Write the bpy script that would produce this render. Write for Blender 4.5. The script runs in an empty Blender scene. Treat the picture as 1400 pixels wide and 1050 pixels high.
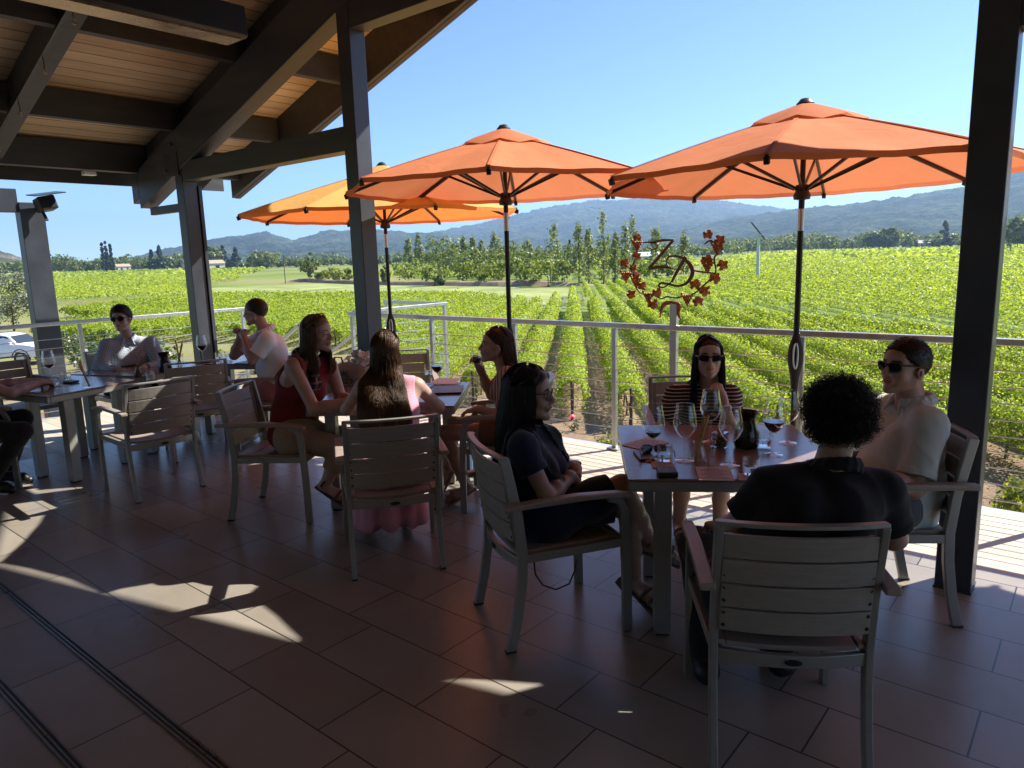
import bpy, bmesh, math, random
import numpy as np
from mathutils import Vector, Matrix, Euler
random.seed(7); RNG = np.random.default_rng(7)
SC = bpy.context.scene; COL = SC.collection
R = math.radians
# ------------------------------------------------------------------ helpers
def tag(o, label=None, cat=None, group=None, kind=None):
    if label: o['label'] = label
    if cat: o['category'] = cat
    if group: o['group'] = group
    if kind: o['kind'] = kind
    return o
def empty(name, loc=(0, 0, 0), rz=0.0):
    o = bpy.data.objects.new(name, None); COL.objects.link(o)
    o.location = loc; o.rotation_euler = (0, 0, rz); o.empty_display_size = .1
    return o
def mesh_np(name, V, Fq, mat=None, parent=None, smooth=False, matidx=None):
    """mesh from numpy verts and quad or tri array"""
    V = np.asarray(V, np.float32); Fq = np.asarray(Fq, np.int32)
    me = bpy.data.meshes.new(name); k = Fq.shape[1]
    me.vertices.add(len(V)); me.vertices.foreach_set('co', V.ravel())
    me.loops.add(Fq.size); me.loops.foreach_set('vertex_index', Fq.ravel())
    me.polygons.add(len(Fq)); me.polygons.foreach_set('loop_start', np.arange(0, Fq.size, k, dtype=np.int32))
    if matidx is not None: me.polygons.foreach_set('material_index', np.asarray(matidx, np.int32))
    me.polygons.foreach_set('use_smooth', np.full(len(Fq), smooth))
    me.update(calc_edges=True)
    o = bpy.data.objects.new(name, me); COL.objects.link(o)
    for m in (mat if isinstance(mat, (list, tuple)) else [mat]):
        if m: me.materials.append(m)
    if parent: o.parent = parent
    return o
class MB:
    def __init__(s): s.v = []; s.f = []; s.mi = []; s.cur = 0
    def add(s, vs, fs):
        b = len(s.v); s.v += [tuple(map(float, v)) for v in vs]; s.f += [tuple(b + i for i in f) for f in fs]; s.mi += [s.cur] * len(fs); return s
    def box(s, c, d, rz=0.0, M=None):
        hx, hy, hz = d[0] / 2, d[1] / 2, d[2] / 2
        P = [Vector((x, y, z)) for z in (-hz, hz) for x, y in ((-hx, -hy), (hx, -hy), (hx, hy), (-hx, hy))]
        Q = Matrix.Rotation(rz, 3, 'Z') if M is None else M
        return s.add([Q @ p + Vector(c) for p in P], [(0, 3, 2, 1), (4, 5, 6, 7), (0, 1, 5, 4), (1, 2, 6, 5), (2, 3, 7, 6), (3, 0, 4, 7)])
    def bar(s, p0, p1, w, h, up=(0, 0, 1), plumb=False):
        """rectangular bar p0->p1 (centre line); w across, h along up. plumb: ends vertical, h measured vertically"""
        p0, p1 = Vector(p0), Vector(p1); d = (p1 - p0).normalized(); x = d.cross(Vector(up)).normalized()
        u = Vector((0, 0, 1)) if plumb else x.cross(d).normalized()
        P = [p + x * a * w / 2 + u * b * h / 2 for p in (p0, p1) for a, b in ((-1, -1), (1, -1), (1, 1), (-1, 1))]
        return s.add(P, [(0, 1, 2, 3), (7, 6, 5, 4), (0, 4, 5, 1), (1, 5, 6, 2), (2, 6, 7, 3), (3, 7, 4, 0)])
    def sweep(s, pts, w, h, up=(0, 0, 1), side=None):
        """rectangular section along a polyline; side = fixed sideways axis"""
        pts = [Vector(p) for p in pts]; n = len(pts); ring = []
        for i, p in enumerate(pts):
            d = (pts[min(i + 1, n - 1)] - pts[max(i - 1, 0)]).normalized()
            x = Vector(side).normalized() if side else d.cross(Vector(up)).normalized(); u = x.cross(d).normalized()
            wi = w[i] if isinstance(w, (list, tuple)) else w; hi = h[i] if isinstance(h, (list, tuple)) else h
            ring.append([p + x * a * wi / 2 + u * b * hi / 2 for a, b in ((-1, -1), (1, -1), (1, 1), (-1, 1))])
        vs = [v for r in ring for v in r]; fs = [(0, 1, 2, 3), tuple(4 * (n - 1) + k for k in (3, 2, 1, 0))]
        for i in range(n - 1):
            for k in range(4):
                a, b = 4 * i + k, 4 * i + (k + 1) % 4; fs.append((a, a + 4, b + 4, b))
        return s.add(vs, fs)
    def tube(s, pts, r, n=8, cap=True):
        pts = [Vector(p) for p in pts]; m = len(pts); vs = []; prev = None
        for i, p in enumerate(pts):
            d = (pts[min(i + 1, m - 1)] - pts[max(i - 1, 0)])
            d = d.normalized() if d.length > 1e-9 else Vector((0, 0, 1))
            if prev is None: x = d.orthogonal().normalized()
            else:
                x = prev - d * prev.dot(d); x = x.normalized() if x.length > 1e-6 else d.orthogonal().normalized()
            prev = x; y = d.cross(x); ri = r[i] if isinstance(r, (list, tuple)) else r
            for k in range(n):
                t = 2 * math.pi * k / n; vs.append(p + (x * math.cos(t) + y * math.sin(t)) * ri)
        fs = [(i * n + k, i * n + (k + 1) % n, (i + 1) * n + (k + 1) % n, (i + 1) * n + k) for i in range(m - 1) for k in range(n)]
        if cap: fs += [tuple(reversed(range(n))), tuple((m - 1) * n + k for k in range(n))]
        return s.add(vs, fs)
    def lathe(s, prof, c=(0, 0, 0), n=20, flute=None):
        """prof: (r,z) list; open rings closed with caps if r>0 at ends is wanted use r=0"""
        vs = []; fs = []; m = len(prof)
        for r, z in prof:
            for k in range(n):
                t = 2 * math.pi * k / n; q = r * (1 + (flute * (0.5 if k % 2 else -0.5) if flute else 0))
                vs.append((c[0] + q * math.cos(t), c[1] + q * math.sin(t), c[2] + z))
        for i in range(m - 1):
            for k in range(n): fs.append((i * n + k, i * n + (k + 1) % n, (i + 1) * n + (k + 1) % n, (i + 1) * n + k))
        return s.add(vs, fs)
    def build(s, name, mat=None, parent=None, bevel=0.0, smooth=False, seg=2):
        me = bpy.data.meshes.new(name); me.from_pydata(s.v, [], s.f)
        for m in (mat if isinstance(mat, (list, tuple)) else [mat]):
            if m: me.materials.append(m)
        if any(s.mi): me.polygons.foreach_set('material_index', s.mi)
        bm = bmesh.new(); bm.from_mesh(me)
        bmesh.ops.remove_doubles(bm, verts=bm.verts, dist=1e-6)
        bmesh.ops.recalc_face_normals(bm, faces=bm.faces)
        if bevel > 0:
            es = [e for e in bm.edges if len(e.link_faces) == 2 and e.calc_face_angle(0) > .6]
            bmesh.ops.bevel(bm, geom=es, offset=bevel, segments=seg, profile=.5, affect='EDGES', clamp_overlap=True)
        if smooth:
            for f in bm.faces: f.smooth = True
            for e in bm.edges:
                if len(e.link_faces) == 2 and e.calc_face_angle(0) > .7: e.smooth = False
        bm.to_mesh(me); bm.free()
        o = bpy.data.objects.new(name, me); COL.objects.link(o)
        if parent: o.parent = parent
        return o
def copy_tree(o, parent=None):
    c = o.copy(); COL.objects.link(c); c.parent = parent
    for ch in list(o.children): copy_tree(ch, c)
    return c
# numpy noise
def _h(ix, iy, s=0):
    n = (ix.astype(np.int64) * 374761393 + iy.astype(np.int64) * 668265263 + s * 974634777) & 0xffffffff
    n = ((n ^ (n >> 13)) * 1274126177) & 0xffffffff
    return ((n ^ (n >> 16)) & 0xffff) / 65535.0
def vnoise(x, y, s=0):
    x = np.asarray(x, float); y = np.asarray(y, float); ix = np.floor(x); iy = np.floor(y); fx = x - ix; fy = y - iy
    fx = fx * fx * (3 - 2 * fx); fy = fy * fy * (3 - 2 * fy); ix = ix.astype(np.int64); iy = iy.astype(np.int64)
    a = _h(ix, iy, s); b = _h(ix + 1, iy, s); c = _h(ix, iy + 1, s); d = _h(ix + 1, iy + 1, s)
    return (a * (1 - fx) + b * fx) * (1 - fy) + (c * (1 - fx) + d * fx) * fy
def fbm(x, y, o=5, s=0):
    r = 0; a = .5; t = 0
    for i in range(o): r = r + a * vnoise(x * 2 ** i, y * 2 ** i, s + i); t += a; a *= .5
    return r / t
# ------------------------------------------------------------------ materials
def newmat(name):
    m = bpy.data.materials.new(name); m.use_nodes = True; nt = m.node_tree; b = nt.nodes['Principled BSDF']
    return m, nt, b
def N(nt, t, **k):
    n = nt.nodes.new(t)
    for a, v in k.items():
        if a in n.inputs: n.inputs[a].default_value = v
        else: setattr(n, a, v)
    return n
def rgba(c): return (c[0], c[1], c[2], 1)
def ramp(nt, fac, stops):
    r = nt.nodes.new('ShaderNodeValToRGB'); e = r.color_ramp.elements
    while len(e) < len(stops): e.new(.5)
    for el, (p, c) in zip(e, stops): el.position = p; el.color = rgba(c)
    nt.links.new(fac, r.inputs['Fac']); return r
def simple(name, col, rough=.5, metal=0., var=.15, scale=6., bump=.0, bscale=60., stretch=(1, 1, 1), trans=0., coat=0., spec=.5, rvar=0.1, sheen=0.):
    m, nt, b = newmat(name); L = nt.links
    tc = N(nt, 'ShaderNodeTexCoord'); mp = N(nt, 'ShaderNodeMapping'); mp.inputs['Scale'].default_value = stretch
    L.new(tc.outputs['Object'], mp.inputs['Vector'])
    nz = N(nt, 'ShaderNodeTexNoise', Scale=scale, Detail=6., Roughness=.6); L.new(mp.outputs[0], nz.inputs['Vector'])
    lo = [c * (1 - var) for c in col]; hi = [min(1, c * (1 + var)) for c in col]
    r = ramp(nt, nz.outputs['Fac'], [(.3, lo), (.7, hi)]); L.new(r.outputs[0], b.inputs['Base Color'])
    b.inputs['Metallic'].default_value = metal; b.inputs['Specular IOR Level'].default_value = spec
    mr = N(nt, 'ShaderNodeMapRange'); mr.inputs['To Min'].default_value = max(.02, rough - rvar); mr.inputs['To Max'].default_value = min(1, rough + rvar)
    L.new(nz.outputs['Fac'], mr.inputs['Value']); L.new(mr.outputs[0], b.inputs['Roughness'])
    if coat: b.inputs['Coat Weight'].default_value = coat; b.inputs['Coat Roughness'].default_value = .08
    if sheen: b.inputs['Sheen Weight'].default_value = sheen
    if bump:
        n2 = N(nt, 'ShaderNodeTexNoise', Scale=bscale, Detail=4.); L.new(mp.outputs[0], n2.inputs['Vector'])
        bp = N(nt, 'ShaderNodeBump', Strength=bump, Distance=.01); L.new(n2.outputs['Fac'], bp.inputs['Height']); L.new(bp.outputs[0], b.inputs['Normal'])
    if trans:
        tr = N(nt, 'ShaderNodeBsdfTranslucent'); L.new(r.outputs[0], tr.inputs['Color'])
        mx = N(nt, 'ShaderNodeMixShader'); mx.inputs[0].default_value = trans
        L.new(b.outputs[0], mx.inputs[1]); L.new(tr.outputs[0], mx.inputs[2])
        L.new(mx.outputs[0], nt.nodes['Material Output'].inputs['Surface'])
    return m
def leafmat(name, c1, c2, c3, trans=.45, scale=.9, tmul=(1.5, 1.45, .6)):
    """foliage: per-leaf (random island) plus clump variation, translucent"""
    m, nt, b = newmat(name); L = nt.links
    g = N(nt, 'ShaderNodeNewGeometry'); tc = N(nt, 'ShaderNodeTexCoord')
    nz = N(nt, 'ShaderNodeTexNoise', Scale=scale, Detail=3.); L.new(tc.outputs['Object'], nz.inputs['Vector'])
    ad = N(nt, 'ShaderNodeMath', operation='ADD'); L.new(g.outputs['Random Per Island'], ad.inputs[0]); L.new(nz.outputs['Fac'], ad.inputs[1])
    hf = N(nt, 'ShaderNodeMath', operation='MULTIPLY'); hf.inputs[1].default_value = .5; L.new(ad.outputs[0], hf.inputs[0])
    r = ramp(nt, hf.outputs[0], [(.25, c1), (.5, c2), (.75, c3)])
    L.new(r.outputs[0], b.inputs['Base Color']); b.inputs['Roughness'].default_value = .45; b.inputs['Specular IOR Level'].default_value = .35
    mu = N(nt, 'ShaderNodeMixRGB', blend_type='MULTIPLY'); mu.inputs[0].default_value = 1; mu.inputs[2].default_value = rgba(tmul); L.new(r.outputs[0], mu.inputs[1])
    tr = N(nt, 'ShaderNodeBsdfTranslucent'); L.new(mu.outputs[0], tr.inputs['Color'])
    mx = N(nt, 'ShaderNodeMixShader'); mx.inputs[0].default_value = trans; L.new(b.outputs[0], mx.inputs[1]); L.new(tr.outputs[0], mx.inputs[2])
    L.new(mx.outputs[0], nt.nodes['Material Output'].inputs['Surface'])
    return m
def glassmat(name, col=(1, 1, 1), rough=0.0, ior=1.45):
    m, nt, b = newmat(name); b.inputs['Base Color'].default_value = rgba(col); b.inputs['Transmission Weight'].default_value = 1
    b.inputs['Roughness'].default_value = rough; b.inputs['IOR'].default_value = ior
    return m
M = {}
M['steel_dark'] = simple('charcoal_painted_steel', (.042, .049, .062), .42, var=.25, scale=3, bump=.08, bscale=35)
M['beam'] = simple('charcoal_stained_timber', (.046, .052, .064), .5, var=.3, scale=4, stretch=(.3, 3, 3), bump=.12, bscale=25)
M['purlin'] = simple('dark_brown_stained_timber', (.048, .049, .054), .55, var=.3, scale=4, stretch=(3, .3, 3), bump=.12, bscale=25)
M['rail'] = simple('brushed_stainless', (.50, .50, .48), .34, metal=.85, var=.1, scale=20, bump=.03, bscale=200)
M['alu'] = simple('champagne_powder_coat', (.29, .287, .262), .38, metal=.35, var=.06, scale=12, bump=.02, bscale=150)
M['slat'] = simple('taupe_resin_wood', (.285, .262, .225), .42, var=.12, scale=7, stretch=(1, 12, 12), bump=.12, bscale=22)
M['seatslat'] = simple('bounce_warmed_resin_wood', (.29, .245, .205), .42, var=.12, scale=7, stretch=(1, 12, 12), bump=.12, bscale=22)  # slat taupe with orange umbrella bounce mixed into its base colour
M['tabletop'] = simple('brown_gloss_tabletop', (.23, .155, .12), .17, var=.12, scale=5, stretch=(1, 9, 1), rvar=.04, spec=.42)
M['black'] = simple('black_plastic', (.012, .012, .013), .4, var=.2)
M['rubber'] = simple('dark_rubber', (.02, .02, .02), .7, var=.2)
M['groovestrip'] = simple('dark_groove', (.05, .045, .04), .6, var=.3)  # even dark tone of the strip between the door track rails
M['track'] = simple('anodised_track', (.22, .2, .18), .3, metal=.8, var=.15, scale=9)
M['rust'] = simple('rusted_copper_steel', (.30, .125, .055), .55, metal=.55, var=.5, scale=25, bump=.2, bscale=80)
M['iron'] = simple('dark_bronze_iron', (.11, .062, .036), .45, metal=.6, var=.35, scale=20)
M['glass'] = glassmat('clear_glass')
M['wine'] = glassmat('red_wine', (.16, .004, .02), 0, 1.34)
M['water'] = glassmat('water_clear', (1, 1, 1), 0, 1.33)
M['soil'] = simple('dry_soil', (.24, .165, .105), .9, var=.35, scale=2.2, bump=.5, bscale=14)
M['bark'] = simple('grey_brown_bark', (.10, .075, .055), .85, var=.35, scale=14, stretch=(1, 1, .25), bump=.6, bscale=20)
M['whitepaint'] = simple('white_vehicle_paint', (.78, .78, .78), .22, var=.02, coat=.8)
M['paper'] = simple('pink_paper', (.56, .42, .40), .7, var=.04)
M['whitepaper'] = simple('white_paper', (.75, .75, .74), .7, var=.03)
M['bread'] = simple('breadstick_crust', (.50, .33, .13), .75, var=.25, scale=40, bump=.3, bscale=120)
def planks(name, axis, pitch, cols, gap=.035, rough=.55, grain=(.6, 9, 9), gapcol=(.02, .014, .01)):
    """boards running along x or y, their width along the other axis (object space)"""
    m, nt, b = newmat(name); L = nt.links
    tc = N(nt, 'ShaderNodeTexCoord'); sp = N(nt, 'ShaderNodeSeparateXYZ'); L.new(tc.outputs['Object'], sp.inputs[0])
    dv = N(nt, 'ShaderNodeMath', operation='DIVIDE'); dv.inputs[1].default_value = pitch
    L.new(sp.outputs['Y' if axis == 'x' else 'X'], dv.inputs[0])
    fl = N(nt, 'ShaderNodeMath', operation='FLOOR'); L.new(dv.outputs[0], fl.inputs[0])
    fr = N(nt, 'ShaderNodeMath', operation='FRACT'); L.new(dv.outputs[0], fr.inputs[0])
    wn = N(nt, 'ShaderNodeTexWhiteNoise', noise_dimensions='1D'); L.new(fl.outputs[0], wn.inputs['W'])
    mp = N(nt, 'ShaderNodeMapping'); mp.inputs['Scale'].default_value = grain; L.new(tc.outputs['Object'], mp.inputs['Vector'])
    cb = N(nt, 'ShaderNodeCombineXYZ'); L.new(wn.outputs['Value'], cb.inputs['Z']); sc = N(nt, 'ShaderNodeVectorMath', operation='SCALE'); sc.inputs['Scale'].default_value = 40
    L.new(cb.outputs[0], sc.inputs[0]); av = N(nt, 'ShaderNodeVectorMath', operation='ADD'); L.new(mp.outputs[0], av.inputs[0]); L.new(sc.outputs[0], av.inputs[1])
    nz = N(nt, 'ShaderNodeTexNoise', Scale=2.2, Detail=8., Roughness=.65, Distortion=.6); L.new(av.outputs[0], nz.inputs['Vector'])
    ad = N(nt, 'ShaderNodeMath', operation='MULTIPLY_ADD'); ad.inputs[1].default_value = .35; L.new(wn.outputs['Value'], ad.inputs[0]); L.new(nz.outputs['Fac'], ad.inputs[2])
    r = ramp(nt, ad.outputs[0], [(.3, cols[0]), (.6, cols[1]), (.95, cols[2])])
    lt = N(nt, 'ShaderNodeMath', operation='LESS_THAN'); lt.inputs[1].default_value = gap; L.new(fr.outputs[0], lt.inputs[0])
    mx = N(nt, 'ShaderNodeMixRGB'); L.new(lt.outputs[0], mx.inputs[0]); L.new(r.outputs[0], mx.inputs[1]); mx.inputs[2].default_value = rgba(gapcol)
    L.new(mx.outputs[0], b.inputs['Base Color']); b.inputs['Roughness'].default_value = rough
    h = N(nt, 'ShaderNodeMath', operation='SUBTRACT'); L.new(nz.outputs['Fac'], h.inputs[0])
    l5 = N(nt, 'ShaderNodeMath', operation='MULTIPLY'); l5.inputs[1].default_value = 2; L.new(lt.outputs[0], l5.inputs[0]); L.new(l5.outputs[0], h.inputs[1])
    bp = N(nt, 'ShaderNodeBump', Strength=.25, Distance=.006); L.new(h.outputs[0], bp.inputs['Height']); L.new(bp.outputs[0], b.inputs['Normal'])
    return m
M['ceiling'] = planks('cedar_ceiling_boards', 'y', .135, [(.48, .31, .17), (.66, .47, .28), (.80, .61, .40)], grain=(9, .6, 9), gap=.06)
M['deck'] = planks('pale_composite_decking', 'x', .14, [(.38, .335, .255), (.45, .40, .31), (.51, .46, .37)], gap=.07, gapcol=(.30, .24, .17))
def tilemat():
    m, nt, b = newmat('brown_grey_porcelain_tile'); L = nt.links
    tc = N(nt, 'ShaderNodeTexCoord'); sp = N(nt, 'ShaderNodeSeparateXYZ'); L.new(tc.outputs['Object'], sp.inputs[0])
    def mth(op, a, bb=None):
        n = N(nt, 'ShaderNodeMath', operation=op)
        for i, v in enumerate((a, bb)):
            if v is None: continue
            if isinstance(v, (int, float)): n.inputs[i].default_value = v
            else: L.new(v, n.inputs[i])
        return n.outputs[0]
    P, W = .3175, .635
    row = mth('DIVIDE', mth('SUBTRACT', sp.outputs['Y'], .745), P); rf = mth('FLOOR', row); rr = mth('FRACT', row)
    par = mth('FLOORED_MODULO', rf, 2.0)
    x = mth('DIVIDE', mth('SUBTRACT', mth('ADD', sp.outputs['X'], 2.78), mth('MULTIPLY', par, .185)), W); cf = mth('FLOOR', x); cr = mth('FRACT', x)
    g = .007
    e1 = mth('MINIMUM', rr, mth('SUBTRACT', 1.0, rr)); e2 = mth('MINIMUM', cr, mth('SUBTRACT', 1.0, cr))
    line = mth('MAXIMUM', mth('LESS_THAN', e1, g / P * .5), mth('LESS_THAN', e2, g / W * .5))
    cb = N(nt, 'ShaderNodeCombineXYZ'); L.new(rf, cb.inputs[0]); L.new(cf, cb.inputs[1])
    wn = N(nt, 'ShaderNodeTexWhiteNoise', noise_dimensions='2D'); L.new(cb.outputs[0], wn.inputs['Vector'])
    nz = N(nt, 'ShaderNodeTexNoise', Scale=5., Detail=9., Roughness=.62); L.new(tc.outputs['Object'], nz.inputs['Vector'])
    n2 = N(nt, 'ShaderNodeTexNoise', Scale=1.1, Detail=3.); L.new(tc.outputs['Object'], n2.inputs['Vector'])
    f = mth('ADD', mth('ADD', mth('MULTIPLY', wn.outputs['Value'], .36), mth('MULTIPLY', nz.outputs['Fac'], .45)), mth('MULTIPLY', n2.outputs['Fac'], .3))
    r = ramp(nt, f, [(.25, (.20, .176, .145)), (.75, (.30, .268, .222))])
    mx = N(nt, 'ShaderNodeMixRGB'); L.new(line, mx.inputs[0]); L.new(r.outputs[0], mx.inputs[1]); mx.inputs[2].default_value = (.03, .025, .022, 1)
    L.new(mx.outputs[0], b.inputs['Base Color'])
    rg = mth('ADD', mth('MULTIPLY', n2.outputs['Fac'], .2), .2); L.new(rg, b.inputs['Roughness'])
    b.inputs['Specular IOR Level'].default_value = .5
    h = mth('SUBTRACT', mth('MULTIPLY', nz.outputs['Fac'], .25), mth('MULTIPLY', line, 1.0))
    bp = N(nt, 'ShaderNodeBump', Strength=.18, Distance=.003); L.new(h, bp.inputs['Height']); L.new(bp.outputs[0], b.inputs['Normal'])
    return m
M['tile'] = tilemat()
# ------------------------------------------------------------------ camera, light, sky
TH = R(39.82); P_ = R(9.97); RO = R(1.683); CH = 1.72
hd = Vector((-math.sin(TH), math.cos(TH), 0)); r0 = Vector((math.cos(TH), math.sin(TH), 0))
fw = hd * math.cos(P_) + Vector((0, 0, -math.sin(P_))); u0 = r0.cross(fw)
rt = r0 * math.cos(RO) - u0 * math.sin(RO); upv = rt.cross(fw)
cam = bpy.data.cameras.new('camera'); co = bpy.data.objects.new('camera', cam); COL.objects.link(co)
mw = Matrix((rt, upv, -fw)).transposed().to_4x4(); mw.translation = (0, 0, CH); co.matrix_world = mw
cam.sensor_width = 36; cam.lens = 36 * 985 / 1400; cam.clip_start = .05; cam.clip_end = 30000
SC.camera = co
SUN = Vector((.53, 1.0, 1.11)).normalized(); EL = math.asin(SUN.z); AZ = math.atan2(SUN.x, SUN.y)
sl = bpy.data.lights.new('sun', 'SUN'); sl.energy = 4.1; sl.angle = R(.53); sl.color = (1, .945, .86)
so = bpy.data.objects.new('sun', sl); COL.objects.link(so); so.rotation_euler = (-SUN).to_track_quat('-Z', 'Y').to_euler()
w = bpy.data.worlds.new('World'); SC.world = w; w.use_nodes = True; wt = w.node_tree
sky = wt.nodes.new('ShaderNodeTexSky'); sky.sky_type = 'NISHITA'; sky.sun_disc = False
sky.sun_elevation = EL; sky.sun_rotation = AZ; sky.air_density = .65; sky.dust_density = 0; sky.ozone_density = 7.0; sky.altitude = 50
bg = wt.nodes['Background']; bg.inputs['Strength'].default_value = .083; wt.links.new(sky.outputs[0], bg.inputs['Color'])
SC.view_settings.view_transform = 'Standard'; SC.view_settings.look = 'None'; SC.view_settings.gamma = 1; SC.view_settings.exposure = 1.6
SC.cycles.max_bounces = 10; SC.cycles.transparent_max_bounces = 12; SC.cycles.transmission_bounces = 8; SC.cycles.diffuse_bounces = 4; SC.cycles.glossy_bounces = 4
SC.cycles.use_denoising = True; SC.cycles.caustics_reflective = False; SC.cycles.sample_clamp_indirect = 6
SC.cycles.volume_bounces = 0; SC.cycles.volume_step_rate = 5
# ------------------------------------------------------------------ terrace floor
fl = MB()
fl.box((-1.1, -.9, -.05), (13.1, 10.56, .1)); fl.build('terrace_floor', M['tile']); tag(bpy.data.objects['terrace_floor'], kind='structure')
dk = MB(); dk.box((-1.6, 4.915, -.06), (16.0, 1.06, .11)); dk.box((-8.63, .5, -.06), (1.94, 7.76, .11)); o = dk.build('deck_boards', M['deck']); tag(o, kind='structure')
dk = MB(); dk.box((-1.6, 5.485, -.085), (16.0, .08, .15)); dk.box((-9.645, 1.0, -.085), (.08, 8.88, .15)); o = dk.build('deck_edge_trim', simple('grey_edge_trim', (.35, .37, .4), .5)); tag(o, kind='structure')
dk = MB(); dk.box((-1.6, 1.2, -2.2), (15.8, 8.2, 4.05)); o = dk.build('terrace_base', simple('retaining_wall_render', (.3, .27, .23), .9, bump=.2)); tag(o, kind='structure')
for bb in (1.05, .735):
    t = MB(); t.box((-1.1, bb - .017, .004), (13.0, .008, .006)); t.box((-1.1, bb + .017, .004), (13.0, .008, .006)); t.box((-1.1, bb, .0025), (13.0, .007, .005))
    rt_ = empty('door_track', (0, 0, 0)); tag(rt_, 'long dark metal sliding door track set in the tile floor, ' + ('nearer the tables' if bb > 1 else 'nearer the lower left corner'), 'door track', 'door tracks in the floor')
    g = MB(); g.box((-1.1, bb, .0012), (13.0, .03, .0016)); g.build('groove', M['groovestrip'], rt_); t.build('track_rail', M['track'], rt_)
# room behind the camera
wl = MB(); wl.box((-1.0, -4.2, 2.6), (13.2, .2, 5.6)); wl.box((4.4, -1.8, 2.6), (.2, 4.8, 5.6)); o = wl.build('room_wall', simple('cream_plaster', (.78, .73, .66), .8, bump=.1))
tag(o, 'cream plastered wall of the room behind the terrace', 'wall')
# ------------------------------------------------------------------ roof
RID = -2.755; S = .335
def zb(a): return 2.48 + S * (min(a, 2 * RID - a) + 8.82)   # underside of main beam
BD, PD = .43, .27
def zt(a): return zb(a) + BD                                 # top of main beam
MIR = lambda a: 2 * RID - a
pav = empty('open_pavilion', (RID, 2.5, 0)); tag(pav, 'open sided dark timber pavilion roof with cedar plank ceiling and charcoal posts over the terrace', 'pavilion')
def child(mb, name, mat, bevel=.004, parent=None):
    o = mb.build(name, mat, parent or pav, bevel=bevel)
    o.matrix_parent_inverse = Matrix.Translation((-RID, -2.5, 0)) if (parent is None or parent is pav) else Matrix.Identity(4)
    return o
# posts
for a in (-8.02, -5.02, -.49, 2.5):
    m = MB(); h = zb(a) + .02; m.box((a, 4.08, h / 2), (.16, .16, h))
    p = child(m, 'post', M['steel_dark'], .006)
    m = MB(); m.box((a, 4.08, .006), (.168, .168, .012)); b_ = m.build('base_plate', M['steel_dark'], p)
m = MB(); m.box((-7.985, 4.185, 1.3), (.13, .04, 2.6)); child(m, 'conduit_board', M['steel_dark'])
# main sloping beams over the posts (b 4.08) and inner one (b 2.55)
EV = -9.15
for side in (0, 1):
    f = (lambda a: a) if side == 0 else MIR
    m = MB(); a0, a1 = -9.0, RID
    z0 = zb(a0) + BD / 2; z1 = zb(a1) + BD / 2
    m.bar((f(a0), 4.08, z0), (f(a1), 4.08, z1), .18, BD, plumb=True); bo = child(m, 'sloping_beam', M['beam'], .005)
    m = MB(); m.bar((f(a0) - (.17 if side == 0 else -.17), 4.08, z0 + .04), (f(a0) - (.003 if side == 0 else -.003), 4.08, z0 + .04 + S * .16), .18, BD * .9, plumb=True); child(m, 'beam_end', M['beam'], .005)
    m = MB(); m.bar((f(a0) , 4.16, zt(a0) + PD / 2), (f(a1), 4.16, zt(a1) + PD / 2), .1, PD - .006, plumb=True); child(m, 'blocking', M['purlin'], .003)
    for bb in (2.55, -.2):
        m = MB(); m.bar((f(EV + .1), bb, zt(EV + .1) + PD / 2), (f(a1), bb, zt(a1) + PD / 2), .15, PD + .004, plumb=True); child(m, 'rafter', M['purlin'], .003)
    # ceiling deck and roofing
    m = MB(); zz = lambda a: zt(a) + PD + .02
    m.bar((f(EV - .25), .65, zz(EV - .25) + .025), (f(a1), .65, zz(a1) + .025), 9.3, .05, plumb=True); child(m, 'ceiling_boards', M['ceiling'], 0)
    m = MB(); m.bar((f(EV - .3), .65, zz(EV - .3) + .085), (f(a1), .65, zz(a1) + .085), 9.4, .06, plumb=True); child(m, 'roof_sheet', M['steel_dark'], 0)
    # rake board
    m = MB(); m.bar((f(EV - .06), 5.325, zt(EV - .06) + .08), (f(a1), 5.325, zt(a1) + .08), .05, .50, plumb=True); child(m, 'rake_board', M['purlin'], .003)
    m = MB(); m.bar((f(EV - .06), 5.385, zt(EV - .06) - .15), (f(a1), 5.385, zt(a1) - .15), .07, .05, plumb=True); child(m, 'rake_trim', M['purlin'], .003)
    # purlins
    for a in (-9.02, -8.05, -6.69, -5.33, -3.97):
        m = MB(); wv = .1 if a > -9 else .14; dp = PD if a > -9 else .3
        m.box((f(a), .65, zt(a) + PD - dp / 2 + .012), (wv, 9.28, dp)); child(m, 'purlin', M['purlin'], .004)
    m = MB(); m.box((f(EV - .28), .65, zt(EV - .28) + .14), (.04, 9.32, .26)); child(m, 'eave_board', M['purlin'], .003)
m = MB(); m.box((RID, .65, zt(RID) + .06), (.2, 9.2, .5)); child(m, 'ridge_beam', M['purlin'], .005)
# tie beams along the post line
for (a0, a1, z) in ((-7.939, -5.101, 2.745), (-4.939, -.571, 3.68), (-.409, 2.42, 2.745)):
    m = MB(); m.box(((a0 + a1) / 2, 4.08, z), (a1 - a0, .15, .2)); child(m, 'tie_beam', M['beam'], .005)
m = MB(); m.box((-8.5, 4.08, 2.38), (.78, .06, .09)); child(m, 'short_brace', M['beam'])
m = MB()
for da, dz in ((-.22, .12), (-.05, .33)): m.tube([(-8.02 + da, 3.985, zb(-8.02 + da) + dz - .02), (-8.02 + da, 3.965, zb(-8.02 + da) + dz - .02)], .02, 10)
m.box((-8.12, 3.985, zb(-8.12) + .12), (.3, .008, .26)); child(m, 'bolt_plate', M['steel_dark'])
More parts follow.
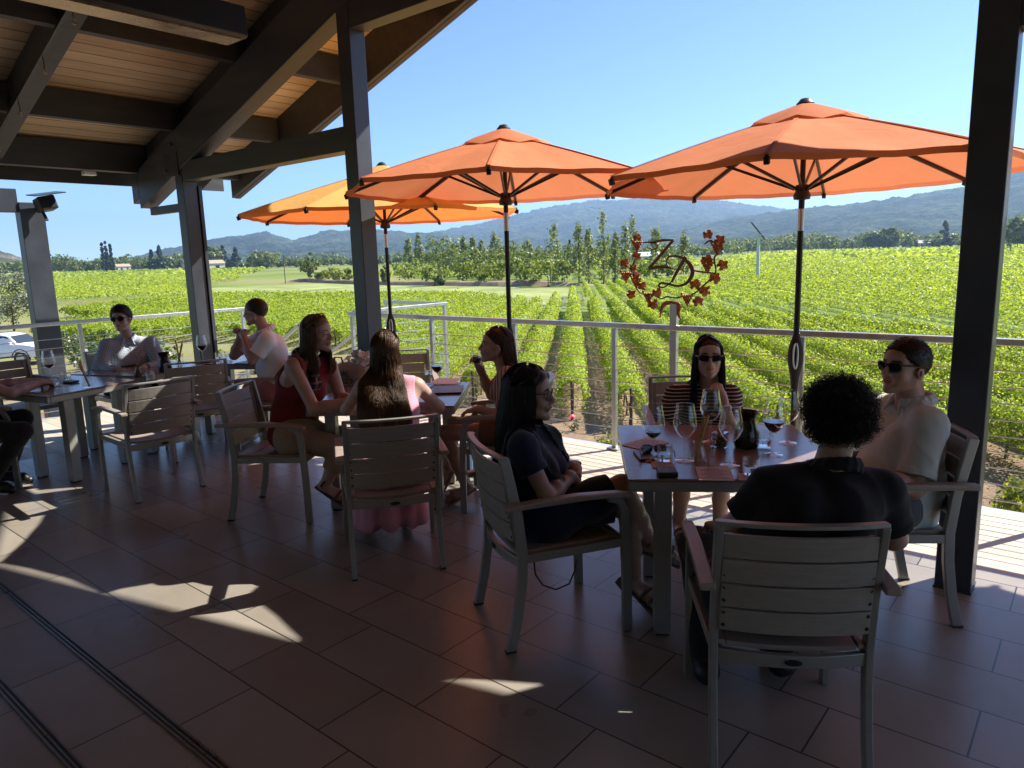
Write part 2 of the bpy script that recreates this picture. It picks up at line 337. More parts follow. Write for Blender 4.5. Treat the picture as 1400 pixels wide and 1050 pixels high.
# left separate post with header
lp = empty('dark_post', (-10.4, 3.3, -4)); tag(lp, 'dark grey steel post with header beam standing beyond the left railing', 'post')
m = MB(); m.box((-.09, -.005, 3.28), (.18, .27, 6.56)); m.build('post_shaft', M['steel_dark'], lp, bevel=.006)
m = MB(); m.box((-.09, -2.14, 6.58), (.14, 4.0, .28)); m.build('header_beam', M['steel_dark'], lp, bevel=.006)
sp = empty('floodlight', (-10.28, 3.36, -.42 + 2.95)); tag(sp, 'dark angled floodlight with a flat top visor on the left post', 'floodlight')
m = MB(); m.box((.10, .02, 0), (.2, .2, .17), M=Euler((R(12), R(-8), 0)).to_matrix()); m.build('lamp_body', M['black'], sp, bevel=.02)
m = MB(); m.box((.13, .03, .12), (.32, .34, .012), M=Euler((R(10), R(6), 0)).to_matrix()); m.build('visor', M['steel_dark'], sp)
m = MB(); m.bar((.0, 0, -.06), (.14, 0, -.2), .03, .02); m.build('bracket', M['steel_dark'], sp)
# heater under the roof
ht = empty('patio_heater', (-5.3, 2.72, 3.48)); tag(ht, 'long dark infrared patio heater with reflective underside hanging below the ceiling', 'heater')
m = MB(); L_ = 1.45
prof = [(-.13, .14), (.13, .14), (.145, -.07), (.12, -.085), (-.12, -.085), (-.145, -.07)]
m.add([(x, y, z) for y in (-L_ + .5, .5) for x, z in prof], [tuple(range(6)), tuple(range(11, 5, -1))] + [(i, (i + 1) % 6, 6 + (i + 1) % 6, 6 + i) for i in range(6)]); m.build('heater_body', M['black'], ht, bevel=.006)
m = MB(); m.box((0, -.235, -.091), (.2, 1.4, .01)); m.build('reflector', simple('heat_tinted_reflector', (.32, .25, .16), .28, metal=.9, var=.3, scale=6), ht)
m = MB()
for y in (.3, -.8): m.tube([(0, y, .14), (0, y, .75)], .008, 6)
m.build('hanger_rod', M['steel_dark'], ht)
# string lights: light track and bulbs hung along the inner rafter
st = empty('light_track', (-7, 2.55, 0)); tag(st, 'thin dark cable track with small hanging bulbs fixed along the inner rafter', 'light string')
m = MB(); m.bar((-1.9, -.1, zt(-8.9) - .03), (4.0, -.1, zt(-3.0) - .03), .02, .03, plumb=True); m.build('track_bar', M['black'], st)
mg, nt, b = newmat('bulb_glass'); b.inputs['Base Color'].default_value = (.8, .75, .65, 1); b.inputs['Transmission Weight'].default_value = .8; b.inputs['Roughness'].default_value = .1
for a in (-8.4, -7.7, -7.0, -6.3, -5.6, -4.9):
    m = MB(); m.tube([(a + 7, -.1, zt(a) - .05), (a + 7.02, -.1, zt(a) - .14)], .004, 5); wr = m.build('bulb_wire', M['black'], st)
    m = MB(); m.lathe([(0, -.045), (.012, -.04), (.018, -.025), (.012, -.005), (.008, .012), (0, .012)], (a + 7.02, -.1, zt(a) - .15), 10); m.build('bulb', mg, wr, smooth=True)
for i, (a, b_) in enumerate(((-5.3, 3.35), (-5.5, 2.7), (-4.6, 2.3))):
    q = empty('hanging_bulb', (a, b_, zt(a) - .02)); tag(q, ['bare bulb hanging on a short wire by the heater end', 'bare bulb hanging in front of the dark purlin', 'bare bulb hanging at the left end of the heater'][i], 'light bulb', 'bulbs under the ceiling')
    m = MB(); m.tube([(0, 0, 0), (0, 0, -.12)], .004, 5); m.build('bulb_wire', M['black'], q)
    m = MB(); m.lathe([(0, -.065), (.014, -.06), (.021, -.04), (.014, -.01), (.01, .01), (0, .01)], (0, 0, -.12), 10); m.build('bulb_globe', mg, q, smooth=True)
sb = empty('security_camera', (-8.98, 3.45, zt(-9.02) - .06)); tag(sb, 'small pale camera box under the eave beam', 'camera')
m = MB(); m.box((.02, 0, 0), (.09, .13, .045)); m.build('housing', M['whitepaint'], sb, bevel=.008); m = MB(); m.tube([(.02, .065, 0), (.02, .085, 0)], .018, 10); m.build('lens', M['black'], sb)
# icicle clips along the rake
m = MB()
for i in range(9):
    a = -9.2 + i * .78; m.tube([(a, 5.43, zt(a) - .0), (a + .02, 5.45, zt(a) - .07), (a + .05, 5.45, zt(a) - .05)], .004, 5)
child(m, 'cable_clip', M['rail'], 0); bpy.data.objects['cable_clip']['kind'] = 'stuff'
# ------------------------------------------------------------------ railing
rl = empty('terrace_railing', (-3.3, 5.4, 0)); tag(rl, 'stainless steel cable railing with slim posts along the front edge of the deck', 'railing')
def railing(root, p0, p1, posts, h=1.11, z0=0, cables=9, tops=None, w=.05):
    ox, oy, oz = root.location; p0 = Vector((p0[0] - ox, p0[1] - oy, p0[2] if len(p0) > 2 else z0)); p1 = Vector((p1[0] - ox, p1[1] - oy, p1[2] if len(p1) > 2 else z0)); d = p1 - p0
    m = MB(); m.bar(p0 + Vector((0, 0, h)), p1 + Vector((0, 0, h)), .055, .045); m.build('top_rail', M['rail'], root, bevel=.006)
    for t in posts:
        q = p0 + d * t; m = MB(); m.box(q + Vector((0, 0, h / 2 - .012)), (.042, .042, h - .03), rz=math.atan2(d.y, d.x)); po = m.build('rail_post', M['rail'], root, bevel=.004)
        m = MB(); m.box(q + Vector((0, 0, .008)), (.11, .11, .012), rz=math.atan2(d.y, d.x)); m.build('foot_plate', M['rail'], po)
    for i in range(cables):
        z = .09 + i * (h - .16) / cables; m = MB(); n = 10
        m.tube([p0 + d * (k / n) + Vector((0, 0, z - .006 * math.sin(math.pi * ((k / n * len(posts)) % 1)))) for k in range(n + 1)], .0042, 5); m.build('cable', M['rail'], root)
railing(rl, (-7.0, 5.4), (6.0, 5.4), [(a + 7.0) / 13.0 for a in (-6.95, -5.6, -4.45, -3.32, -1.72, -.1, 1.5, 3.1, 4.7)])
rl2 = empty('side_railing', (-9.5, 3.5, 0)); tag(rl2, 'stainless cable railing along the left side of the deck behind the far table', 'railing')
railing(rl2, (-9.5, -3.3), (-9.5, 5.55), [.03, .2, .38, .56, .75, .99])
rl3 = empty('landing_railing', (-7.05, 6.2, 0)); tag(rl3, 'bright stainless railing around the stair landing beyond the deck corner', 'railing')
railing(rl3, (-7.05, 5.5), (-7.05, 7.1), [.06, .97], h=1.12, cables=8); railing(rl3, (-7.06, 7.1), (-8.35, 7.1), [.97], h=1.12, cables=8)
rl4 = empty('stair_handrail', (-8.4, 6.3, 0)); tag(rl4, 'sloping stainless handrails descending the stair from the landing', 'handrail')
for bb in (5.75, 7.1):
    m = MB()
    for z in (1.0, .72): m.bar((.05, bb - 6.3, z), (-3.6, bb - 6.3, z - 1.9), .045, .04)
    m.build('sloping_rail', M['rail'], rl4, bevel=.005)
    for k in (0, 1, 2):
        m = MB(); x = -.15 - k * 1.55; z1 = .97 + x * .52; m.box((x, bb - 6.3, (z1 - 3) / 2 + (0)), (.045, .045, z1 + 3)); m.build('rail_post', M['rail'], rl4)
lo = MB(); lo.tube([(0, -.5, .1), (0, -.5, .72)] + [(0, -.5 + .11 * (1 - math.cos(t)), .72 + .11 * math.sin(t)) for t in np.linspace(.2, math.pi - .2, 8)] + [(0, -.28, .72), (0, -.28, .1)], .017, 8); lo.build('loop_end', M['rail'], rl4, smooth=True)
stp = MB(); stp.box((-7.7, 6.33, -.06), (1.35, 1.6, .11))
for k in range(22): stp.box((-8.52 - k * .29, 6.42, -.2 - k * .18), (.3, 1.3, .05))
o = stp.build('stair_steps', simple('concrete_step', (.42, .41, .39), .8, bump=.15)); tag(o, 'pale concrete stair going down from the deck landing', 'stairs')
# ------------------------------------------------------------------ landscape
GZ = -4.0; GS = (1.72 - GZ) / 4.72
def gs(L): return [(x * GS, y * GS) for x, y in L]
def gz(x, y):
    r = np.hypot(x, y); return GZ + .004 * np.clip(r - 200, 0, 900)
def cards(P, Nn, size, rng, asp=.75):
    """leaf cards: diamond-like quads at P with normals Nn, per-card size"""
    n = len(P); Nn = Nn / np.maximum(np.linalg.norm(Nn, axis=1, keepdims=True), 1e-6)
    t = rng.normal(size=(n, 3)); t -= (t * Nn).sum(1, keepdims=True) * Nn; t /= np.maximum(np.linalg.norm(t, axis=1, keepdims=True), 1e-6)
    b = np.cross(Nn, t); s = size[:, None] if np.ndim(size) else size
    V = np.stack([P - t * s * .5, P + b * s * asp * .5 - t * s * .05 , P + t * s * .55 + Nn * s * .08, P - b * s * asp * .5 - t * s * .05], 1).reshape(-1, 3)
    return V, np.arange(4 * n).reshape(n, 4)
M['vine'] = leafmat('grapevine_leaves', (.145, .215, .020), (.255, .345, .036), (.38, .46, .065), trans=.52, scale=.5, tmul=(1.55, 1.4, .5))
M['vinefar'] = leafmat('grapevine_leaves_far', (.20, .27, .03), (.29, .37, .045), (.39, .46, .07), trans=.5, scale=.05, tmul=(1.5, 1.4, .5))
M['tree'] = leafmat('tree_leaves', (.065, .095, .028), (.12, .16, .045), (.21, .25, .075), trans=.4, scale=.5)
M['poplar'] = leafmat('poplar_leaves', (.12, .155, .055), (.20, .24, .085), (.30, .33, .13), trans=.35, scale=.7)
M['round'] = leafmat('round_tree_leaves', (.10, .14, .03), (.18, .23, .05), (.29, .33, .085), trans=.5, scale=.5)
M['conifer'] = leafmat('conifer_needles', (.018, .035, .018), (.03, .055, .025), (.05, .08, .035), trans=.1, scale=.6)
M['olive'] = leafmat('olive_leaves', (.09, .11, .06), (.19, .21, .13), (.33, .34, .24), trans=.25, scale=1.2, tmul=(1.1, 1.1, .8))
M['shrub'] = leafmat('shrub_leaves', (.05, .10, .02), (.16, .21, .03), (.38, .36, .06), trans=.4, scale=2.2)
M['shrubdark'] = leafmat('dark_shrub_leaves', (.03, .06, .02), (.06, .11, .03), (.13, .19, .06), trans=.3, scale=2.2)
M['stake'] = simple('rusty_stake', (.07, .045, .03), .8, var=.3)
# ground
def groundmat():
    m, nt, b = newmat('valley_ground'); L = nt.links
    tc = N(nt, 'ShaderNodeTexCoord'); n1 = N(nt, 'ShaderNodeTexNoise', Scale=.25, Detail=8., Roughness=.65); L.new(tc.outputs['Object'], n1.inputs['Vector'])
    n2 = N(nt, 'ShaderNodeTexNoise', Scale=9., Detail=6., Roughness=.7); L.new(tc.outputs['Object'], n2.inputs['Vector'])
    ad = N(nt, 'ShaderNodeMath', operation='ADD'); L.new(n1.outputs['Fac'], ad.inputs[0]); L.new(n2.outputs['Fac'], ad.inputs[1])
    hf = N(nt, 'ShaderNodeMath', operation='MULTIPLY'); hf.inputs[1].default_value = .5; L.new(ad.outputs[0], hf.inputs[0])
    near = ramp(nt, hf.outputs[0], [(.36, (.13, .085, .055)), (.5, (.25, .175, .115)), (.64, (.36, .27, .18))])
    n3 = N(nt, 'ShaderNodeTexNoise', Scale=.012, Detail=6.); L.new(tc.outputs['Object'], n3.inputs['Vector'])
    far = ramp(nt, n3.outputs['Fac'], [(.38, (.11, .16, .035)), (.5, (.17, .22, .05)), (.62, (.24, .22, .10))])
    ln = N(nt, 'ShaderNodeVectorMath', operation='LENGTH'); L.new(tc.outputs['Object'], ln.inputs[0])
    mr = N(nt, 'ShaderNodeMapRange'); mr.inputs['From Min'].default_value = 32; mr.inputs['From Max'].default_value = 60; L.new(ln.outputs['Value'], mr.inputs['Value'])
    mx = N(nt, 'ShaderNodeMixRGB'); L.new(mr.outputs[0], mx.inputs[0]); L.new(near.outputs[0], mx.inputs[1]); L.new(far.outputs[0], mx.inputs[2])
    L.new(mx.outputs[0], b.inputs['Base Color']); b.inputs['Roughness'].default_value = .95; b.inputs['Specular IOR Level'].default_value = .1
    bp = N(nt, 'ShaderNodeBump', Strength=.7, Distance=.06); L.new(n2.outputs['Fac'], bp.inputs['Height']); L.new(bp.outputs[0], b.inputs['Normal'])
    return m
rs = np.concatenate([[0], np.geomspace(6, 9000, 70)]); an = np.linspace(0, 2 * math.pi, 97)[:-1]
V = [(0, 0, GZ)]
for r in rs[1:]:
    for t in an: V.append((r * math.cos(t), r * math.sin(t), float(gz(r * math.cos(t), r * math.sin(t)))))
nA = len(an); F4 = []
for i in range(len(rs) - 2):
    for k in range(nA): F4.append((1 + i * nA + k, 1 + (i + 1) * nA + k, 1 + (i + 1) * nA + (k + 1) % nA, 1 + i * nA + (k + 1) % nA))
me = bpy.data.meshes.new('ground'); me.from_pydata(V, [], F4 + [(0, 1 + k, 1 + (k + 1) % nA) for k in range(nA)]); me.materials.append(groundmat())
o = bpy.data.objects.new('ground', me); COL.objects.link(o); tag(o, kind='structure')
# grass field and dirt bank
def sheet(name, pts, z, mat):
    me = bpy.data.meshes.new(name); me.from_pydata([(x, y, z) for x, y in gs(pts)], [], [tuple(range(len(pts)))]); me.materials.append(mat)
    o = bpy.data.objects.new(name, me); COL.objects.link(o); tag(o, kind='structure'); return o
gm = simple('dry_green_meadow', (.235, .27, .075), .9, var=.45, scale=.12, bump=.6, bscale=3)
sheet('meadow', [(-112, 52), (-57, 60), (-40, 53), (-44, 66), (-62, 88), (-150, 101), (-190, 108), (-150, 72)], GZ + .04, gm)
sheet('meadow_path', [(-40, 53), (-29.5, 54), (-18, 47.5), (1, 36.5), (24, 22.5), (26, 24.5), (3, 39), (-17, 50), (-29, 57), (-42, 58)], GZ + .05, simple('worn_grass_path', (.15, .19, .05), .9, var=.4, scale=.5))
bk = MB(); prev = None
line = gs([(-175, 113), (-150, 106), (-110, 95), (-80, 93), (-58, 97)])
xs = []
for i in range(len(line) - 1):
    for k in range(10): t = k / 10; xs.append((line[i][0] * (1 - t) + line[i + 1][0] * t, line[i][1] * (1 - t) + line[i + 1][1] * t))
vs = []; nb = len(xs)
for i, (x, y) in enumerate(xs):
    h = .9 * min(1, i / 6, (nb - 1 - i) / 6) * (.7 + .6 * float(vnoise(x * .1, y * .1)))
    d = Vector((x, y, 0)).normalized()
    for off, hh in ((-2.2, 0), (-.9, .75), (.2, 1), (1.6, .9), (6, 0)): vs.append((x + d.x * off, y + d.y * off, GZ - .02 + h * hh * 1.2))
me = bpy.data.meshes.new('dirt_bank'); me.from_pydata(vs, [], [(i * 5 + k, (i + 1) * 5 + k, (i + 1) * 5 + k + 1, i * 5 + k + 1) for i in range(nb - 1) for k in range(4)]); me.materials.append(simple('tan_dry_bank', (.27, .19, .12), .95, var=.35, scale=.4, bump=.6, bscale=3))
o = bpy.data.objects.new('dirt_bank', me); COL.objects.link(o); tag(o, kind='structure')
# vine rows of the near block
RD = np.array([-.568, .823]); RN = np.array([.823, .568])
POLY = gs([(18, 16.3), (-19, 16.8), (-24, 20.5), (-31, 24), (-43, 23), (-48, 17.5), (-58, 17), (-64, 25), (-75, 26), (-112, 34), (-100, 50), (-56, 59.5), (-39, 51), (-30, 52.5), (-19, 46), (0, 35), (18, 24.2)])
def clip_row(c, poly):
    out = []
    for i in range(len(poly)):
        a = np.array(poly[i]); b = np.array(poly[(i + 1) % len(poly)]); da = a @ RN - c; db = b @ RN - c
        if da * db < 0: p = a + (b - a) * (da / (da - db)); out.append(p @ RD)
    out.sort(); return list(zip(out[::2], out[1::2]))
def vine_leaves(c, s0, s1, rng, dens=1.0, minsize=.085, k=.0026, hscale=1.0):
    """leaf cards on one row between s0 and s1 (world coords)"""
    Ps, Ns, Ss = [], [], []; s = s0
    while s < s1:
        e = min(s + 1.5, s1); mid = c * RN + (s + e) / 2 * RD; dist = math.hypot(*mid); sz = max(minsize, dist * k)
        vig = .8 + .4 * float(vnoise(s * .45, c * 3.1, 5)); n = int((e - s) * dens * 4.8 / (sz * sz * .42) * (1.0 if dist < 30 else .8))
        th = rng.uniform(-.35, math.pi + .35, n); rad = rng.uniform(.72, 1.06, n) ** .7
        hw, hh, zc = .50 * vig, .55 * vig, .88
        u = rng.uniform(s, e, n); x = np.cos(th) * hw * rad; z = zc + np.sin(th) * hh * rad * np.where(np.sin(th) < 0, 1.3, 1)
        sh = rng.random(n) < .10; z = np.where(sh & (np.sin(th) > .3), z + rng.uniform(.05, .38, n), z); x = np.where(sh, x * 1.25, x)
        low = rng.random(n) < .06; z = np.where(low, rng.uniform(.25, .7, n), z)
        P = np.column_stack([c * RN[0] + x * RN[0] + u * RD[0], c * RN[1] + x * RN[1] + u * RD[1], z * hscale])
        Nm = np.column_stack([np.cos(th) * RN[0], np.cos(th) * RN[1], np.sin(th) + .25]) + rng.normal(scale=.62, size=(n, 3))
        Ps.append(P); Ns.append(Nm); Ss.append(sz * rng.uniform(.7, 1.25, n)); s = e
    return np.concatenate(Ps), np.concatenate(Ns), np.concatenate(Ss)
rng = np.random.default_rng(11); ri = 0
VL = 'long leafy green grapevine row trained on wires in the vineyard below the terrace'
c = -62.5 + .25
while c < 31:
    for s0, s1 in clip_row(c, POLY):
        if s1 - s0 < 4: continue
        s0 += rng.uniform(-.4, .4); p0 = c * RN + s0 * RD
        P, Nm, Sz = vine_leaves(c, s0, s1, rng); P[:, 2] -= 0; P[:, 0] -= p0[0]; P[:, 1] -= p0[1]
        root = empty('vine_row', (p0[0], p0[1], GZ)); tag(root, VL, 'vine row', 'vine rows of the near vineyard block')
        V, Fq = cards(P, Nm, Sz, rng); mesh_np('foliage', V, Fq, M['vine'], root)
        if math.hypot(*p0) < 52:
            m = MB(); m.box((-RD[0] * .05, -RD[1] * .05, .7), (.07, .07, 1.4)); m.build('end_stake', M['stake'], root)
            for j in range(5):
                q = RD * (.7 + j * 1.5); m = MB(); m.tube([(q[0], q[1], 0), (q[0] + .03, q[1] + .02, .35), (q[0] - .02, q[1], .75)], [.035, .028, .022], 6); m.build('vine_trunk', M['bark'], root)
            m = MB()
            for z in (.45, .55): m.tube([(0, 0, z), (RD[0] * 9, RD[1] * 9, z)], .006, 4)
            m.build('drip_line', M['rubber'], root)
        ri += 1
    c += 1.94
# farther blocks: coarse rows, one object each block
def far_block(name, poly, pitch, k, label_noise, maxr, minsize=.16, dens=.8, mat='vinefar'):
    Ps, Ns, Ss = [], [], []; poly = gs(poly); pitch *= 1.2; cs = [np.array(p) @ RN for p in poly]; c = min(cs) + .4
    while c < max(cs):
        for s0, s1 in clip_row(c, poly):
            s = s0
            while s < s1:
                mid = c * RN + s * RD; dist = max(40, math.hypot(*mid)); sz = max(minsize, dist * k); L_ = max(2, sz * 6)
                n = max(3, int(L_ * dens * 2.6 / (sz * sz))); th = rng.uniform(-.1, math.pi + .1, n); u = rng.uniform(s, min(s + L_, s1), n)
                z = 1.0 + np.sin(th) * .5 + rng.uniform(-.1, .15, n); x = np.cos(th) * .42
                X = c * RN[0] + x * RN[0] + u * RD[0]; Y = c * RN[1] + x * RN[1] + u * RD[1]
                Ps.append(np.column_stack([X, Y, z + gz(X, Y)])); Ss.append(sz * rng.uniform(.75, 1.2, n))
                Ns.append(np.column_stack([np.cos(th) * RN[0], np.cos(th) * RN[1], np.sin(th) + .4]) + rng.normal(scale=.5, size=(n, 3))); s += L_
        c += pitch
    V, Fq = cards(np.concatenate(Ps), np.concatenate(Ns), np.concatenate(Ss), rng, .9)
    o = mesh_np(name, V, Fq, M[mat]); tag(o, label_noise, 'vineyard', kind='stuff'); return o
far_block('vineyard_block', [(26, 24.6), (3, 38.2), (-17.2, 49.4), (-29.2, 56.2), (-41, 55.5), (-56, 84), (-48, 104), (-72, 155), (-108, 235), (60, 235), (170, 130), (95, 36)], 1.6, .0028, 'bright green vineyard block beyond the grass path on the right', 240)
far_block('vineyard_block', [(-114, 34), (-102, 52), (-152, 73), (-195, 112), (-260, 150), (-330, 130), (-330, 40), (-200, 20)], 2.0, .0028, 'bright green vineyard block behind the men at the left tables', 330)
far_block('vineyard_block', [(-110, 238), (60, 238), (175, 132), (380, 300), (120, 620), (-230, 600)], 4.5, .0055, 'distant pale green vineyard strips before the far tree line on the right', 600, mat='vinefar')
far_block('vineyard_block', [(-335, 128), (-265, 153), (-330, 200), (-470, 290), (-640, 240), (-640, 60), (-335, 38)], 4.5, .0055, 'distant green vineyard before the far tree line on the left', 640)
far_block('vineyard_block', [(-165, 125), (-70, 118), (-75, 160), (-112, 238), (-230, 470), (-340, 420), (-260, 260)], 4.5, .006, 'pale vineyard seen between the poplars in the distance', 420)
# trees ------------------------------------------------------------
def crown_points(kind, h, w, n, rng):
    """points and normals of leaf cards for a crown of height h and width w standing on z=0"""
    if kind == 'poplar':
        nc = 46; t = rng.uniform(.06, 1, nc); rr = (w / 2) * np.clip(1 - np.abs(2 * t - .85) ** 3.2, .18, 1) ** .7 * rng.uniform(.15, .95, nc); z = t * h * .97; cr = w * rng.uniform(.14, .25, nc); el = 2.2
    elif kind == 'conifer':
        nc = 60; t = rng.uniform(.05, 1, nc) ** 1.15; rr = (w / 2) * (1.02 - t) * rng.uniform(.5, 1, nc); z = t * h * .97; cr = w * .1 * (1.35 - t); el = .7
    else:
        nc = {'broad': 70, 'round': 40, 'upright': 30, 'bush': 26, 'olive': 70}[kind]
        d = rng.normal(size=(nc, 3)); d /= np.linalg.norm(d, axis=1, keepdims=True); q = rng.uniform(.35, 1, nc) ** .6
        lo = {'broad': .16, 'round': .16, 'upright': .05, 'bush': .02, 'olive': .12}[kind]
        lump = .78 + .4 * vnoise(d[:, 0] * 1.7 + 9, d[:, 1] * 1.7 + d[:, 2] * 2.3, int(rng.integers(99)))
        rr = np.hypot(d[:, 0], d[:, 1]) * q * w / 2 * lump * .9; ang = np.arctan2(d[:, 1], d[:, 0]); z = h * (lo + (1 - lo) * (.5 + .46 * d[:, 2] * q * lump)); cr = w * rng.uniform(.08, .17, nc); el = .85
    if kind in ('poplar', 'conifer'): ang = rng.uniform(0, 2 * math.pi, nc)
    cx, cy = rr * np.cos(ang), rr * np.sin(ang); i = rng.integers(0, nc, n); g = rng.normal(size=(n, 3)); g /= np.linalg.norm(g, axis=1, keepdims=True)
    q = rng.uniform(.3, 1.1, n)[:, None] * cr[i][:, None]
    P = np.column_stack([cx[i], cy[i], z[i]]) + g * q * np.array([1, 1, el]); P[:, 2] = np.clip(P[:, 2], .02 * h, None)
    Nm = g * np.array([1, 1, .8]) + np.column_stack([cx[i], cy[i], np.zeros(n)]) / (w / 2) * .6 + rng.normal(scale=.5, size=(n, 3)) + np.array([0, 0, .3])
    return P, Nm, np.column_stack([cx, cy, z])
def tree_mesh(kind, h, w, size, n, mat, rng, parent):
    P, Nm, cl = crown_points(kind, h, w, n, rng); V, Fq = cards(P, Nm, size * rng.uniform(.7, 1.35, n), rng)
    mesh_np('crown', V, Fq, mat, parent)
    m = MB(); r = .009 * h + .05; top = h * (.9 if kind in ('poplar', 'conifer') else .55)
    m.tube([(0, 0, -.1), (.01 * h, 0, top * .35), (-.01 * h, .01 * h, top * .7), (0, 0, top)], [r, r * .75, r * .45, r * .15], 7)
    for p in cl[rng.permutation(len(cl))[:9]]:
        z0 = min(p[2] * .62, top * .8); m.tube([(0, 0, z0), (p[0] * .5, p[1] * .5, z0 + (p[2] - z0) * .55), tuple(p)], [r * .35, r * .22, r * .08], 5)
    m.build('trunk', M['bark'], parent)
TREES = [('upright', -155.4, 108.4, 7.2, 3.7), ('round', -145.6, 108.3, 3.3, 4.3), ('bush', -151.0, 108.4, 2.5, 2.5), ('bush', -151.1, 116.7, 3.1, 2.2), ('upright', -107.4, 92.0, 3.9, 1.7), ('round', -114.7, 104.3, 4.4, 6.5), ('round', -94.9, 92.7, 3.8, 3.7), ('upright', -93.3, 92.8, 2.2, 1.4), ('poplar', -212.4, 199.7, 14.2, 2.9), ('poplar', -243.5, 222.8, 13.1, 3.2), ('broad', -144.1, 144.5, 10.6, 11.4), ('poplar', -134.9, 143.2, 9.7, 2.2), ('poplar', -131.2, 142.6, 9.7, 2.1), ('poplar', -127.6, 142.1, 8.8, 1.9), ('poplar', -144.8, 167.5, 10.7, 3.1), ('round', -92.2, 98.4, 4.3, 3.0), ('round', -88.3, 98.5, 3.9, 2.7), ('round', -82.5, 95.9, 4.5, 3.1), ('round', -90.3, 110.5, 4.7, 2.9), ('round', -73.5, 93.8, 4.1, 3.1), ('round', -68.5, 91.7, 4.8, 3.5), ('poplar', -141.9, 179.7, 9.2, 2.8), ('poplar', -129.3, 176.2, 13.7, 3.7), ('conifer', -122.0, 174.1, 8.8, 1.9), ('round', -72.3, 101.5, 3.9, 2.0), ('poplar', -69.3, 101.5, 9.3, 1.8), ('poplar', -65.7, 99.0, 8.5, 1.9), ('poplar', -62.9, 99.1, 11.0, 1.6), ('poplar', -63.9, 104.2, 8.5, 1.3), ('poplar', -63.5, 106.9, 9.2, 1.7), ('poplar', -63.6, 109.7, 10.8, 1.6), ('poplar', -68.1, 125.8, 8.8, 2.5), ('poplar', -72.3, 146.0, 8.3, 2.2), ('round', -63.2, 112.6, 4.0, 3.3), ('round', -65.5, 125.5, 3.8, 3.1), ('broad', -124.0, 151.7, 8.9, 5.9), ('broad', -105.6, 138.7, 6.9, 4.5), ('broad', -118.7, 140.7, 7.8, 4.8),
    ('broad', -118, 128, 7, 8), ('broad', -107, 124, 6.4, 7), ('broad', -97, 120, 6.2, 7), ('broad', -86, 116, 5.6, 6), ('broad', -131, 135, 7.5, 8), ('broad', -110, 160, 8, 7), ('broad', -95, 150, 7, 7), ('broad', -85, 160, 7.5, 6), ('broad', -165, 180, 8, 8), ('broad', -185, 190, 8, 8), ('round', -78, 128, 5, 5)]
TL = {'poplar': 'tall narrow poplar tree among the trees beyond the vineyard', 'round': 'small round leafy tree along the dirt bank beyond the vineyard', 'bush': 'low green bush on the dirt bank', 'upright': 'dark upright bushy tree on the dirt bank', 'broad': 'broad leafy tree behind the row of small round trees', 'conifer': 'dark conifer between the poplars'}
for kind, x, y, h, w_ in TREES:
    x, y, h, w_ = x * GS, y * GS, h * GS, w_ * GS
    d = math.hypot(x, y); r_ = empty('%s_tree' % kind if kind not in ('bush',) else 'bush', (x, y, float(gz(x, y)) - .05)); tag(r_, TL[kind], 'tree' if kind != 'bush' else 'bush', 'trees beyond the vineyard' if kind != 'bush' else 'bushes on the dirt bank')
    sz = d * .0034; n = int(np.clip(5.5 * h * w_ / sz ** 2, 600, 5000))
    tree_mesh(kind, h * (1.03), w_ * (1.45 if kind == 'poplar' else 1.45), sz, n, M['poplar'] if kind == 'poplar' else M['conifer'] if kind == 'conifer' else M['round'] if kind in ('round', 'bush') else M['tree'], rng, r_)
# named far trees
def at_az(deg, dist): return dist * math.cos(R(deg)), dist * math.sin(R(deg))
def px2az(px): return math.degrees(math.atan2(hd.y, hd.x)) - math.degrees(math.atan((px - 700) / 985))
for kind, px, dist, h, w_, lab in [('conifer', 156, 640, 23, 4, 'slender dark cypress, left one of three on the left horizon'), ('conifer', 161, 655, 25, 3.6, 'slender dark cypress, middle one of three on the left horizon'), ('conifer', 167, 640, 22, 4, 'slender dark cypress, right one of three on the left horizon'), ('conifer', 221, 620, 17, 8, 'dark conifer on the left horizon, smaller of a pair'), ('conifer', 232, 620, 20, 10, 'dark conifer on the left horizon, taller of a pair'),
        ('broad', 303, 600, 18, 18, 'rounded tree beside the tan roofed farmhouse'), ('conifer', 317, 620, 19, 13, 'wide dark conifer behind the farmhouse'), ('conifer', 334, 600, 17, 14, 'dark broad conifer right of the farmhouse'), ('broad', 371, 560, 13, 24, 'wide pale green tree near the utility pole'),
        ('conifer', 1287, 620, 21, 14, 'dark pointed conifer rising over the right tree line'), ('broad', 1212, 600, 17, 17, 'taller leafy tree in the right tree line'), ('broad', 1190, 600, 14, 14, 'leafy tree in the right tree line beside the taller one'), ('broad', 1386, 430, 17, 15, 'large dark green tree at the right edge beyond the post'), ('broad', 1407, 440, 16, 14, 'dark green tree at the far right edge')]:
    dist, h, w_ = dist * GS, h * GS, w_ * GS; x, y = at_az(px2az(px), dist); r_ = empty(kind + '_tree', (x, y, float(gz(x, y)) - .2)); tag(r_, lab, 'tree')
    tree_mesh(kind, h, w_, dist * .0030, 1600, M['conifer'] if kind == 'conifer' else M['tree'], rng, r_)
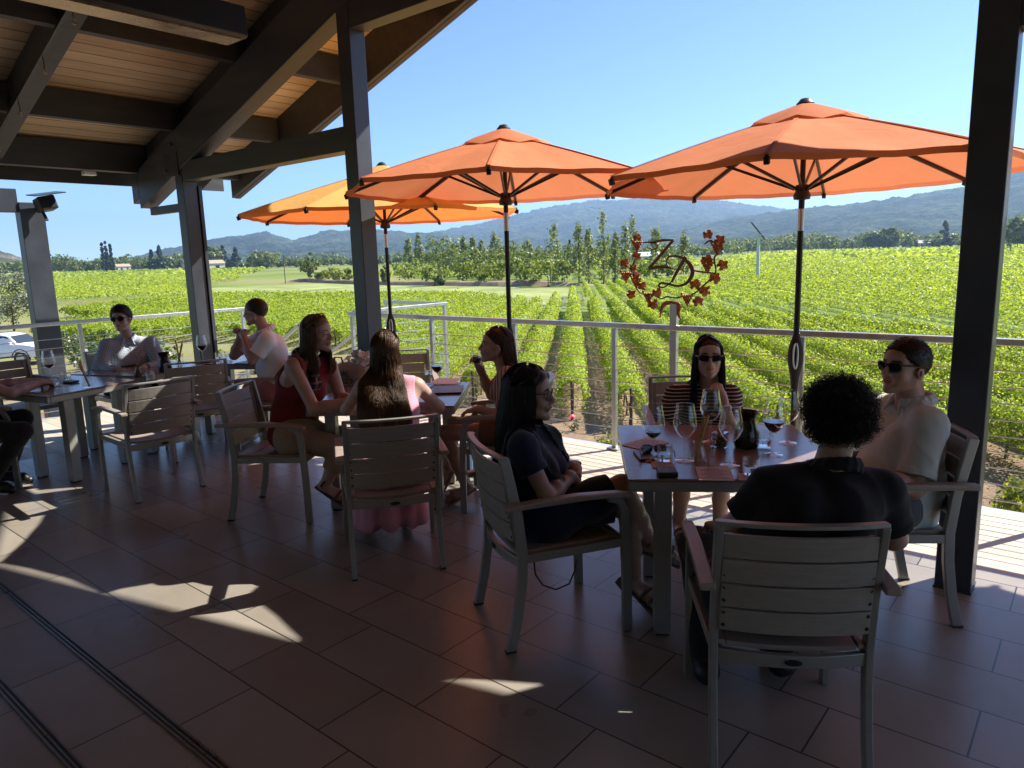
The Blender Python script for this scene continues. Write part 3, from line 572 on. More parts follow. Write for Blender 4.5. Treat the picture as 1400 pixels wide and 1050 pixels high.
# far tree lines as masses
def tree_line(name, az0, az1, dist, hmin, hmax, n, label, mat, depth=60):
    Ps, Ns = [], []; dist, hmin, hmax = dist * GS, hmin * GS, hmax * GS; az0, az1 = min(az0, az1), max(az0, az1)
    for i in range(n):
        a = rng.uniform(az0, az1); d = dist + rng.uniform(-depth, depth); x, y = at_az(a, d); h = rng.uniform(hmin, hmax) * (.7 + .6 * float(vnoise(np.array(a * 1.1), np.array(3.3)))); wv = h * rng.uniform(.7, 1.4)
        P, Nm, _ = crown_points('broad' if rng.random() < .8 else 'round', h, wv, 110, rng); P += np.array([x, y, float(gz(x, y))]); Ps.append(P); Ns.append(Nm)
    P = np.concatenate(Ps); V, Fq = cards(P, np.concatenate(Ns), dist * .0032 * rng.uniform(.7, 1.3, len(P)), rng)
    o = mesh_np(name, V, Fq, mat); tag(o, label, 'tree line', kind='stuff')
a = px2az
tree_line('tree_line', a(-60), a(300), 760, 9, 14, 210, 'far green line of trees at the left end of the valley', M['tree'])
tree_line('tree_line', a(260), a(560), 640, 4, 7, 150, 'far line of trees behind the meadow', M['tree'])
tree_line('tree_line', a(560), a(1010), 520, 4.5, 8, 130, 'far line of trees behind the poplars', M['tree'])
tree_line('tree_line', a(980), a(1500), 680, 8, 15, 230, 'grey green line of trees at the right end of the valley', M['tree'])
tree_line('tree_line', a(-60), a(1500), 1250, 9, 15, 420, 'hazy band of trees at the foot of the hills', M['tree'], 250)
# hills
def hillmat(name, c1, c2, c3, s1=.004, s2=.03):
    m, nt, b = newmat(name); L = nt.links; tc = N(nt, 'ShaderNodeTexCoord')
    n1 = N(nt, 'ShaderNodeTexNoise', Scale=s1, Detail=7., Roughness=.62); n2 = N(nt, 'ShaderNodeTexNoise', Scale=s2, Detail=5., Roughness=.7)
    for n in (n1, n2): L.new(tc.outputs['Object'], n.inputs['Vector'])
    mi = N(nt, 'ShaderNodeMath', operation='MULTIPLY_ADD'); mi.inputs[1].default_value = .55; L.new(n2.outputs['Fac'], mi.inputs[0])
    m2 = N(nt, 'ShaderNodeMath', operation='MULTIPLY'); m2.inputs[1].default_value = .5; L.new(n1.outputs['Fac'], m2.inputs[0]); L.new(m2.outputs[0], mi.inputs[2])
    r = ramp(nt, mi.outputs[0], [(.40, c1), (.53, c2), (.66, c3)]); L.new(r.outputs[0], b.inputs['Base Color']); b.inputs['Roughness'].default_value = 1; b.inputs['Specular IOR Level'].default_value = 0
    bp = N(nt, 'ShaderNodeBump', Strength=1.0, Distance=26); L.new(n2.outputs['Fac'], bp.inputs['Height']); L.new(bp.outputs[0], b.inputs['Normal'])
    return m
def hill(name, prof, dist, front, seed, mat, rough=.16, back=700, trees=0):
    az = np.array([p[0] for p in prof])[::-1]; ev = np.array([p[1] for p in prof])[::-1]
    A = np.linspace(az[0], az[-1], 760); E = np.interp(A, az, ev); K = 120
    T = np.linspace(0, 1, K); rr = front + (dist - front) * T; V = []
    Ag, Rg = np.meshgrid(R(1) * A, rr, indexing='ij'); X = Rg * np.cos(Ag); Y = Rg * np.sin(Ag)
    Hr = (E * dist)[:, None]; rid = 1 - np.abs(2 * fbm(X / 620, Y / 620, 5, seed) - 1); sm = T[None, :] ** 1.15
    Zz = Hr * sm * (1 - (1 - T[None, :]) * .55 * rid) + Hr * rough * (fbm(X / 260, Y / 260, 5, seed + 9) - .5) * np.sin(T * math.pi)[None, :] * 1.6
    Zz += (fbm(X / 38, Y / 38, 3, seed + 31) - .5) * 22 * np.minimum(1, 3 * sm) * (dist / 4500)
    jag = (vnoise(A * 26, A * 0 + 3, seed) - .5) * .0016 * dist; Zz[:, -1] += jag; Zz[:, 0] = -15
    X2 = np.concatenate([X, X[:, -1:] * (dist + back) / dist], 1); Y2 = np.concatenate([Y, Y[:, -1:] * (dist + back) / dist], 1); Z2 = np.concatenate([Zz + CH, Zz[:, :1] * 0 - 20], 1)
    nK = K + 1; V = np.stack([X2, Y2, Z2], -1).reshape(-1, 3); i = np.arange(len(A) - 1)[:, None] * nK + np.arange(nK - 1)[None, :]
    Fq = np.stack([i, i + 1, i + nK + 1, i + nK], -1).reshape(-1, 4)
    o = mesh_np(name, V, Fq, mat, smooth=True); tag(o, kind='structure')
hm = hillmat('forested_hill', (.004, .010, .006), (.04, .058, .03), (.11, .125, .06), .005, .03)
hill('mountain_ridge', [(146, .0), (141.85, .0271), (137.41, .0329), (134.0, .0411), (130.58, .0511), (127.16, .0638), (123.77, .0714), (120.44, .072), (118.25, .0713), (115.56, .0692), (112.93, .0623), (109.85, .0524), (106.4, .0422), (100.89, .0339), (91.08, .0216), (80, .02)], 6200, 2600, 3, hm)
hill('mountain_ridge', [(124, .0), (120.44, .0117), (116.6, .0286), (112.9, .042), (109.84, .0469), (107.87, .0498), (105.48, .052), (103.18, .0549), (101.41, .0581), (99.7, .0612), (97.66, .0668), (94.98, .0804), (91.4, .0864), (85.16, .0839), (70, .06)], 3600, 1700, 17, hm)
hill('mountain_ridge', [(159.5, .0), (158.38, .0051), (156.99, .0131), (154.63, .0228), (152.68, .031), (151.19, .0351), (149.68, .0374), (148.66, .0407), (147.89, .0414), (146.89, .0337), (146.12, .0306), (144.5, .0376), (143.42, .0419), (141.8, .0404), (139.6, .0415), (137.39, .0367), (135.15, .0358), (130.63, .0219), (126.09, .0049), (124, 0)], 4200, 2000, 29, hm)
hill('grassy_hill', [(185, .06), (177.0, .0489), (171.34, .0389), (166.65, .0314), (164.46, .0228), (163.9, .0194), (163.16, .0126), (162.2, .0055), (160.99, .0006), (160, 0)], 2200, 1500, 41, hillmat('scrubby_hill', (.05, .06, .03), (.10, .10, .05), (.24, .20, .12), .008, .04))
hill('mountain_ridge', [(163, .0), (160.56, .0045), (156.15, .0042), (153.32, .0044), (145.16, .0076), (140, .004)], 7200, 5200, 51, hm)
# olive tree, shrubs, ground cover
for x, y, h, w_, lab in [(-66.3, 18.6, 5.0, 5.5, 'grey green olive tree beyond the left railing'), (-63.0, 15.0, 4.6, 5.5, 'grey green olive tree at the far left edge of the view'), (-70, 15.5, 5.2, 6, 'grey green olive tree behind the other olives at the left edge')]:
    x, y, h, w_ = x * GS, y * GS, h * GS, w_ * GS; r_ = empty('olive_tree', (x, y, GZ - .05)); tag(r_, lab, 'tree', 'olive trees by the parked car'); tree_mesh('olive', h, w_, .17, 6500, M['olive'], rng, r_)
def shrub(x, y, z, h, w_, lab, mat, size, n, group, flowers=None):
    r_ = empty('shrub', (x, y, z)); tag(r_, lab, 'shrub', group); P, Nm, cl = crown_points('bush', h, w_, n, rng); V, Fq = cards(P, Nm, size * rng.uniform(.6, 1.3, n), rng, .6); mesh_np('foliage', V, Fq, mat, r_)
    m = MB()
    for p in cl[:10]: m.tube([(0, 0, -.05), (p[0] * .4, p[1] * .4, p[2] * .5), tuple(p)], [.014, .01, .004], 5)
    m.build('stem', M['bark'], r_)
    if flowers:
        k = 30; i = rng.permutation(n)[:k]; V, Fq = cards(P[i] * 1.04, Nm[i], np.full(k, size * 1.1), rng, 1); tag(mesh_np('flowers', V, Fq, flowers, r_), kind='stuff')
wf = simple('pale_flower', (.75, .62, .58), .7, var=.2); rf = simple('red_flower', (.7, .05, .08), .6, var=.2)
LS = 'leafy garden shrub between the parked car and the left deck'
for i, (x, y, h, w_) in enumerate([(-37.5, 13.4, 1.3, 2.2), (-36, 14.6, 1.2, 2.0), (-34.2, 13.2, 1.25, 1.9), (-33, 15.0, 1.1, 1.8), (-41, 14.8, 1.2, 2.2), (-43.5, 16.6, 1.1, 2.4), (-46, 15.2, 1.3, 2.6), (-31, 16.2, 1.0, 1.7), (-38.5, 17.2, .9, 2), (-29, 17.5, .9, 1.8), (-47.5, 18, 1.1, 2.2)]):
    shrub(x * GS, y * GS, GZ, h * 1.15, w_ * 1.15, LS, M['shrub'] if i % 2 else M['shrubdark'], .17, 900, 'garden shrubs on the left', wf if i % 3 == 0 else None)
for x, y, h, w_, mt, lab in [(-.55, 9.3, 1.75, 1.5, 'shrub', 'yellow green shrub just beyond the right railing'), (.35, 9.0, 1.7, 1.5, 'shrub', 'yellow green shrub farther right beyond the right railing'), (-.1, 10.6, 1.6, 1.5, 'shrubdark', 'darker green shrub behind the yellow green ones at the right'), (1.2, 9.6, 1.7, 1.5, 'shrub', 'yellow green shrub at the far right beyond the railing')]:
    shrub(x, y, -2.6, h, w_, lab, M[mt], .075, 2600, 'shrubs beyond the right railing')
shrub(-11.0 * GS, 15.75 * GS, GZ, .5, .6, 'small rose bush with one red bloom beside the vine rows', M['shrubdark'], .06, 160, None); o = mesh_np('rose_bloom', *cards(np.array([[0, 0, .5], [.05, .02, .47], [-.05, 0, .48], [.0, -.04, .46], [.03, -.05, .5]]) + rng.normal(scale=.02, size=(5, 3)), rng.normal(size=(5, 3)), np.full(5, .17), rng, 1), rf, [x for x in bpy.data.objects if x.name.startswith('shrub') and x.get('label', '').startswith('small rose')][0])
n = 2600; gx = rng.uniform(-9.6, -7.6, n) * GS; gy = rng.uniform(14.6, 15.6, n) * GS; V, Fq = cards(np.column_stack([gx, gy, GZ + rng.uniform(.03, .3, n)]), rng.normal(scale=.6, size=(n, 3)) + [0, 0, 1], rng.uniform(.05, .12, n), rng); o = mesh_np('ground_cover', V, Fq, M['shrub']); tag(o, 'yellow green ground cover along the foot of the terrace', 'ground cover', kind='stuff')
# poles, wind machine
def upole(x, y, h, lab, name='utility_pole', col=None):
    x, y, h = x * GS, y * GS, h * GS; r_ = empty(name, (x, y, float(gz(x, y)))); tag(r_, lab, 'pole'); m = MB(); m.tube([(0, 0, 0), (0, 0, h)], [.13, .09], 8); m.build('pole_shaft', M['bark'], r_); m = MB(); m.box((0, 0, h - .5), (1.5, .12, .12), rz=.6); m.build('crossarm', M['bark'], r_)
    m = MB()
    for s in (-.6, .6): m.tube([(s * math.cos(.6), s * math.sin(.6), h - .44), (s * math.cos(.6), s * math.sin(.6), h - .25)], .06, 6)
    m.build('insulator', M['rail'], r_)
upole(-154.2, 100.6, 7.0, 'thin wooden utility pole in the meadow on the left'); upole(-80, 110.2, 7.8, 'thin wooden utility pole among the round trees'); upole(-26.5, 286, 9, 'reddish brown pole in the far field right of the thick post')
wm = empty('wind_machine', (-39.0 * GS, 101.9 * GS, GZ)); wm.scale = (GS,) * 3; tag(wm, 'white vineyard wind machine pole with a tilted dark fan blade', 'wind machine')
m = MB(); m.tube([(0, 0, 0), (0, 0, 6.6)], [.27, .2], 12); m.build('tower', simple('galvanised_white', (.6, .6, .58), .5, var=.1), wm, smooth=True)
m = MB(); m.box((0, 0, 6.75), (.5, .8, .3), rz=.6); m.build('gearbox', M['rail'], wm, bevel=.05)
m = MB(); d = Vector((-.42, -.35, .84)); m.bar(Vector((.3, .25, 6.75)) - d * 1.0 + Vector((0, 0, .2)), Vector((.0, 0, 6.9)) + d * 2.0, .34, .06, up=(.6, .7, .2)); m.build('fan_blade', M['steel_dark'], wm)
# far houses
def house(px, dist, w_, d_, h, lab, wall, roof):
    dist, w_, d_, h = dist * GS, w_ * GS, d_ * GS, h * GS; x, y = at_az(px2az(px), dist); r_ = empty('farmhouse', (x, y, float(gz(x, y)) - .1), R(px2az(px)) + math.pi / 2 + .3); tag(r_, lab, 'house')
    m = MB(); m.box((0, 0, h / 2), (w_, d_, h)); m.build('wall', wall, r_)
    m = MB(); e = .6; hr = h * .5; m.add([(-w_ / 2 - e, -d_ / 2 - e, h), (w_ / 2 + e, -d_ / 2 - e, h), (w_ / 2 + e, d_ / 2 + e, h), (-w_ / 2 - e, d_ / 2 + e, h), (-w_ / 2 - e, 0, h + hr), (w_ / 2 + e, 0, h + hr)], [(0, 1, 5, 4), (2, 3, 4, 5), (0, 4, 3), (1, 2, 5), (0, 3, 2, 1)]); m.build('roof', roof, r_)
    for k in (-.3, .05, .32):
        m = MB(); m.box((k * w_, d_ / 2 + .03, h * .55), (w_ * .1, .1, h * .4)); m.build('window', M['black'], r_)
        m = MB(); m.box((k * w_, -d_ / 2 - .03, h * .55), (w_ * .1, .1, h * .4)); m.build('window', M['black'], r_)
wa = simple('cream_house_wall', (.55, .50, .42), .8); ro = simple('tan_tile_roof', (.36, .28, .21), .8, var=.2, scale=2)
house(290, 560, 26, 10, 5, 'long farmhouse with a tan roof among trees on the left', wa, ro); house(178, 690, 13, 9, 4.5, 'small pale house by the three cypresses', wa, ro); house(1262, 640, 12, 9, 4.5, 'small pale farm building in the right tree line', wa, simple('grey_roof', (.4, .39, .38), .7)); house(884, 300, 12, 7, 3.2, 'low pale shed behind the poplars near the sign', simple('pale_blue_wall', (.5, .55, .6), .7), simple('white_roof', (.7, .7, .7), .6))
# ------------------------------------------------------------------ umbrellas
def fabric(name, col, tcol, back=None, tr=.42):
    m, nt, b = newmat(name); L = nt.links
    tc = N(nt, 'ShaderNodeTexCoord'); nz = N(nt, 'ShaderNodeTexNoise', Scale=3., Detail=5.); L.new(tc.outputs['Object'], nz.inputs['Vector'])
    r = ramp(nt, nz.outputs['Fac'], [(.3, [c * .90 for c in col]), (.7, [min(1, c * 1.08) for c in col])])
    src = r.outputs[0]
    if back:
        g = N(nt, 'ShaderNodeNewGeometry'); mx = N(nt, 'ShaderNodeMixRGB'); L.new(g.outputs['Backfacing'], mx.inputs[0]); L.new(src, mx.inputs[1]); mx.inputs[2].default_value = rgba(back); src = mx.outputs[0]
    L.new(src, b.inputs['Base Color']); b.inputs['Roughness'].default_value = .85; b.inputs['Specular IOR Level'].default_value = .2
    wv = N(nt, 'ShaderNodeTexNoise', Scale=180., Detail=2.); L.new(tc.outputs['Object'], wv.inputs['Vector']); n3 = N(nt, 'ShaderNodeTexNoise', Scale=5., Detail=3., Distortion=1.2); L.new(tc.outputs['Object'], n3.inputs['Vector'])
    ad = N(nt, 'ShaderNodeMath', operation='MULTIPLY_ADD'); ad.inputs[1].default_value = .12; L.new(wv.outputs['Fac'], ad.inputs[0]); L.new(n3.outputs['Fac'], ad.inputs[2])
    bp = N(nt, 'ShaderNodeBump', Strength=.3, Distance=.02); L.new(ad.outputs[0], bp.inputs['Height']); L.new(bp.outputs[0], b.inputs['Normal'])
    t = N(nt, 'ShaderNodeBsdfTranslucent'); t.inputs['Color'].default_value = rgba(tcol); L.new(bp.outputs[0], t.inputs['Normal'])
    mx = N(nt, 'ShaderNodeMixShader'); mx.inputs[0].default_value = tr; L.new(b.outputs[0], mx.inputs[1]); L.new(t.outputs[0], mx.inputs[2]); L.new(mx.outputs[0], nt.nodes['Material Output'].inputs['Surface'])
    return m
M['orange'] = fabric('orange_canvas', (.66, .235, .11), (.80, .26, .115), tr=.28)
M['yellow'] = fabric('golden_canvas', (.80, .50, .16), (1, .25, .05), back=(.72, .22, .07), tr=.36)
def umbrella(x, y, zr, rise, rad, rot, label, mat, seed, tilt=0.3):
    root = empty('patio_umbrella', (x, y, 0)); tag(root, label, 'umbrella', 'orange umbrellas along the deck')
    zt_ = zr + rise; hub = zr + .02; rg_ = np.random.default_rng(seed)
    NS, NR = 12, 10; vs = []; fs = []
    can = MB()
    for p in range(8):
        a0 = rot + p * math.pi / 4; a1 = a0 + math.pi / 4
        for s in range(NS + 1):
            u = s / NS
            for i in range(NR + 1):
                t = .1 + .9 * i / NR
                p0 = Vector((math.cos(a0), math.sin(a0), 0)) * rad * t; p1 = Vector((math.cos(a1), math.sin(a1), 0)) * rad * t; q = p0.lerp(p1, u)
                z = zt_ - rise * t ** 1.12 - .075 * t * t * (1.1 - t) * math.sin(math.pi * u) * (.9 + .25 * math.sin(seed + p * 2.1)) + .003 * math.sin(u * 17 + p + seed) * t
                shrink = 1 - .018 * math.sin(math.pi * u) * t; vs.append((q.x * shrink, q.y * shrink, z))
        b = p * (NS + 1) * (NR + 1)
        for s in range(NS):
            for i in range(NR): k = b + s * (NR + 1) + i; fs.append((k, k + 1, k + NR + 2, k + NR + 1))
    can.add(vs, fs); co_ = can.build('canopy', mat, root, smooth=True)
    # hem strip
    hm_ = MB()
    for p in range(8):
        b = p * (NS + 1) * (NR + 1); e = [Vector(vs[b + s * (NR + 1) + NR]) for s in range(NS + 1)]
        hm_.add(e + [v * .998 - Vector((0, 0, .028)) for v in e], [(s, s + 1, NS + 2 + s, NS + 1 + s) for s in range(NS)])
    hm_.build('hem', mat, co_, smooth=True)
    sm = MB()
    for p in range(8):
        a = rot + p * math.pi / 4; d = Vector((math.cos(a), math.sin(a), 0)); sm.sweep([d * (rad * t) + Vector((0, 0, zt_ - rise * t ** 1.12 + .003)) for t in (.24, .4, .6, .8, 1.0)], .022, .003)
    sm.build('seam', mat, co_)
    vt = MB(); v2 = []; f2 = []
    for k in range(16):
        a = rot + k * math.pi / 8; sc = .97 if k % 2 else 1.0; v2 += [(math.cos(a) * .05, math.sin(a) * .05, zt_ + .045), (math.cos(a) * .3 * sc, math.sin(a) * .3 * sc, zt_ - rise * (.3 / rad) ** 1.12 + .034 - (.022 if k % 2 else 0)), (math.cos(a) * .37 * sc, math.sin(a) * .37 * sc, zt_ - rise * (.37 / rad) ** 1.12 + .022 - (.03 if k % 2 else 0))]
    for k in range(16):
        for i in range(2): q = ((k + 1) % 16) * 3; f2.append((k * 3 + i, k * 3 + i + 1, q + i + 1, q + i))
    vt.add(v2, f2); vt.build('vent', mat, root, smooth=True)
    m = MB(); m.lathe([(0, .085), (.03, .078), (.045, .06), (.055, .05), (.055, .03), (0, .03)], (0, 0, zt_), 14); m.build('finial', M['black'], root, smooth=True)
    ru = zr + rise * .28; 
    for p in range(8):
        a = rot + p * math.pi / 4; d = Vector((math.cos(a), math.sin(a), 0)); m = MB()
        pts = [d * (rad * t) + Vector((0, 0, zt_ - rise * t ** 1.12 - .018)) for t in (.03, .25, .5, .75, 1.0)]
        m.sweep(pts, .016, .022); m.build('rib', M['black'], root)
        m = MB(); mid = d * (rad * .5) + Vector((0, 0, zt_ - rise * .5 ** 1.12 - .03)); m.bar(d * .045 + Vector((0, 0, zr - .075)), mid, .014, .018); m.build('strut', M['black'], root)
        m = MB(); m.bar(d * (rad * .985) + Vector((0, 0, zt_ - rise - .03)), d * (rad * 1.008) + Vector((0, 0, zt_ - rise * 1.02 - .03)), .03, .04); m.build('rib_tip', M['black'], root, bevel=.006)
    m = MB(); m.lathe([(.02, -.045), (.05, -.04), (.055, -.015), (.042, .01), (.04, .05), (.02, .055)], (0, 0, zr - .1), 16); m.build('hub', M['black'], root, smooth=True)
    ax_ = hd.cross(Vector((0, 0, 1))); TM = Matrix.Translation((0, 0, zr)) @ Matrix.Rotation(R(-tilt), 4, ax_) @ Matrix.Translation((0, 0, -zr))
    for ch in root.children: ch.matrix_local = TM
    m = MB(); m.tube([(0, 0, .08), (0, 0, zr - .05)], .019, 14); m.tube([TM @ Vector((0, 0, zr - .06)), TM @ Vector((0, 0, zt_ + .02))], .017, 12); m.build('pole', simple('bronze_black_pole', (.018, .017, .016), .35, metal=.4), root, smooth=True)
    m = MB(); m.tube([(0, 0, zr - .34), (0, 0, zr - .2)], .0205, 14); m.build('collar', M['rail'], root, smooth=True)
    m = MB(); m.lathe([(.02, -.24), (.024, -.2), (.032, -.12), (.05, -.03), (.052, .03), (.042, .09), (.026, .14), (.02, .16)], (0, 0, 1.0), 14); m.build('crank_cover', simple('black_nylon', (.013, .013, .014), .75, bump=.2, bscale=30), root, smooth=True)
    cm = Vector((x, y, 0)); d = (Vector((0, 0, 0)) - cm).normalized(); m = MB(); s = d.cross(Vector((0, 0, 1)))
    lp_ = [d * .06 + s * (.014 * math.cos(t)) + Vector((0, 0, 1.02 + .085 * math.sin(t))) for t in np.linspace(0, 2 * math.pi, 18)]; m.tube(lp_, .0065, 6, cap=False); m.build('crank_hook', M['rail'], root)
    m = MB(); m.lathe([(0, 0), (.27, 0), (.27, .035), (.22, .05), (.05, .06), (.035, .3), (.02, .31), (0, .31)], (0, 0, .002), 24); m.build('base', M['steel_dark'], root, smooth=True)
    return root
umbrella(-1.6, 4.9, 2.175, .40, 1.34, R(11), 'orange umbrella in front of the hills, nearest of the row', M['orange'], 1)
umbrella(-3.72, 4.45, 2.265, .38, 1.27, R(35.5), 'orange umbrella in the middle of the row, right of the second dark post', M['orange'], 2)
umbrella(-5.97, 5.15, 2.2, .45, 1.46, R(22), 'farthest umbrella of the row with a golden yellow sunlit top and orange underside', M['yellow'], 3, 0)
umbrella(.98, 4.85, 2.24, .38, 1.34, R(11), 'orange umbrella mostly hidden behind the thick right post', M['orange'], 4)
# ------------------------------------------------------------------ chairs
def chair_proto():
    root = empty('terrace_chair', (0, 0, 0)); A = M['alu']
    for s in (-1, 1):
        m = MB(); m.sweep([(s * .268, .265, 0), (s * .268, .262, .3), (s * .268, .25, .585), (s * .268, .225, .637), (s * .268, .17, .65)], .026, [.045, .045, .043, .036, .026], side=(1, 0, 0)); m.build('leg', A, root, bevel=.004)
        m = MB(); pts = [(s * .245, -.30, 0), (s * .245, -.262, .16), (s * .245, -.238, .32), (s * .245, -.232, .45), (s * .245, -.25, .62), (s * .245, -.278, .76), (s * .245, -.305, .885)]
        m.sweep(pts, .026, .045, side=(1, 0, 0)); lg = m.build('leg', A, root, bevel=.004)
        m = MB(); m.box((s * .245, -.30, .004), (.028, .047, .012)); m.build('foot_cap', M['rubber'], lg)
        m = MB(); m.sweep([(s * .276, .285, .655), (s * .278, .2, .671), (s * .278, .02, .683), (s * .278, -.16, .682), (s * .278, -.325, .675)], .05, .026, side=(1, 0, 0)); m.build('armrest', M['seatslat'], root, bevel=.007)
        m = MB(); m.box((s * .262, .0, .663), (.02, .46, .012)); m.build('arm_rail', A, root)
        m = MB(); m.bar((s * .243, -.232, .425), (s * .262, .245, .435), .024, .04); m.build('seat_rail', A, root, bevel=.003)
        m = MB(); m.sweep([(s * .222, -.262, .52), (s * .222, -.278, .68), (s * .222, -.302, .85)], .034, .006, side=(1, 0, 0)); sp_ = m.build('back_plate', A, root)
        m = MB()
        for k in range(8):
            t = k / 7; z = .525 + .32 * t; y = -.264 - .04 * t; m.tube([(s * .222, y + .002, z), (s * .222, y - .010, z)], .0065, 8)
        rv = m.build('rivets', M['black'], sp_); 
    m = MB(); m.sweep([(x, .252 + .0 * x, .43) for x in (-.25, 0, .25)], .03, .04, side=None); m.build('front_rail', A, root, bevel=.003)
    def rr(x): return -.238 - .035 * (1 - (x / .23) ** 2)
    m = MB(); m.sweep([(x, rr(x), .405) for x in np.linspace(-.235, .235, 9)], .022, .045); rrl = m.build('rear_rail', A, root, bevel=.003)
    m = MB(); n = 16; m.add([(.028 * math.cos(t), rr(0) - .0125, .405 + .010 * math.sin(t)) for t in np.linspace(0, 2 * math.pi, n + 1)[:-1]] + [(.028 * math.cos(t), rr(0) - .016, .405 + .010 * math.sin(t)) for t in np.linspace(0, 2 * math.pi, n + 1)[:-1]], [tuple(range(n, 2 * n))] + [(i, (i + 1) % n, n + (i + 1) % n, n + i) for i in range(n)]); m.build('oval_badge', M['black'], rrl)
    # seat slats across the width, dished
    ys = [-.2, -.105, -.01, .085, .18]
    for y in ys:
        m = MB(); m.sweep([(x, y, .447 - .016 * (1 - (x / .23) ** 2) + (.01 if y > .15 else 0) * 0) for x in np.linspace(-.205, .205, 9)], .088, .018); m.build('seat_slat', M['seatslat'], root, bevel=.003)
    for s in (-1, 1):
        m = MB(); m.box((s * .22, -.01, .448), (.022, .47, .018)); m.build('seat_edge', M['seatslat'], root, bevel=.003)
    for k in range(4):
        z = .545 + k * .0885; 
        def by(x, z): return -.232 - (.052 + .14 * (z - .6) if z > .6 else .018 + .23 * (z - .45)) * .55 - .028 * (1 - (x / .23) ** 2) - .02
        sl_ = Vector((0, -.145, 1)).normalized(); m = MB()
        ring = []
        for x in np.linspace(-.232, .232, 11):
            y = -.258 - .14 * (z - .5) - .03 * (1 - (x / .232) ** 2); c_ = Vector((x, y, z)); t_ = .0415
            ring.append([c_ - sl_ * t_ + Vector((0, -.008, 0)), c_ - sl_ * t_ + Vector((0, .008, 0)), c_ + sl_ * t_ + Vector((0, .008, 0)), c_ + sl_ * t_ + Vector((0, -.008, 0))])
        vs = [v for r_ in ring for v in r_]; fs = [(0, 1, 2, 3), (43, 42, 41, 40)]
        for i in range(10):
            for j in range(4): a_, b_ = 4 * i + j, 4 * i + (j + 1) % 4; fs.append((a_, a_ + 4, b_ + 4, b_))
        m.add(vs, fs); m.build('back_slat', M['slat'], root, bevel=.003)
    m = MB(); m.sweep([(x, -.307 - .03 * (1 - (x / .245) ** 2), .887) for x in np.linspace(-.255, .255, 9)], .03, .014); m.build('top_rail', A, root, bevel=.003)
    return root
CH0 = chair_proto()
CHAIRS = [((-.84, 2.44), 122.5, 'slatted armchair in the foreground seen from behind, under the person with curly hair'),
          ((-1.965, 2.61), 59, 'slatted armchair under the woman in the navy dress, seen from its side'),
          ((-2.0, 4.2), 304, 'slatted armchair under the woman in the striped top, beyond the near table'),
          ((-.80, 3.63), 217, 'slatted armchair under the man in the beige shirt by the thick post'),
          ((-3.17, 2.66), 144, 'slatted armchair seen from behind under the woman in the pink dress'),
          ((-4.40, 2.74), 33.7, 'slatted armchair with sunlit back under the woman in the red top'),
          ((-3.22, 3.77), 213, 'slatted armchair under the woman drinking from a tumbler'),
          ((-5.74, 2.41), 178, 'empty slatted armchair seen from behind at the left table'),
          ((-6.51, 3.19), 160, 'empty slatted armchair behind the other empty one, turned to the far table'),
          ((-8.05, 2.22), 8, 'empty slatted armchair beyond the left table facing us, with a sunlit seat'),
          ((-7.75, 3.1), 2, 'slatted armchair under the man in the plaid shirt'),
          ((-6.16, 3.78), 215, 'slatted armchair under the man in the white polo shirt'),
          ((-6.66, 1.36), 42, 'slatted armchair at the left edge of the view under the cut off person'),
          ((-4.85, 4.3), 320, 'slatted armchair holding the tote bag behind the middle table')]
for i, (p, ang, lab) in enumerate(CHAIRS):
    c_ = CH0 if i == 0 else copy_tree(CH0); c_.location = (p[0], p[1], 0); c_.rotation_euler = (0, 0, R(ang - 90)); tag(c_, lab, 'chair', 'slatted terrace armchairs')
# ------------------------------------------------------------------ tables
def table(cx, cy, ang, w_, d_, label, legs=None):
    root = empty('terrace_table', (cx, cy, 0), R(ang)); tag(root, label, 'table', 'square terrace tables')
    m = MB(); m.box((0, 0, .745), (w_, d_, .012)); m.build('tabletop', M['tabletop'], root, bevel=.003)
    m = MB()
    for s in (-1, 1): m.box((0, s * (d_ / 2 - .014), .715), (w_ - .004, .028, .046)); m.box((s * (w_ / 2 - .014), 0, .715), (.028, d_ - .06, .046))
    m.build('apron', M['alu'], root, bevel=.003)
    for x, y in (legs or [(-w_ / 2 + .1, -d_ / 2 + .08), (w_ / 2 - .1, -d_ / 2 + .08), (-w_ / 2 + .1, d_ / 2 - .25), (w_ / 2 - .1, d_ / 2 - .25)]):
        m = MB(); m.box((x, y, .352), (.075, .075, .68)); l_ = m.build('leg', M['alu'], root, bevel=.004)
        m = MB(); m.box((x, y, .006), (.06, .06, .012)); m.build('glide', M['rubber'], l_)
    return root
table(-1.44, 3.335, 34, .97, 1.02, 'terrace table on the right set with many wine glasses', [(-.33, -.455), (.33, -.455), (-.33, .15), (.33, .15)])
table(-4.02, 3.46, 36, 1.02, .93, 'middle terrace table where four women sit', [(-.36, -.38), (.36, -.38), (-.36, .2), (.36, .2)])
table(-6.90, 2.22, 14.5, .9, .82, 'left terrace table with tumblers and a small bottle of flowers, nearest of the pair', [(-.02, -.25), (.4, -.24), (-.3, .3), (.3, .3)])
table(-7.30, 3.10, 22, .9, .9, 'terrace table with the black carafe pushed against the left table')
table(-6.95, 4.02, 28, .85, .75, 'far terrace table under the elbows of the man in the white polo')
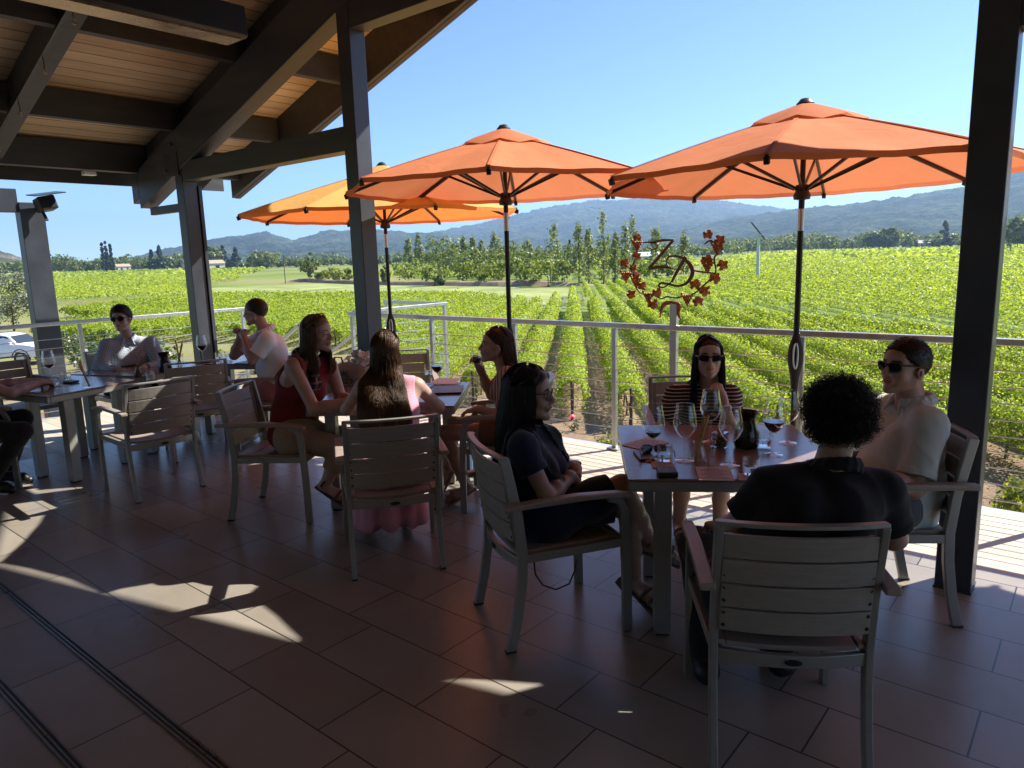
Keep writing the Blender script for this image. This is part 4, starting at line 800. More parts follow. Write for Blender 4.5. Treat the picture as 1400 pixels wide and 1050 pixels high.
# ------------------------------------------------------------------ implicit-surface modeller for people and cloth
def A3(v): return np.array(v, float)
def nrm(v): v = A3(v); return v / max(np.linalg.norm(v), 1e-9)
def smin(a, b, k):
    h = np.maximum(k - np.abs(a - b), 0) / k; return np.minimum(a, b) - h * h * k * .25
class SDF:
    def __init__(s): s.pr = []
    def cap(s, a, b, ra, rb=None, k=.02, clip=None, sub=False): s.pr.append(('c', A3(a), A3(b), float(ra), float(ra if rb is None else rb), k, clip, sub)); return s
    def ell(s, c, r, M=None, k=.02, clip=None, sub=False): s.pr.append(('e', A3(c), A3(r), np.eye(3) if M is None else np.array(M, float), 0, k, clip, sub)); return s
    @staticmethod
    def one(p, X):
        if p[0] == 'c':
            a, b = p[1], p[2]; ab = b - a; l2 = max(ab @ ab, 1e-9); q = X - a; t = np.clip((q @ ab) / l2, 0, 1)
            d = np.sqrt(np.maximum(((q - t[..., None] * ab) ** 2).sum(-1), 1e-12)) - (p[3] + (p[4] - p[3]) * t)
        else:
            q = (X - p[1]) @ p[3]; r = p[2]; k0 = np.sqrt(((q / r) ** 2).sum(-1)); k1 = np.sqrt(((q / (r * r)) ** 2).sum(-1)); d = k0 * (k0 - 1) / np.maximum(k1, 1e-9)
        if p[6] is not None:
            for c, n in (p[6] if isinstance(p[6], list) else [p[6]]): d = np.maximum(d, (X - A3(c)) @ nrm(n))
        return d
    def bb(s, p):
        if p[0] == 'c': r = max(p[3], p[4]); return np.minimum(p[1], p[2]) - r, np.maximum(p[1], p[2]) + r
        r = np.sqrt(((p[3] * p[2][None, :]) ** 2).sum(1)); return p[1] - r, p[1] + r
    def dist(s, X):
        F = np.full(X.shape[:-1], 1.0)
        for p in s.pr:
            d = s.one(p, X)
            F = -smin(-F, d, p[5]) if p[7] else smin(F, d, p[5])
        return F
    def mesh(s, h, name, mats, parent=None, clips=None, noise=None, paint=None, carve=None):
        lo = np.min([s.bb(p)[0] for p in s.pr if not p[7]], 0) - 3 * h; hi = np.max([s.bb(p)[1] for p in s.pr if not p[7]], 0) + 3 * h
        n = np.ceil((hi - lo) / h).astype(int) + 1; F = np.full(n, .08, np.float32)
        for p in s.pr:
            l, u = s.bb(p); m = p[5] + 2.5 * h; i0 = np.clip(np.floor((l - m - lo) / h).astype(int), 0, n - 1); i1 = np.clip(np.ceil((u + m - lo) / h).astype(int) + 1, 1, n)
            if (i1 <= i0).any(): continue
            ax = [lo[k] + h * np.arange(i0[k], i1[k]) for k in range(3)]; X = np.stack(np.meshgrid(*ax, indexing='ij'), -1); d = s.one(p, X)
            sl = tuple(slice(i0[k], i1[k]) for k in range(3)); F[sl] = -smin(-F[sl], d, p[5]) if p[7] else smin(F[sl], d, p[5])
        if clips or carve:
            ax = [lo[k] + h * np.arange(n[k]) for k in range(3)]; X = np.stack(np.meshgrid(*ax, indexing='ij'), -1)
            for c, nn in clips or []: F = np.maximum(F, (X - A3(c)) @ nrm(nn))
            if carve: F = np.maximum(F, carve(X))
        # surface nets
        I = F < 0; c8 = [(i, j, k) for i in (0, 1) for j in (0, 1) for k in (0, 1)]
        sh = lambda G, o: G[o[0]:n[0] - 1 + o[0], o[1]:n[1] - 1 + o[1], o[2]:n[2] - 1 + o[2]]
        cnt = sum(sh(I, o).astype(np.int8) for o in c8); act = (cnt > 0) & (cnt < 8); idx = np.argwhere(act); 
        vals = np.stack([F[idx[:, 0] + o[0], idx[:, 1] + o[1], idx[:, 2] + o[2]] for o in c8], 1).astype(float)
        acc = np.zeros((len(idx), 3)); w_ = np.zeros(len(idx))
        for a in range(8):
            for ax_ in range(3):
                o = c8[a]
                if o[ax_]: continue
                b = c8.index(tuple(o[k] + (k == ax_) for k in range(3))); va, vb = vals[:, a], vals[:, b]; cr = (va < 0) != (vb < 0)
                t = np.where(cr, va / np.where(cr, va - vb, 1), 0); pt = np.array(o, float)[None, :].repeat(len(idx), 0); pt[:, ax_] = t; acc += pt * cr[:, None]; w_ += cr
        V = lo + h * (idx + acc / w_[:, None]); vid = np.full(act.shape, -1, np.int64); vid[act] = np.arange(len(idx)); Q = []
        for ax_ in range(3):
            o1 = [0, 0, 0]; o1[ax_] = 1; u_, v_ = [(1, 2), (2, 0), (0, 1)][ax_]
            A_ = I[:n[0] - o1[0], :n[1] - o1[1], :n[2] - o1[2]]; B_ = I[o1[0]:, o1[1]:, o1[2]:]
            e = np.argwhere(A_ != B_); e = e[(e[:, u_] > 0) & (e[:, v_] > 0) & (e[:, u_] < n[u_] - 1) & (e[:, v_] < n[v_] - 1)]
            if not len(e): continue
            ins = A_[e[:, 0], e[:, 1], e[:, 2]]; qs = []
            for du, dv in ((-1, -1), (0, -1), (0, 0), (-1, 0)):
                g = e.copy(); g[:, u_] += du; g[:, v_] += dv; qs.append(vid[g[:, 0], g[:, 1], g[:, 2]])
            q = np.stack(qs, 1); q[~ins] = q[~ins][:, ::-1]; Q.append(q)
        Q = np.concatenate(Q); Q = Q[(Q >= 0).all(1)]
        # light smoothing
        for _ in range(1):
            S_ = np.zeros_like(V); C_ = np.zeros(len(V))
            for a, b in ((0, 1), (1, 2), (2, 3), (3, 0)):
                np.add.at(S_, Q[:, a], V[Q[:, b]]); np.add.at(C_, Q[:, a], 1)
            V = V * .6 + .4 * S_ / np.maximum(C_, 1)[:, None]
        if noise is not None:
            fn = np.cross(V[Q[:, 2]] - V[Q[:, 0]], V[Q[:, 3]] - V[Q[:, 1]]); vn = np.zeros_like(V)
            for a in range(4): np.add.at(vn, Q[:, a], fn)
            vn /= np.maximum(np.linalg.norm(vn, axis=1, keepdims=True), 1e-12); V = V + vn * noise(V)[:, None]
        mi = None
        if paint is not None: mi = paint(V[Q].mean(1))
        return mesh_np(name, V, Q, mats, parent, smooth=True, matidx=mi)
def folds(amp, sx=9., sy=14., seed=0, vert=.35):
    def f(V):
        a = fbm(V[:, 0] * sx + V[:, 1] * sx * .7 + 3.1, V[:, 2] * sx * vert + V[:, 1] * 3, 3, seed) - .5
        b = 1 - 2 * np.abs(fbm(V[:, 0] * sy * .5 + V[:, 2] * sy * .5, V[:, 1] * sy * .7 - V[:, 2] * sy * .3, 2, seed + 5) - .5) - .75
        return amp * (1.2 * a + .8 * b)
    return f
class Frame:
    """x right, y forward, z up"""
    def __init__(s, o, yaw, pitch=0., roll=0., sc=1.):
        s.o = A3(o); s.M = np.array(Euler((R(pitch), R(roll), R(yaw - 90)), 'XYZ').to_matrix()) if False else np.array((Matrix.Rotation(R(yaw - 90), 3, 'Z') @ Matrix.Rotation(R(pitch), 3, 'X') @ Matrix.Rotation(R(roll), 3, 'Y'))); s.sc = sc
    def p(s, x, y, z): return s.o + s.M @ (np.array([x, y, z]) * s.sc)
    def v(s, x, y, z): return s.M @ np.array([x, y, z], float)
    def loc(s, X): return ((X - s.o) @ s.M) / s.sc
def head(S, f, male=False, open_mouth=0.):
    q = f.sc; P = f.p; K = .018
    S.ell(P(0, -.018, .034), A3((.076, .095, .086)) * q, f.M, K); S.ell(P(0, .03, -.025), A3((.063, .062, .088)) * q, f.M, K)
    S.ell(P(0, .058, .045), A3((.052, .03, .036)) * q, f.M, .03)
    jw = .056 if male else .05
    for s in (-1, 1):
        S.cap(P(s * jw, .0, -.055), P(s * .018, .068, -.098), .022 * q, .016 * q, .022)
        S.ell(P(s * .037, .058, -.03), A3((.023, .02, .024)) * q, f.M, .02)
        S.cap(P(s * .045, .062, .026), P(s * .012, .084, .022), .0105 * q, .009 * q, .012)
        S.ell(P(s * .079, -.012, -.018), A3((.0085, .021, .031)) * q, f.M @ np.array(Matrix.Rotation(R(-14), 3, 'X')) , .008)
        S.ell(P(s * .0815, -.005, -.018), A3((.005, .009, .014)) * q, f.M, .004, sub=True)
        S.ell(P(s * .031, .096, .001), A3((.02, .015, .0115)) * q, f.M, .012, sub=True)
        S.ell(P(s * .031, .0775, .001), A3((.0125, .0118, .0118)) * q, f.M, .002)
        S.cap(P(s * .018, .09, .0085), P(s * .043, .082, .0075), .0042 * q, .0035 * q, .004); S.cap(P(s * .02, .088, -.009), P(s * .042, .081, -.007), .003 * q, .003 * q, .004)
        S.ell(P(s * .0125, .098, -.034), A3((.0085, .0105, .008)) * q, f.M, .006)
    S.cap(P(0, .082, -.102), P(0, .079, -.096), .0175 * q, .0165 * q, .02)
    S.cap(P(0, .088, .016), P(0, .112, -.026), .0075 * q, .0105 * q, .014); S.ell(P(0, .113, -.030), A3((.0095, .009, .008)) * q, f.M, .006)
    S.ell(P(0, .083, -.052), A3((.027, .018, .024)) * q, f.M, .014)
    S.cap(P(-.021, .088, -.0605), P(0, .1015, -.0565), .0036 * q, .0058 * q, .005); S.cap(P(.021, .088, -.0605), P(0, .1015, -.0565), .0036 * q, .0058 * q, .005)
    S.cap(P(-.017, .089, -.0675 - open_mouth), P(.017, .089, -.0675 - open_mouth), .0052 * q, .0052 * q, .005); S.ell(P(0, .0935, -.0682 - open_mouth), A3((.014, .006, .0055)) * q, f.M, .005)
    S.cap(P(-.019, .1, -.0628 - open_mouth * .5), P(.019, .1, -.0628 - open_mouth * .5), .0022 * q + open_mouth * .4, None, .004, sub=True)
def headpaint(f, male=False):
    def g(X):
        L = f.loc(X); x, y, z = L[:, 0], L[:, 1], L[:, 2]; m = np.zeros(len(X), int); ax = np.abs(x)
        lip = (((x / .026) ** 2 + ((z + .0628) / .0095) ** 2) < 1) & (y > .083); m[lip] = 1
        bl = .029 - .25 * np.maximum(ax - .034, 0); br = (ax > .013) & (ax < .05) & (np.abs(z - bl) < (.0048 if male else .0036)) & (y > .055); m[br] = 2
        if male:
            st = (z < -.035) & (y > -.005) & (z > -.135) & (ax < .075) & (~lip) & ~((z > -.06) & (ax > .035)); pass
        e = np.minimum(((x - .031) ** 2), ((x + .031) ** 2)); r2 = e + (z - .001) ** 2
        m[(e / .0118 ** 2 + (z - .001) ** 2 / .0068 ** 2 < 1) & (y > .08) & (y < .0935)] = 3; m[(r2 < .0056 ** 2) & (y > .08) & (y < .0935)] = 4
        return m
    return g
def hand(S, w_, d, palm, side, curl=(25, 30, 20), thumb=(.5, 20), sc=1., spread=1.0, k=.004, curls=None):
    """w_ wrist, d finger direction, palm = direction the palm faces, side=+1 thumb on cross(d, palm) side"""
    d = nrm(d); n = nrm(A3(palm) - d * (A3(palm) @ d)); t = np.cross(d, n) * side; L = sc
    for o, r in ((-.026, .0125), (-.009, .0135), (.009, .0135), (.026, .0125)):
        S.cap(w_ + t * o * .62 * L + d * .008 * L, w_ + t * o * L + d * .082 * L, .0155 * L, r * L, .014)
    S.cap(w_ - d * .02 * L, w_ + d * .03 * L, .025 * L, .024 * L, .02)
    specs = [(.028, .043, .026, .021, .0092, -6), (.0095, .047, .030, .022, .0094, -1), (-.0095, .043, .028, .021, .0089, 4), (-.028, .034, .021, .019, .0078, 10)]
    for i, (o, l1, l2, l3, r, sp) in enumerate(specs):
        c = curls[i] if curls else (curl[0] + 3 * i, curl[1] + 4 * i, curl[2]); b = w_ + t * o * L + d * (.084 - .004 * (i == 3) - .002 * (i == 0)) * L; a = 0; p = b
        fd = nrm(d - t * math.tan(R(sp)) * spread * .6)
        for j, (l, an) in enumerate(zip((l1, l2, l3), c)):
            a += R(an); dd = fd * math.cos(a) + n * math.sin(a); e = p + dd * l * L; S.cap(p, e, r * L * (1 - .09 * j), r * L * (.93 - .1 * j), k); p = e
    th, cu = thumb; b = w_ + t * .026 * L + d * .022 * L + n * .006 * L; dd = nrm(d * .62 + t * .75 * (1 - th * .6) + n * (.25 + th * .7))
    e = b + dd * .042 * L; S.cap(b, e, .0145 * L, .0108 * L, .012); d2 = nrm(dd * math.cos(R(cu)) + (n * .5 + d * .5 - t * .35) * math.sin(R(cu))); e2 = e + d2 * .031 * L; S.cap(e, e2, .0105 * L, .0095 * L, k); S.cap(e2, e2 + nrm(d2 + d * .3 - t * .15) * .024 * L, .0095 * L, .0075 * L, k)
def torso(S, J, inf=0., g=1., belly=0., bust=0., k=.05, neck=True):
    pel, ch, nk, sl, sr, hl, hr = [A3(J[q]) for q in ('pelvis', 'chest', 'neck', 'sl', 'sr', 'hl', 'hr')]
    x = nrm(sr - sl); up = nrm(nk - pel); f = nrm(np.cross(up, x)); J['_x'], J['_u'], J['_f'] = x, up, f
    S.cap(hl, hr, .112 * g + inf, None, k); bel = pel * .5 + ch * .5
    for s in (-1, 1):
        S.cap(pel + x * s * .06 * g, bel + x * s * .058 * g, .108 * g + inf, (.098 + belly * .5) * g + inf, k); S.cap(bel + x * s * .058 * g, ch + x * s * .07 * g, (.098 + belly * .5) * g + inf, .104 * g + inf, k)
        sh = sr if s > 0 else sl; S.cap(ch + x * s * .075 * g + up * .05, sh - up * .012 - x * s * .02, .092 * g + inf, .055 * g + inf, k); S.cap(nk - up * .03 + x * s * .03, sh - x * s * .02 + up * .004, .042 * g + inf, .046 * g + inf, .04)
        if bust: S.ell(ch + x * s * .072 * g + f * (.072 * g + inf * .6) - up * .01, A3((.058, .055 + bust, .06)) * g + inf, np.column_stack([x, f, up]), .05)
    if belly: S.ell(pel + up * .13 + f * .05, A3((.13, .10 + belly, .14)) * g + inf, np.column_stack([x, f, up]), .06)
    return x, f, up
def limb(S, a, b, c, r, inf=0., k=.025, muscle=0.):
    a, b, c = A3(a), A3(b), A3(c); S.cap(a, b, r[0] + inf, r[1] + inf, k); m = b + (c - b) * .32; S.cap(b, m, r[1] + inf, r[1] * .98 + muscle + inf, k); S.cap(m, c, r[1] * .98 + muscle + inf, r[2] + inf, k)
SKINS = {}
def skin(name, col):
    col = (col[0] * .95, col[1] * 1.04, col[2] * 1.13)
    if name not in SKINS:
        m = simple('skin_' + name, col, .48, var=.09, scale=18, bump=.05, bscale=220, rvar=.08); b = m.node_tree.nodes['Principled BSDF']; b.inputs['Subsurface Weight'].default_value = .12; b.inputs['Subsurface Radius'].default_value = (.012, .005, .003); b.inputs['Subsurface Scale'].default_value = .6
        st = [c * .8 for c in col]
        SKINS[name] = [m, simple('lips_' + name, (col[0] * .85, col[1] * .5, col[2] * .5), .4, var=.08), simple('brow_' + name, (.035, .022, .015), .8, var=.2), simple('eye_white', (.6, .58, .55), .15, var=.02), simple('iris_dark', (.02, .012, .008), .1, var=.1), simple('shaved_' + name, (st[0] * .8, st[1] * .8, st[2] * .82), .55, var=.15, scale=60)]
    return SKINS[name]
def hairmat(name, c1, c2, rough=.42):
    m, nt, b = newmat(name); L = nt.links; g = N(nt, 'ShaderNodeNewGeometry'); tc = N(nt, 'ShaderNodeTexCoord'); nz = N(nt, 'ShaderNodeTexNoise', Scale=9., Detail=3.); L.new(tc.outputs['Object'], nz.inputs['Vector'])
    ad = N(nt, 'ShaderNodeMath', operation='MULTIPLY_ADD'); ad.inputs[1].default_value = .6; L.new(g.outputs['Random Per Island'], ad.inputs[0])
    m2 = N(nt, 'ShaderNodeMath', operation='MULTIPLY'); m2.inputs[1].default_value = .5; L.new(nz.outputs['Fac'], m2.inputs[0]); L.new(m2.outputs[0], ad.inputs[2])
    r = ramp(nt, ad.outputs[0], [(.2, c1), (.85, c2)]); L.new(r.outputs[0], b.inputs['Base Color']); b.inputs['Roughness'].default_value = rough; b.inputs['Specular IOR Level'].default_value = .28
    mp = N(nt, 'ShaderNodeMapping'); mp.inputs['Scale'].default_value = (220, 220, 8); L.new(tc.outputs['Object'], mp.inputs['Vector']); n2 = N(nt, 'ShaderNodeTexNoise', Scale=1., Detail=3.); L.new(mp.outputs[0], n2.inputs['Vector'])
    bp = N(nt, 'ShaderNodeBump', Strength=.5, Distance=.004); L.new(n2.outputs['Fac'], bp.inputs['Height']); L.new(bp.outputs[0], b.inputs['Normal'])
    return m
def strands_mesh(name, P, rad, mat, parent):
    """P: (n,m,3) polylines -> 3-sided tubes"""
    n, m, _ = P.shape; T = np.gradient(P, axis=1); T /= np.maximum(np.linalg.norm(T, axis=2, keepdims=True), 1e-9); ref = np.array([.31, .52, .8]); X = np.cross(T, ref); X /= np.maximum(np.linalg.norm(X, axis=2, keepdims=True), 1e-9); Y = np.cross(T, X)
    taper = np.linspace(1, .35, m)[None, :, None] * np.reshape(rad, (-1, 1, 1)); V = np.stack([P + taper * (X * math.cos(a) + Y * math.sin(a)) for a in (0, 2.094, 4.189)], 2).reshape(-1, 3)
    i = (np.arange(n)[:, None] * m + np.arange(m - 1)[None, :]).reshape(-1); Q = np.concatenate([np.stack([i * 3 + k, i * 3 + (k + 1) % 3, (i + 1) * 3 + (k + 1) % 3, (i + 1) * 3 + k], 1) for k in range(3)])
    return mesh_np(name, V, Q, mat, parent, smooth=True)
def long_hair(f, S, parent, mat, zend, n=1500, face=62, part=.0, wave=.0, seed=1, front=None, back_off=.0, vol=1.0, curlend=0., lockn=90, off=.024, gather=0.):
    rg = np.random.default_rng(seed); m = 22; lk = rg.integers(0, lockn, n); lphi = np.sort(rg.uniform(-180 + 0, 180, lockn)); lphi = np.where(np.abs(lphi) < face, np.sign(lphi + 1e-6) * (face + rg.uniform(0, 40, lockn)), lphi)
    lend = rg.uniform(-.05, .03, lockn); lph = rg.uniform(0, 6.28, lockn); phi = lphi[lk] + rg.normal(scale=4.5, size=n); phi = np.where(np.abs(phi) < face, np.sign(phi) * (face + rg.uniform(0, 12, n)), phi)
    ph = np.radians(phi); T = np.linspace(0, 1, m); layer = rg.uniform(.97, 1.05, n) * vol; E = A3((.083, .106, .1)); c0 = A3((0, -.016, .03)); P = np.zeros((n, m, 3)); split = 11
    th = np.linspace(.06, 1.62, split); sx = np.sin(ph); cy = np.cos(ph)
    for j, t in enumerate(th):
        fr_ = np.where(np.abs(phi) < face + 60, .12 + .88 * min(1, max(0, (t - .45) / .8)) ** .8, 1.); aj = ph * fr_ + gather * np.sign(ph) * np.maximum(0, R(104) + (np.abs(ph) - R(face)) * .6 - np.abs(ph)) * min(1, max(0, (t - .95) / .6)); sj, cj = np.sin(aj), np.cos(aj); q = np.column_stack([sj * np.sin(t) * E[0] + part * max(0, math.cos(t)) * .6, cj * np.sin(t) * E[1], np.full(n, math.cos(t) * E[2])]) * layer[:, None] + c0; P[:, j] = f.o + (q * f.sc) @ f.M.T
    e = P[:, split - 1]; ze = (zend if front is None else np.where(np.abs(phi) < 110, front, zend)) + lend[lk] + rg.uniform(-.02, .02, n); bk = -f.v(0, 1, 0); bk[2] = 0; out = np.column_stack([sx, cy * 0, sx * 0]) @ f.M.T; out[:, 2] = 0
    for j in range(split, m):
        t = (j - split + 1) / (m - split); z = e[:, 2] + (ze - e[:, 2]) * t; q = e.copy(); q[:, 2] = z; q += bk[None, :] * (back_off * t * (.5 - .5 * cy))[:, None] + out * (.012 * math.sin(t * 3))
        wv = wave * t * np.sin(lph[lk] + t * 9); q += np.column_stack([wv * np.cos(lph[lk]), wv * np.sin(lph[lk]), np.zeros(n)]); q += rg.normal(scale=.0025 + .004 * t, size=(n, 1)) * np.column_stack([np.cos(ph), np.sin(ph), ph * 0]); P[:, j] = q
    X = P.reshape(-1, 3)
    sg_ = np.where((np.abs(phi) > 88) | (gather > 0), -1., 1.); DV = sg_[:, None] * f.v(0, 1, 0)[None, :] + .35 * out; DV[:, 2] = 0; DV /= np.linalg.norm(DV, axis=1, keepdims=True); DV = np.repeat(DV, m, 0); hd_ = (np.arange(n * m) % m) < split
    for _ in range(14):
        tg = np.where(X[:, 2] < f.o[2] - .12, off, .009); d = S.dist(X); bad = (d < tg - .002) & ~hd_
        if not bad.any(): break
        X[bad] += DV[bad] * ((tg[bad] - d[bad]) * .9 + .001)[:, None]
    C = SDF(); q = f.sc * vol; C.ell(f.p(0, -.018, .034), A3((.0795, .1, .0915)) * q, f.M, .02); C.ell(f.p(0, .045, .058), A3((.0545, .0405, .0425)) * q, f.M, .02); C.cap(f.p(0, -.06, .0), f.p(0, -.07, -.10), .066 * q, .058 * q, .03)
    o = C.mesh(.005, 'hair', mat, parent, clips=None, carve=lambda X: np.maximum(np.minimum((X - f.p(0, .070, .072)) @ f.v(0, .66, -.75), 1), (X - f.p(0, .0, -.02)) @ f.v(0, .97, -.25) - .03 - .5 * np.maximum((X - f.p(0, 0, .04)) @ f.v(0, 0, 1), 0)))
    strands_mesh('hair_strands', X.reshape(n, m, 3), rg.uniform(.0014, .0030, n), mat, o); return o
def short_hair(f, parent, mat, inf=.010, top=.012, seed=3, n=2600, length=.014, line=.052, fade=-.03, h=.004):
    S = SDF(); q = f.sc; cl = [(f.p(0, .062, line), f.v(0, .62, -.78)), (f.p(0, .018, 0), f.v(0, .95, -.31))]
    S.ell(f.p(0, -.02, .036), A3((.078 + inf, .097 + inf, .086 + inf + top * .4)) * q, f.M, .01, clip=[(f.p(0, .066, line), f.v(0, .55, -.84)), (f.p(0, -.05, -.075), f.v(0, 0, -1))])
    o = S.mesh(h, 'hair', mat, parent, clips=[(f.p(0, .022, -.02), f.v(0, .8, -.60))], noise=lambda V: .003 * (fbm(V[:, 0] * 160, V[:, 1] * 160 + V[:, 2] * 90, 2, seed) - .5) + .0)
    rg = np.random.default_rng(seed); V = np.empty(len(o.data.vertices) * 3, np.float32); o.data.vertices.foreach_get('co', V); V = V.reshape(-1, 3).astype(float); L = f.loc(V); out = V[(L[:, 1] < .075)]
    i = rg.integers(0, len(out), n); p = out[i]; nn = p - f.p(0, -.02, .02); nn /= np.linalg.norm(nn, axis=1, keepdims=True); dr = nn * .6 + f.v(.25, .5, .12)[None, :] + rg.normal(scale=.28, size=(n, 3)); P = np.stack([p - nn * .002, p + dr * length * .5, p + dr * length + np.array([0, 0, -.002])], 1)
    strands_mesh('hair_tufts', P, rg.uniform(.0008, .0016, n), mat, o); return o
def curly_hair(f, parent, mat, n=900, seed=2, rad=(.088, .099, .095)):
    rg = np.random.default_rng(seed); d = rg.normal(size=(n, 3)); d /= np.linalg.norm(d, axis=1, keepdims=True); d = d[(d[:, 1] < .55) | (d[:, 2] > .35)]; d = d[d[:, 2] > -.92]; n = len(d)
    lump = .84 + .3 * vnoise(d[:, 0] * 3.1 + 7, d[:, 1] * 3.1 + d[:, 2] * 2.7, seed); base = d * A3(rad) * .62; m = 26; t = np.linspace(0, 1, m); ln = rg.uniform(.029, .050, n) * lump; cr = rg.uniform(.0045, .0085, n); tw = rg.uniform(2.2, 3.6, n) * rg.choice([-1, 1], n); ph = rg.uniform(0, 6.28, n)
    dr = d + rg.normal(scale=.35, size=(n, 3)) + np.array([0, 0, -.45]); dr /= np.linalg.norm(dr, axis=1, keepdims=True); x = np.cross(dr, rg.normal(size=(n, 3))); x /= np.linalg.norm(x, axis=1, keepdims=True); y = np.cross(dr, x)
    P = base[:, None, :] * 1.2 + d[:, None, :] * (ln[:, None] * .55 * np.sin(t * 1.6)[None, :])[:, :, None] + dr[:, None, :] * (ln[:, None] * t[None, :])[:, :, None] + (cr[:, None] * np.minimum(t * 3, 1)[None, :])[:, :, None] * (x[:, None, :] * np.cos(ph[:, None] + tw[:, None] * 6.28 * t[None, :])[:, :, None] + y[:, None, :] * np.sin(ph[:, None] + tw[:, None] * 6.28 * t[None, :])[:, :, None])
    P = P + np.array([0, -.02, .02]); W = f.o + (P.reshape(-1, 3) * f.sc) @ f.M.T; S = SDF(); S.ell(f.p(0, -.024, .022), A3(rad) * .8 * f.sc, f.M, clip=[(f.p(0, .055, .04), f.v(0, .75, -.5))])
    o = S.mesh(.006, 'hair', mat, parent, noise=lambda V: .012 * (fbm(V[:, 0] * 45, V[:, 1] * 45 + V[:, 2] * 40, 3, seed) - .5)); strands_mesh('hair_curls', W.reshape(n, m, 3), rg.uniform(.0011, .0022, n), mat, o); return o
def shades(f, parent, lens, frame=None, w_=.056, h=.038, wrap=.016, z=.002, y=.1, arm=None, thick=.004):
    """sunglasses/eyeglasses on a head frame"""
    root = None; fr = MB(); ln = MB()
    for s in (-1, 1):
        cx = s * .0325; pts = []
        for a in np.linspace(0, 2 * math.pi, 21)[:-1]:
            cxs, czs = math.copysign(abs(math.cos(a)) ** .75, math.cos(a)), math.copysign(abs(math.sin(a)) ** .75, math.sin(a)); px_ = cx + cxs * w_ / 2; pts.append(f.p(px_, y - wrap * (abs(px_) / .06) ** 2 + .004 * czs, z + czs * h / 2 + .002 * s * cxs))
        ln.add(pts, [tuple(range(20))]); fr.tube(pts + [pts[0]], thick * .5, 6, cap=False)
        fr.tube([f.p(s * (.0325 + w_ / 2), y - wrap * 1.1, z + h * .3), f.p(s * .077, .055, z + h * .28), f.p(s * .081, 0, z + h * .2), f.p(s * .079, -.025, z - .012)], thick * .6, 6)
    fr.tube([f.p(-.009, y + .002, z + h * .2), f.p(0, y + .008, z + h * .28), f.p(.009, y + .002, z + h * .2)], thick * .6, 6)
    o = fr.build('sunglasses' if lens != M.get('spec') else 'glasses', frame or M['black'], parent, smooth=True); ln.build('lens', lens, o); return o
# ------------------------------------------------------------------ people
def cf(x, y, ang): return Frame((x, y, 0), ang)
def person(label, J, F, hy, sk, pose='person', g=1., belly=0., bust=0., male=False, hp=0., hr=0., hs=1.0, h=.005, hands=None, armr=(.050, .041, .027), legr=(.082, .056, .038), legs=True, lipsopen=0., neckr=.055):
    for k_, v_ in list(J.items()):
        if isinstance(v_, tuple): J[k_] = A3(v_)
    root = empty('person', (0, 0, 0)); tag(root, label, 'person', None); c_ = A3(J['pelvis']); root.location = (c_[0], c_[1], 0)
    S = SDF(); J.setdefault('hl', F.p(-.09, -.05, .53)); J.setdefault('hr', F.p(.09, -.05, .53))
    x, f, up = torso(S, J, 0, g, belly, bust); fr = Frame(J['head'], hy, hp, hr, hs)
    S.cap(fr.p(0, -.028, -.06), A3(J['neck']) - up * .02, neckr * .93 * hs, neckr * 1.08, .03); head(S, fr, male, lipsopen)
    for s in 'lr':
        limb(S, J['s' + s], J['e' + s], J['w' + s], [q * (1 + (g - 1) * .7) for q in armr], 0, .02, .004)
        if hands and hands.get(s):
            q = dict(hands[s]); d, pl = q.pop('d'), q.pop('palm'); hand(S, A3(J['w' + s]), d, pl, 1 if s == 'r' else -1, sc=q.pop('sc', .95), **q)
        if legs:
            a = J.setdefault('a' + s, F.p(-.12 if s == 'l' else .12, .36, .09)); kn = J.setdefault('k' + s, F.p(-.12 if s == 'l' else .12, .38, .52)); hip = A3(J['h' + s])
            S.cap(hip, kn, legr[0] * g, legr[1] * g, .03); limb(S, kn, kn * .6 + A3(a) * .4, a, (legr[1] * g, legr[1] * .92 * g, legr[2]), 0, .02); mid = A3(kn) * .7 + A3(a) * .3; 
            t = A3(J.setdefault('t' + s, A3(a) + F.v(0, .15, -.055))); d = nrm(t - A3(a)); S.cap(A3(a) - d * .03 - A3((0, 0, .035)), t - d * .05, .034, .033, .02); S.cap(t - d * .05, t + d * .02, .036, .022, .02)
            if q_bare(J, s):
                ax_ = np.cross(d, (0, 0, 1.)); 
                for i in range(5): b = t + ax_ * (.032 - .016 * i) * (1 if s == 'l' else -1); S.cap(b, b + d * (.04 - .006 * i), .0115 - .001 * i, .009, .004)
    bo = S.mesh(h, 'body', skin(*sk), None, paint=headpaint(fr, male)); return root, S, fr, bo, (x, f, up)
def q_bare(J, s): return J.get('bare', False)
def attach(root, *obs):
    for o in obs: o.parent = root; o.matrix_parent_inverse = Matrix.Translation(-Vector(root.location))
def cloth(name, col, rough=.85, var=.12, scale=5, weave=350, bump=.12, sheen=.2): return simple(name, col, rough, var=var, scale=scale, bump=bump, bscale=weave, sheen=sheen, spec=.25)
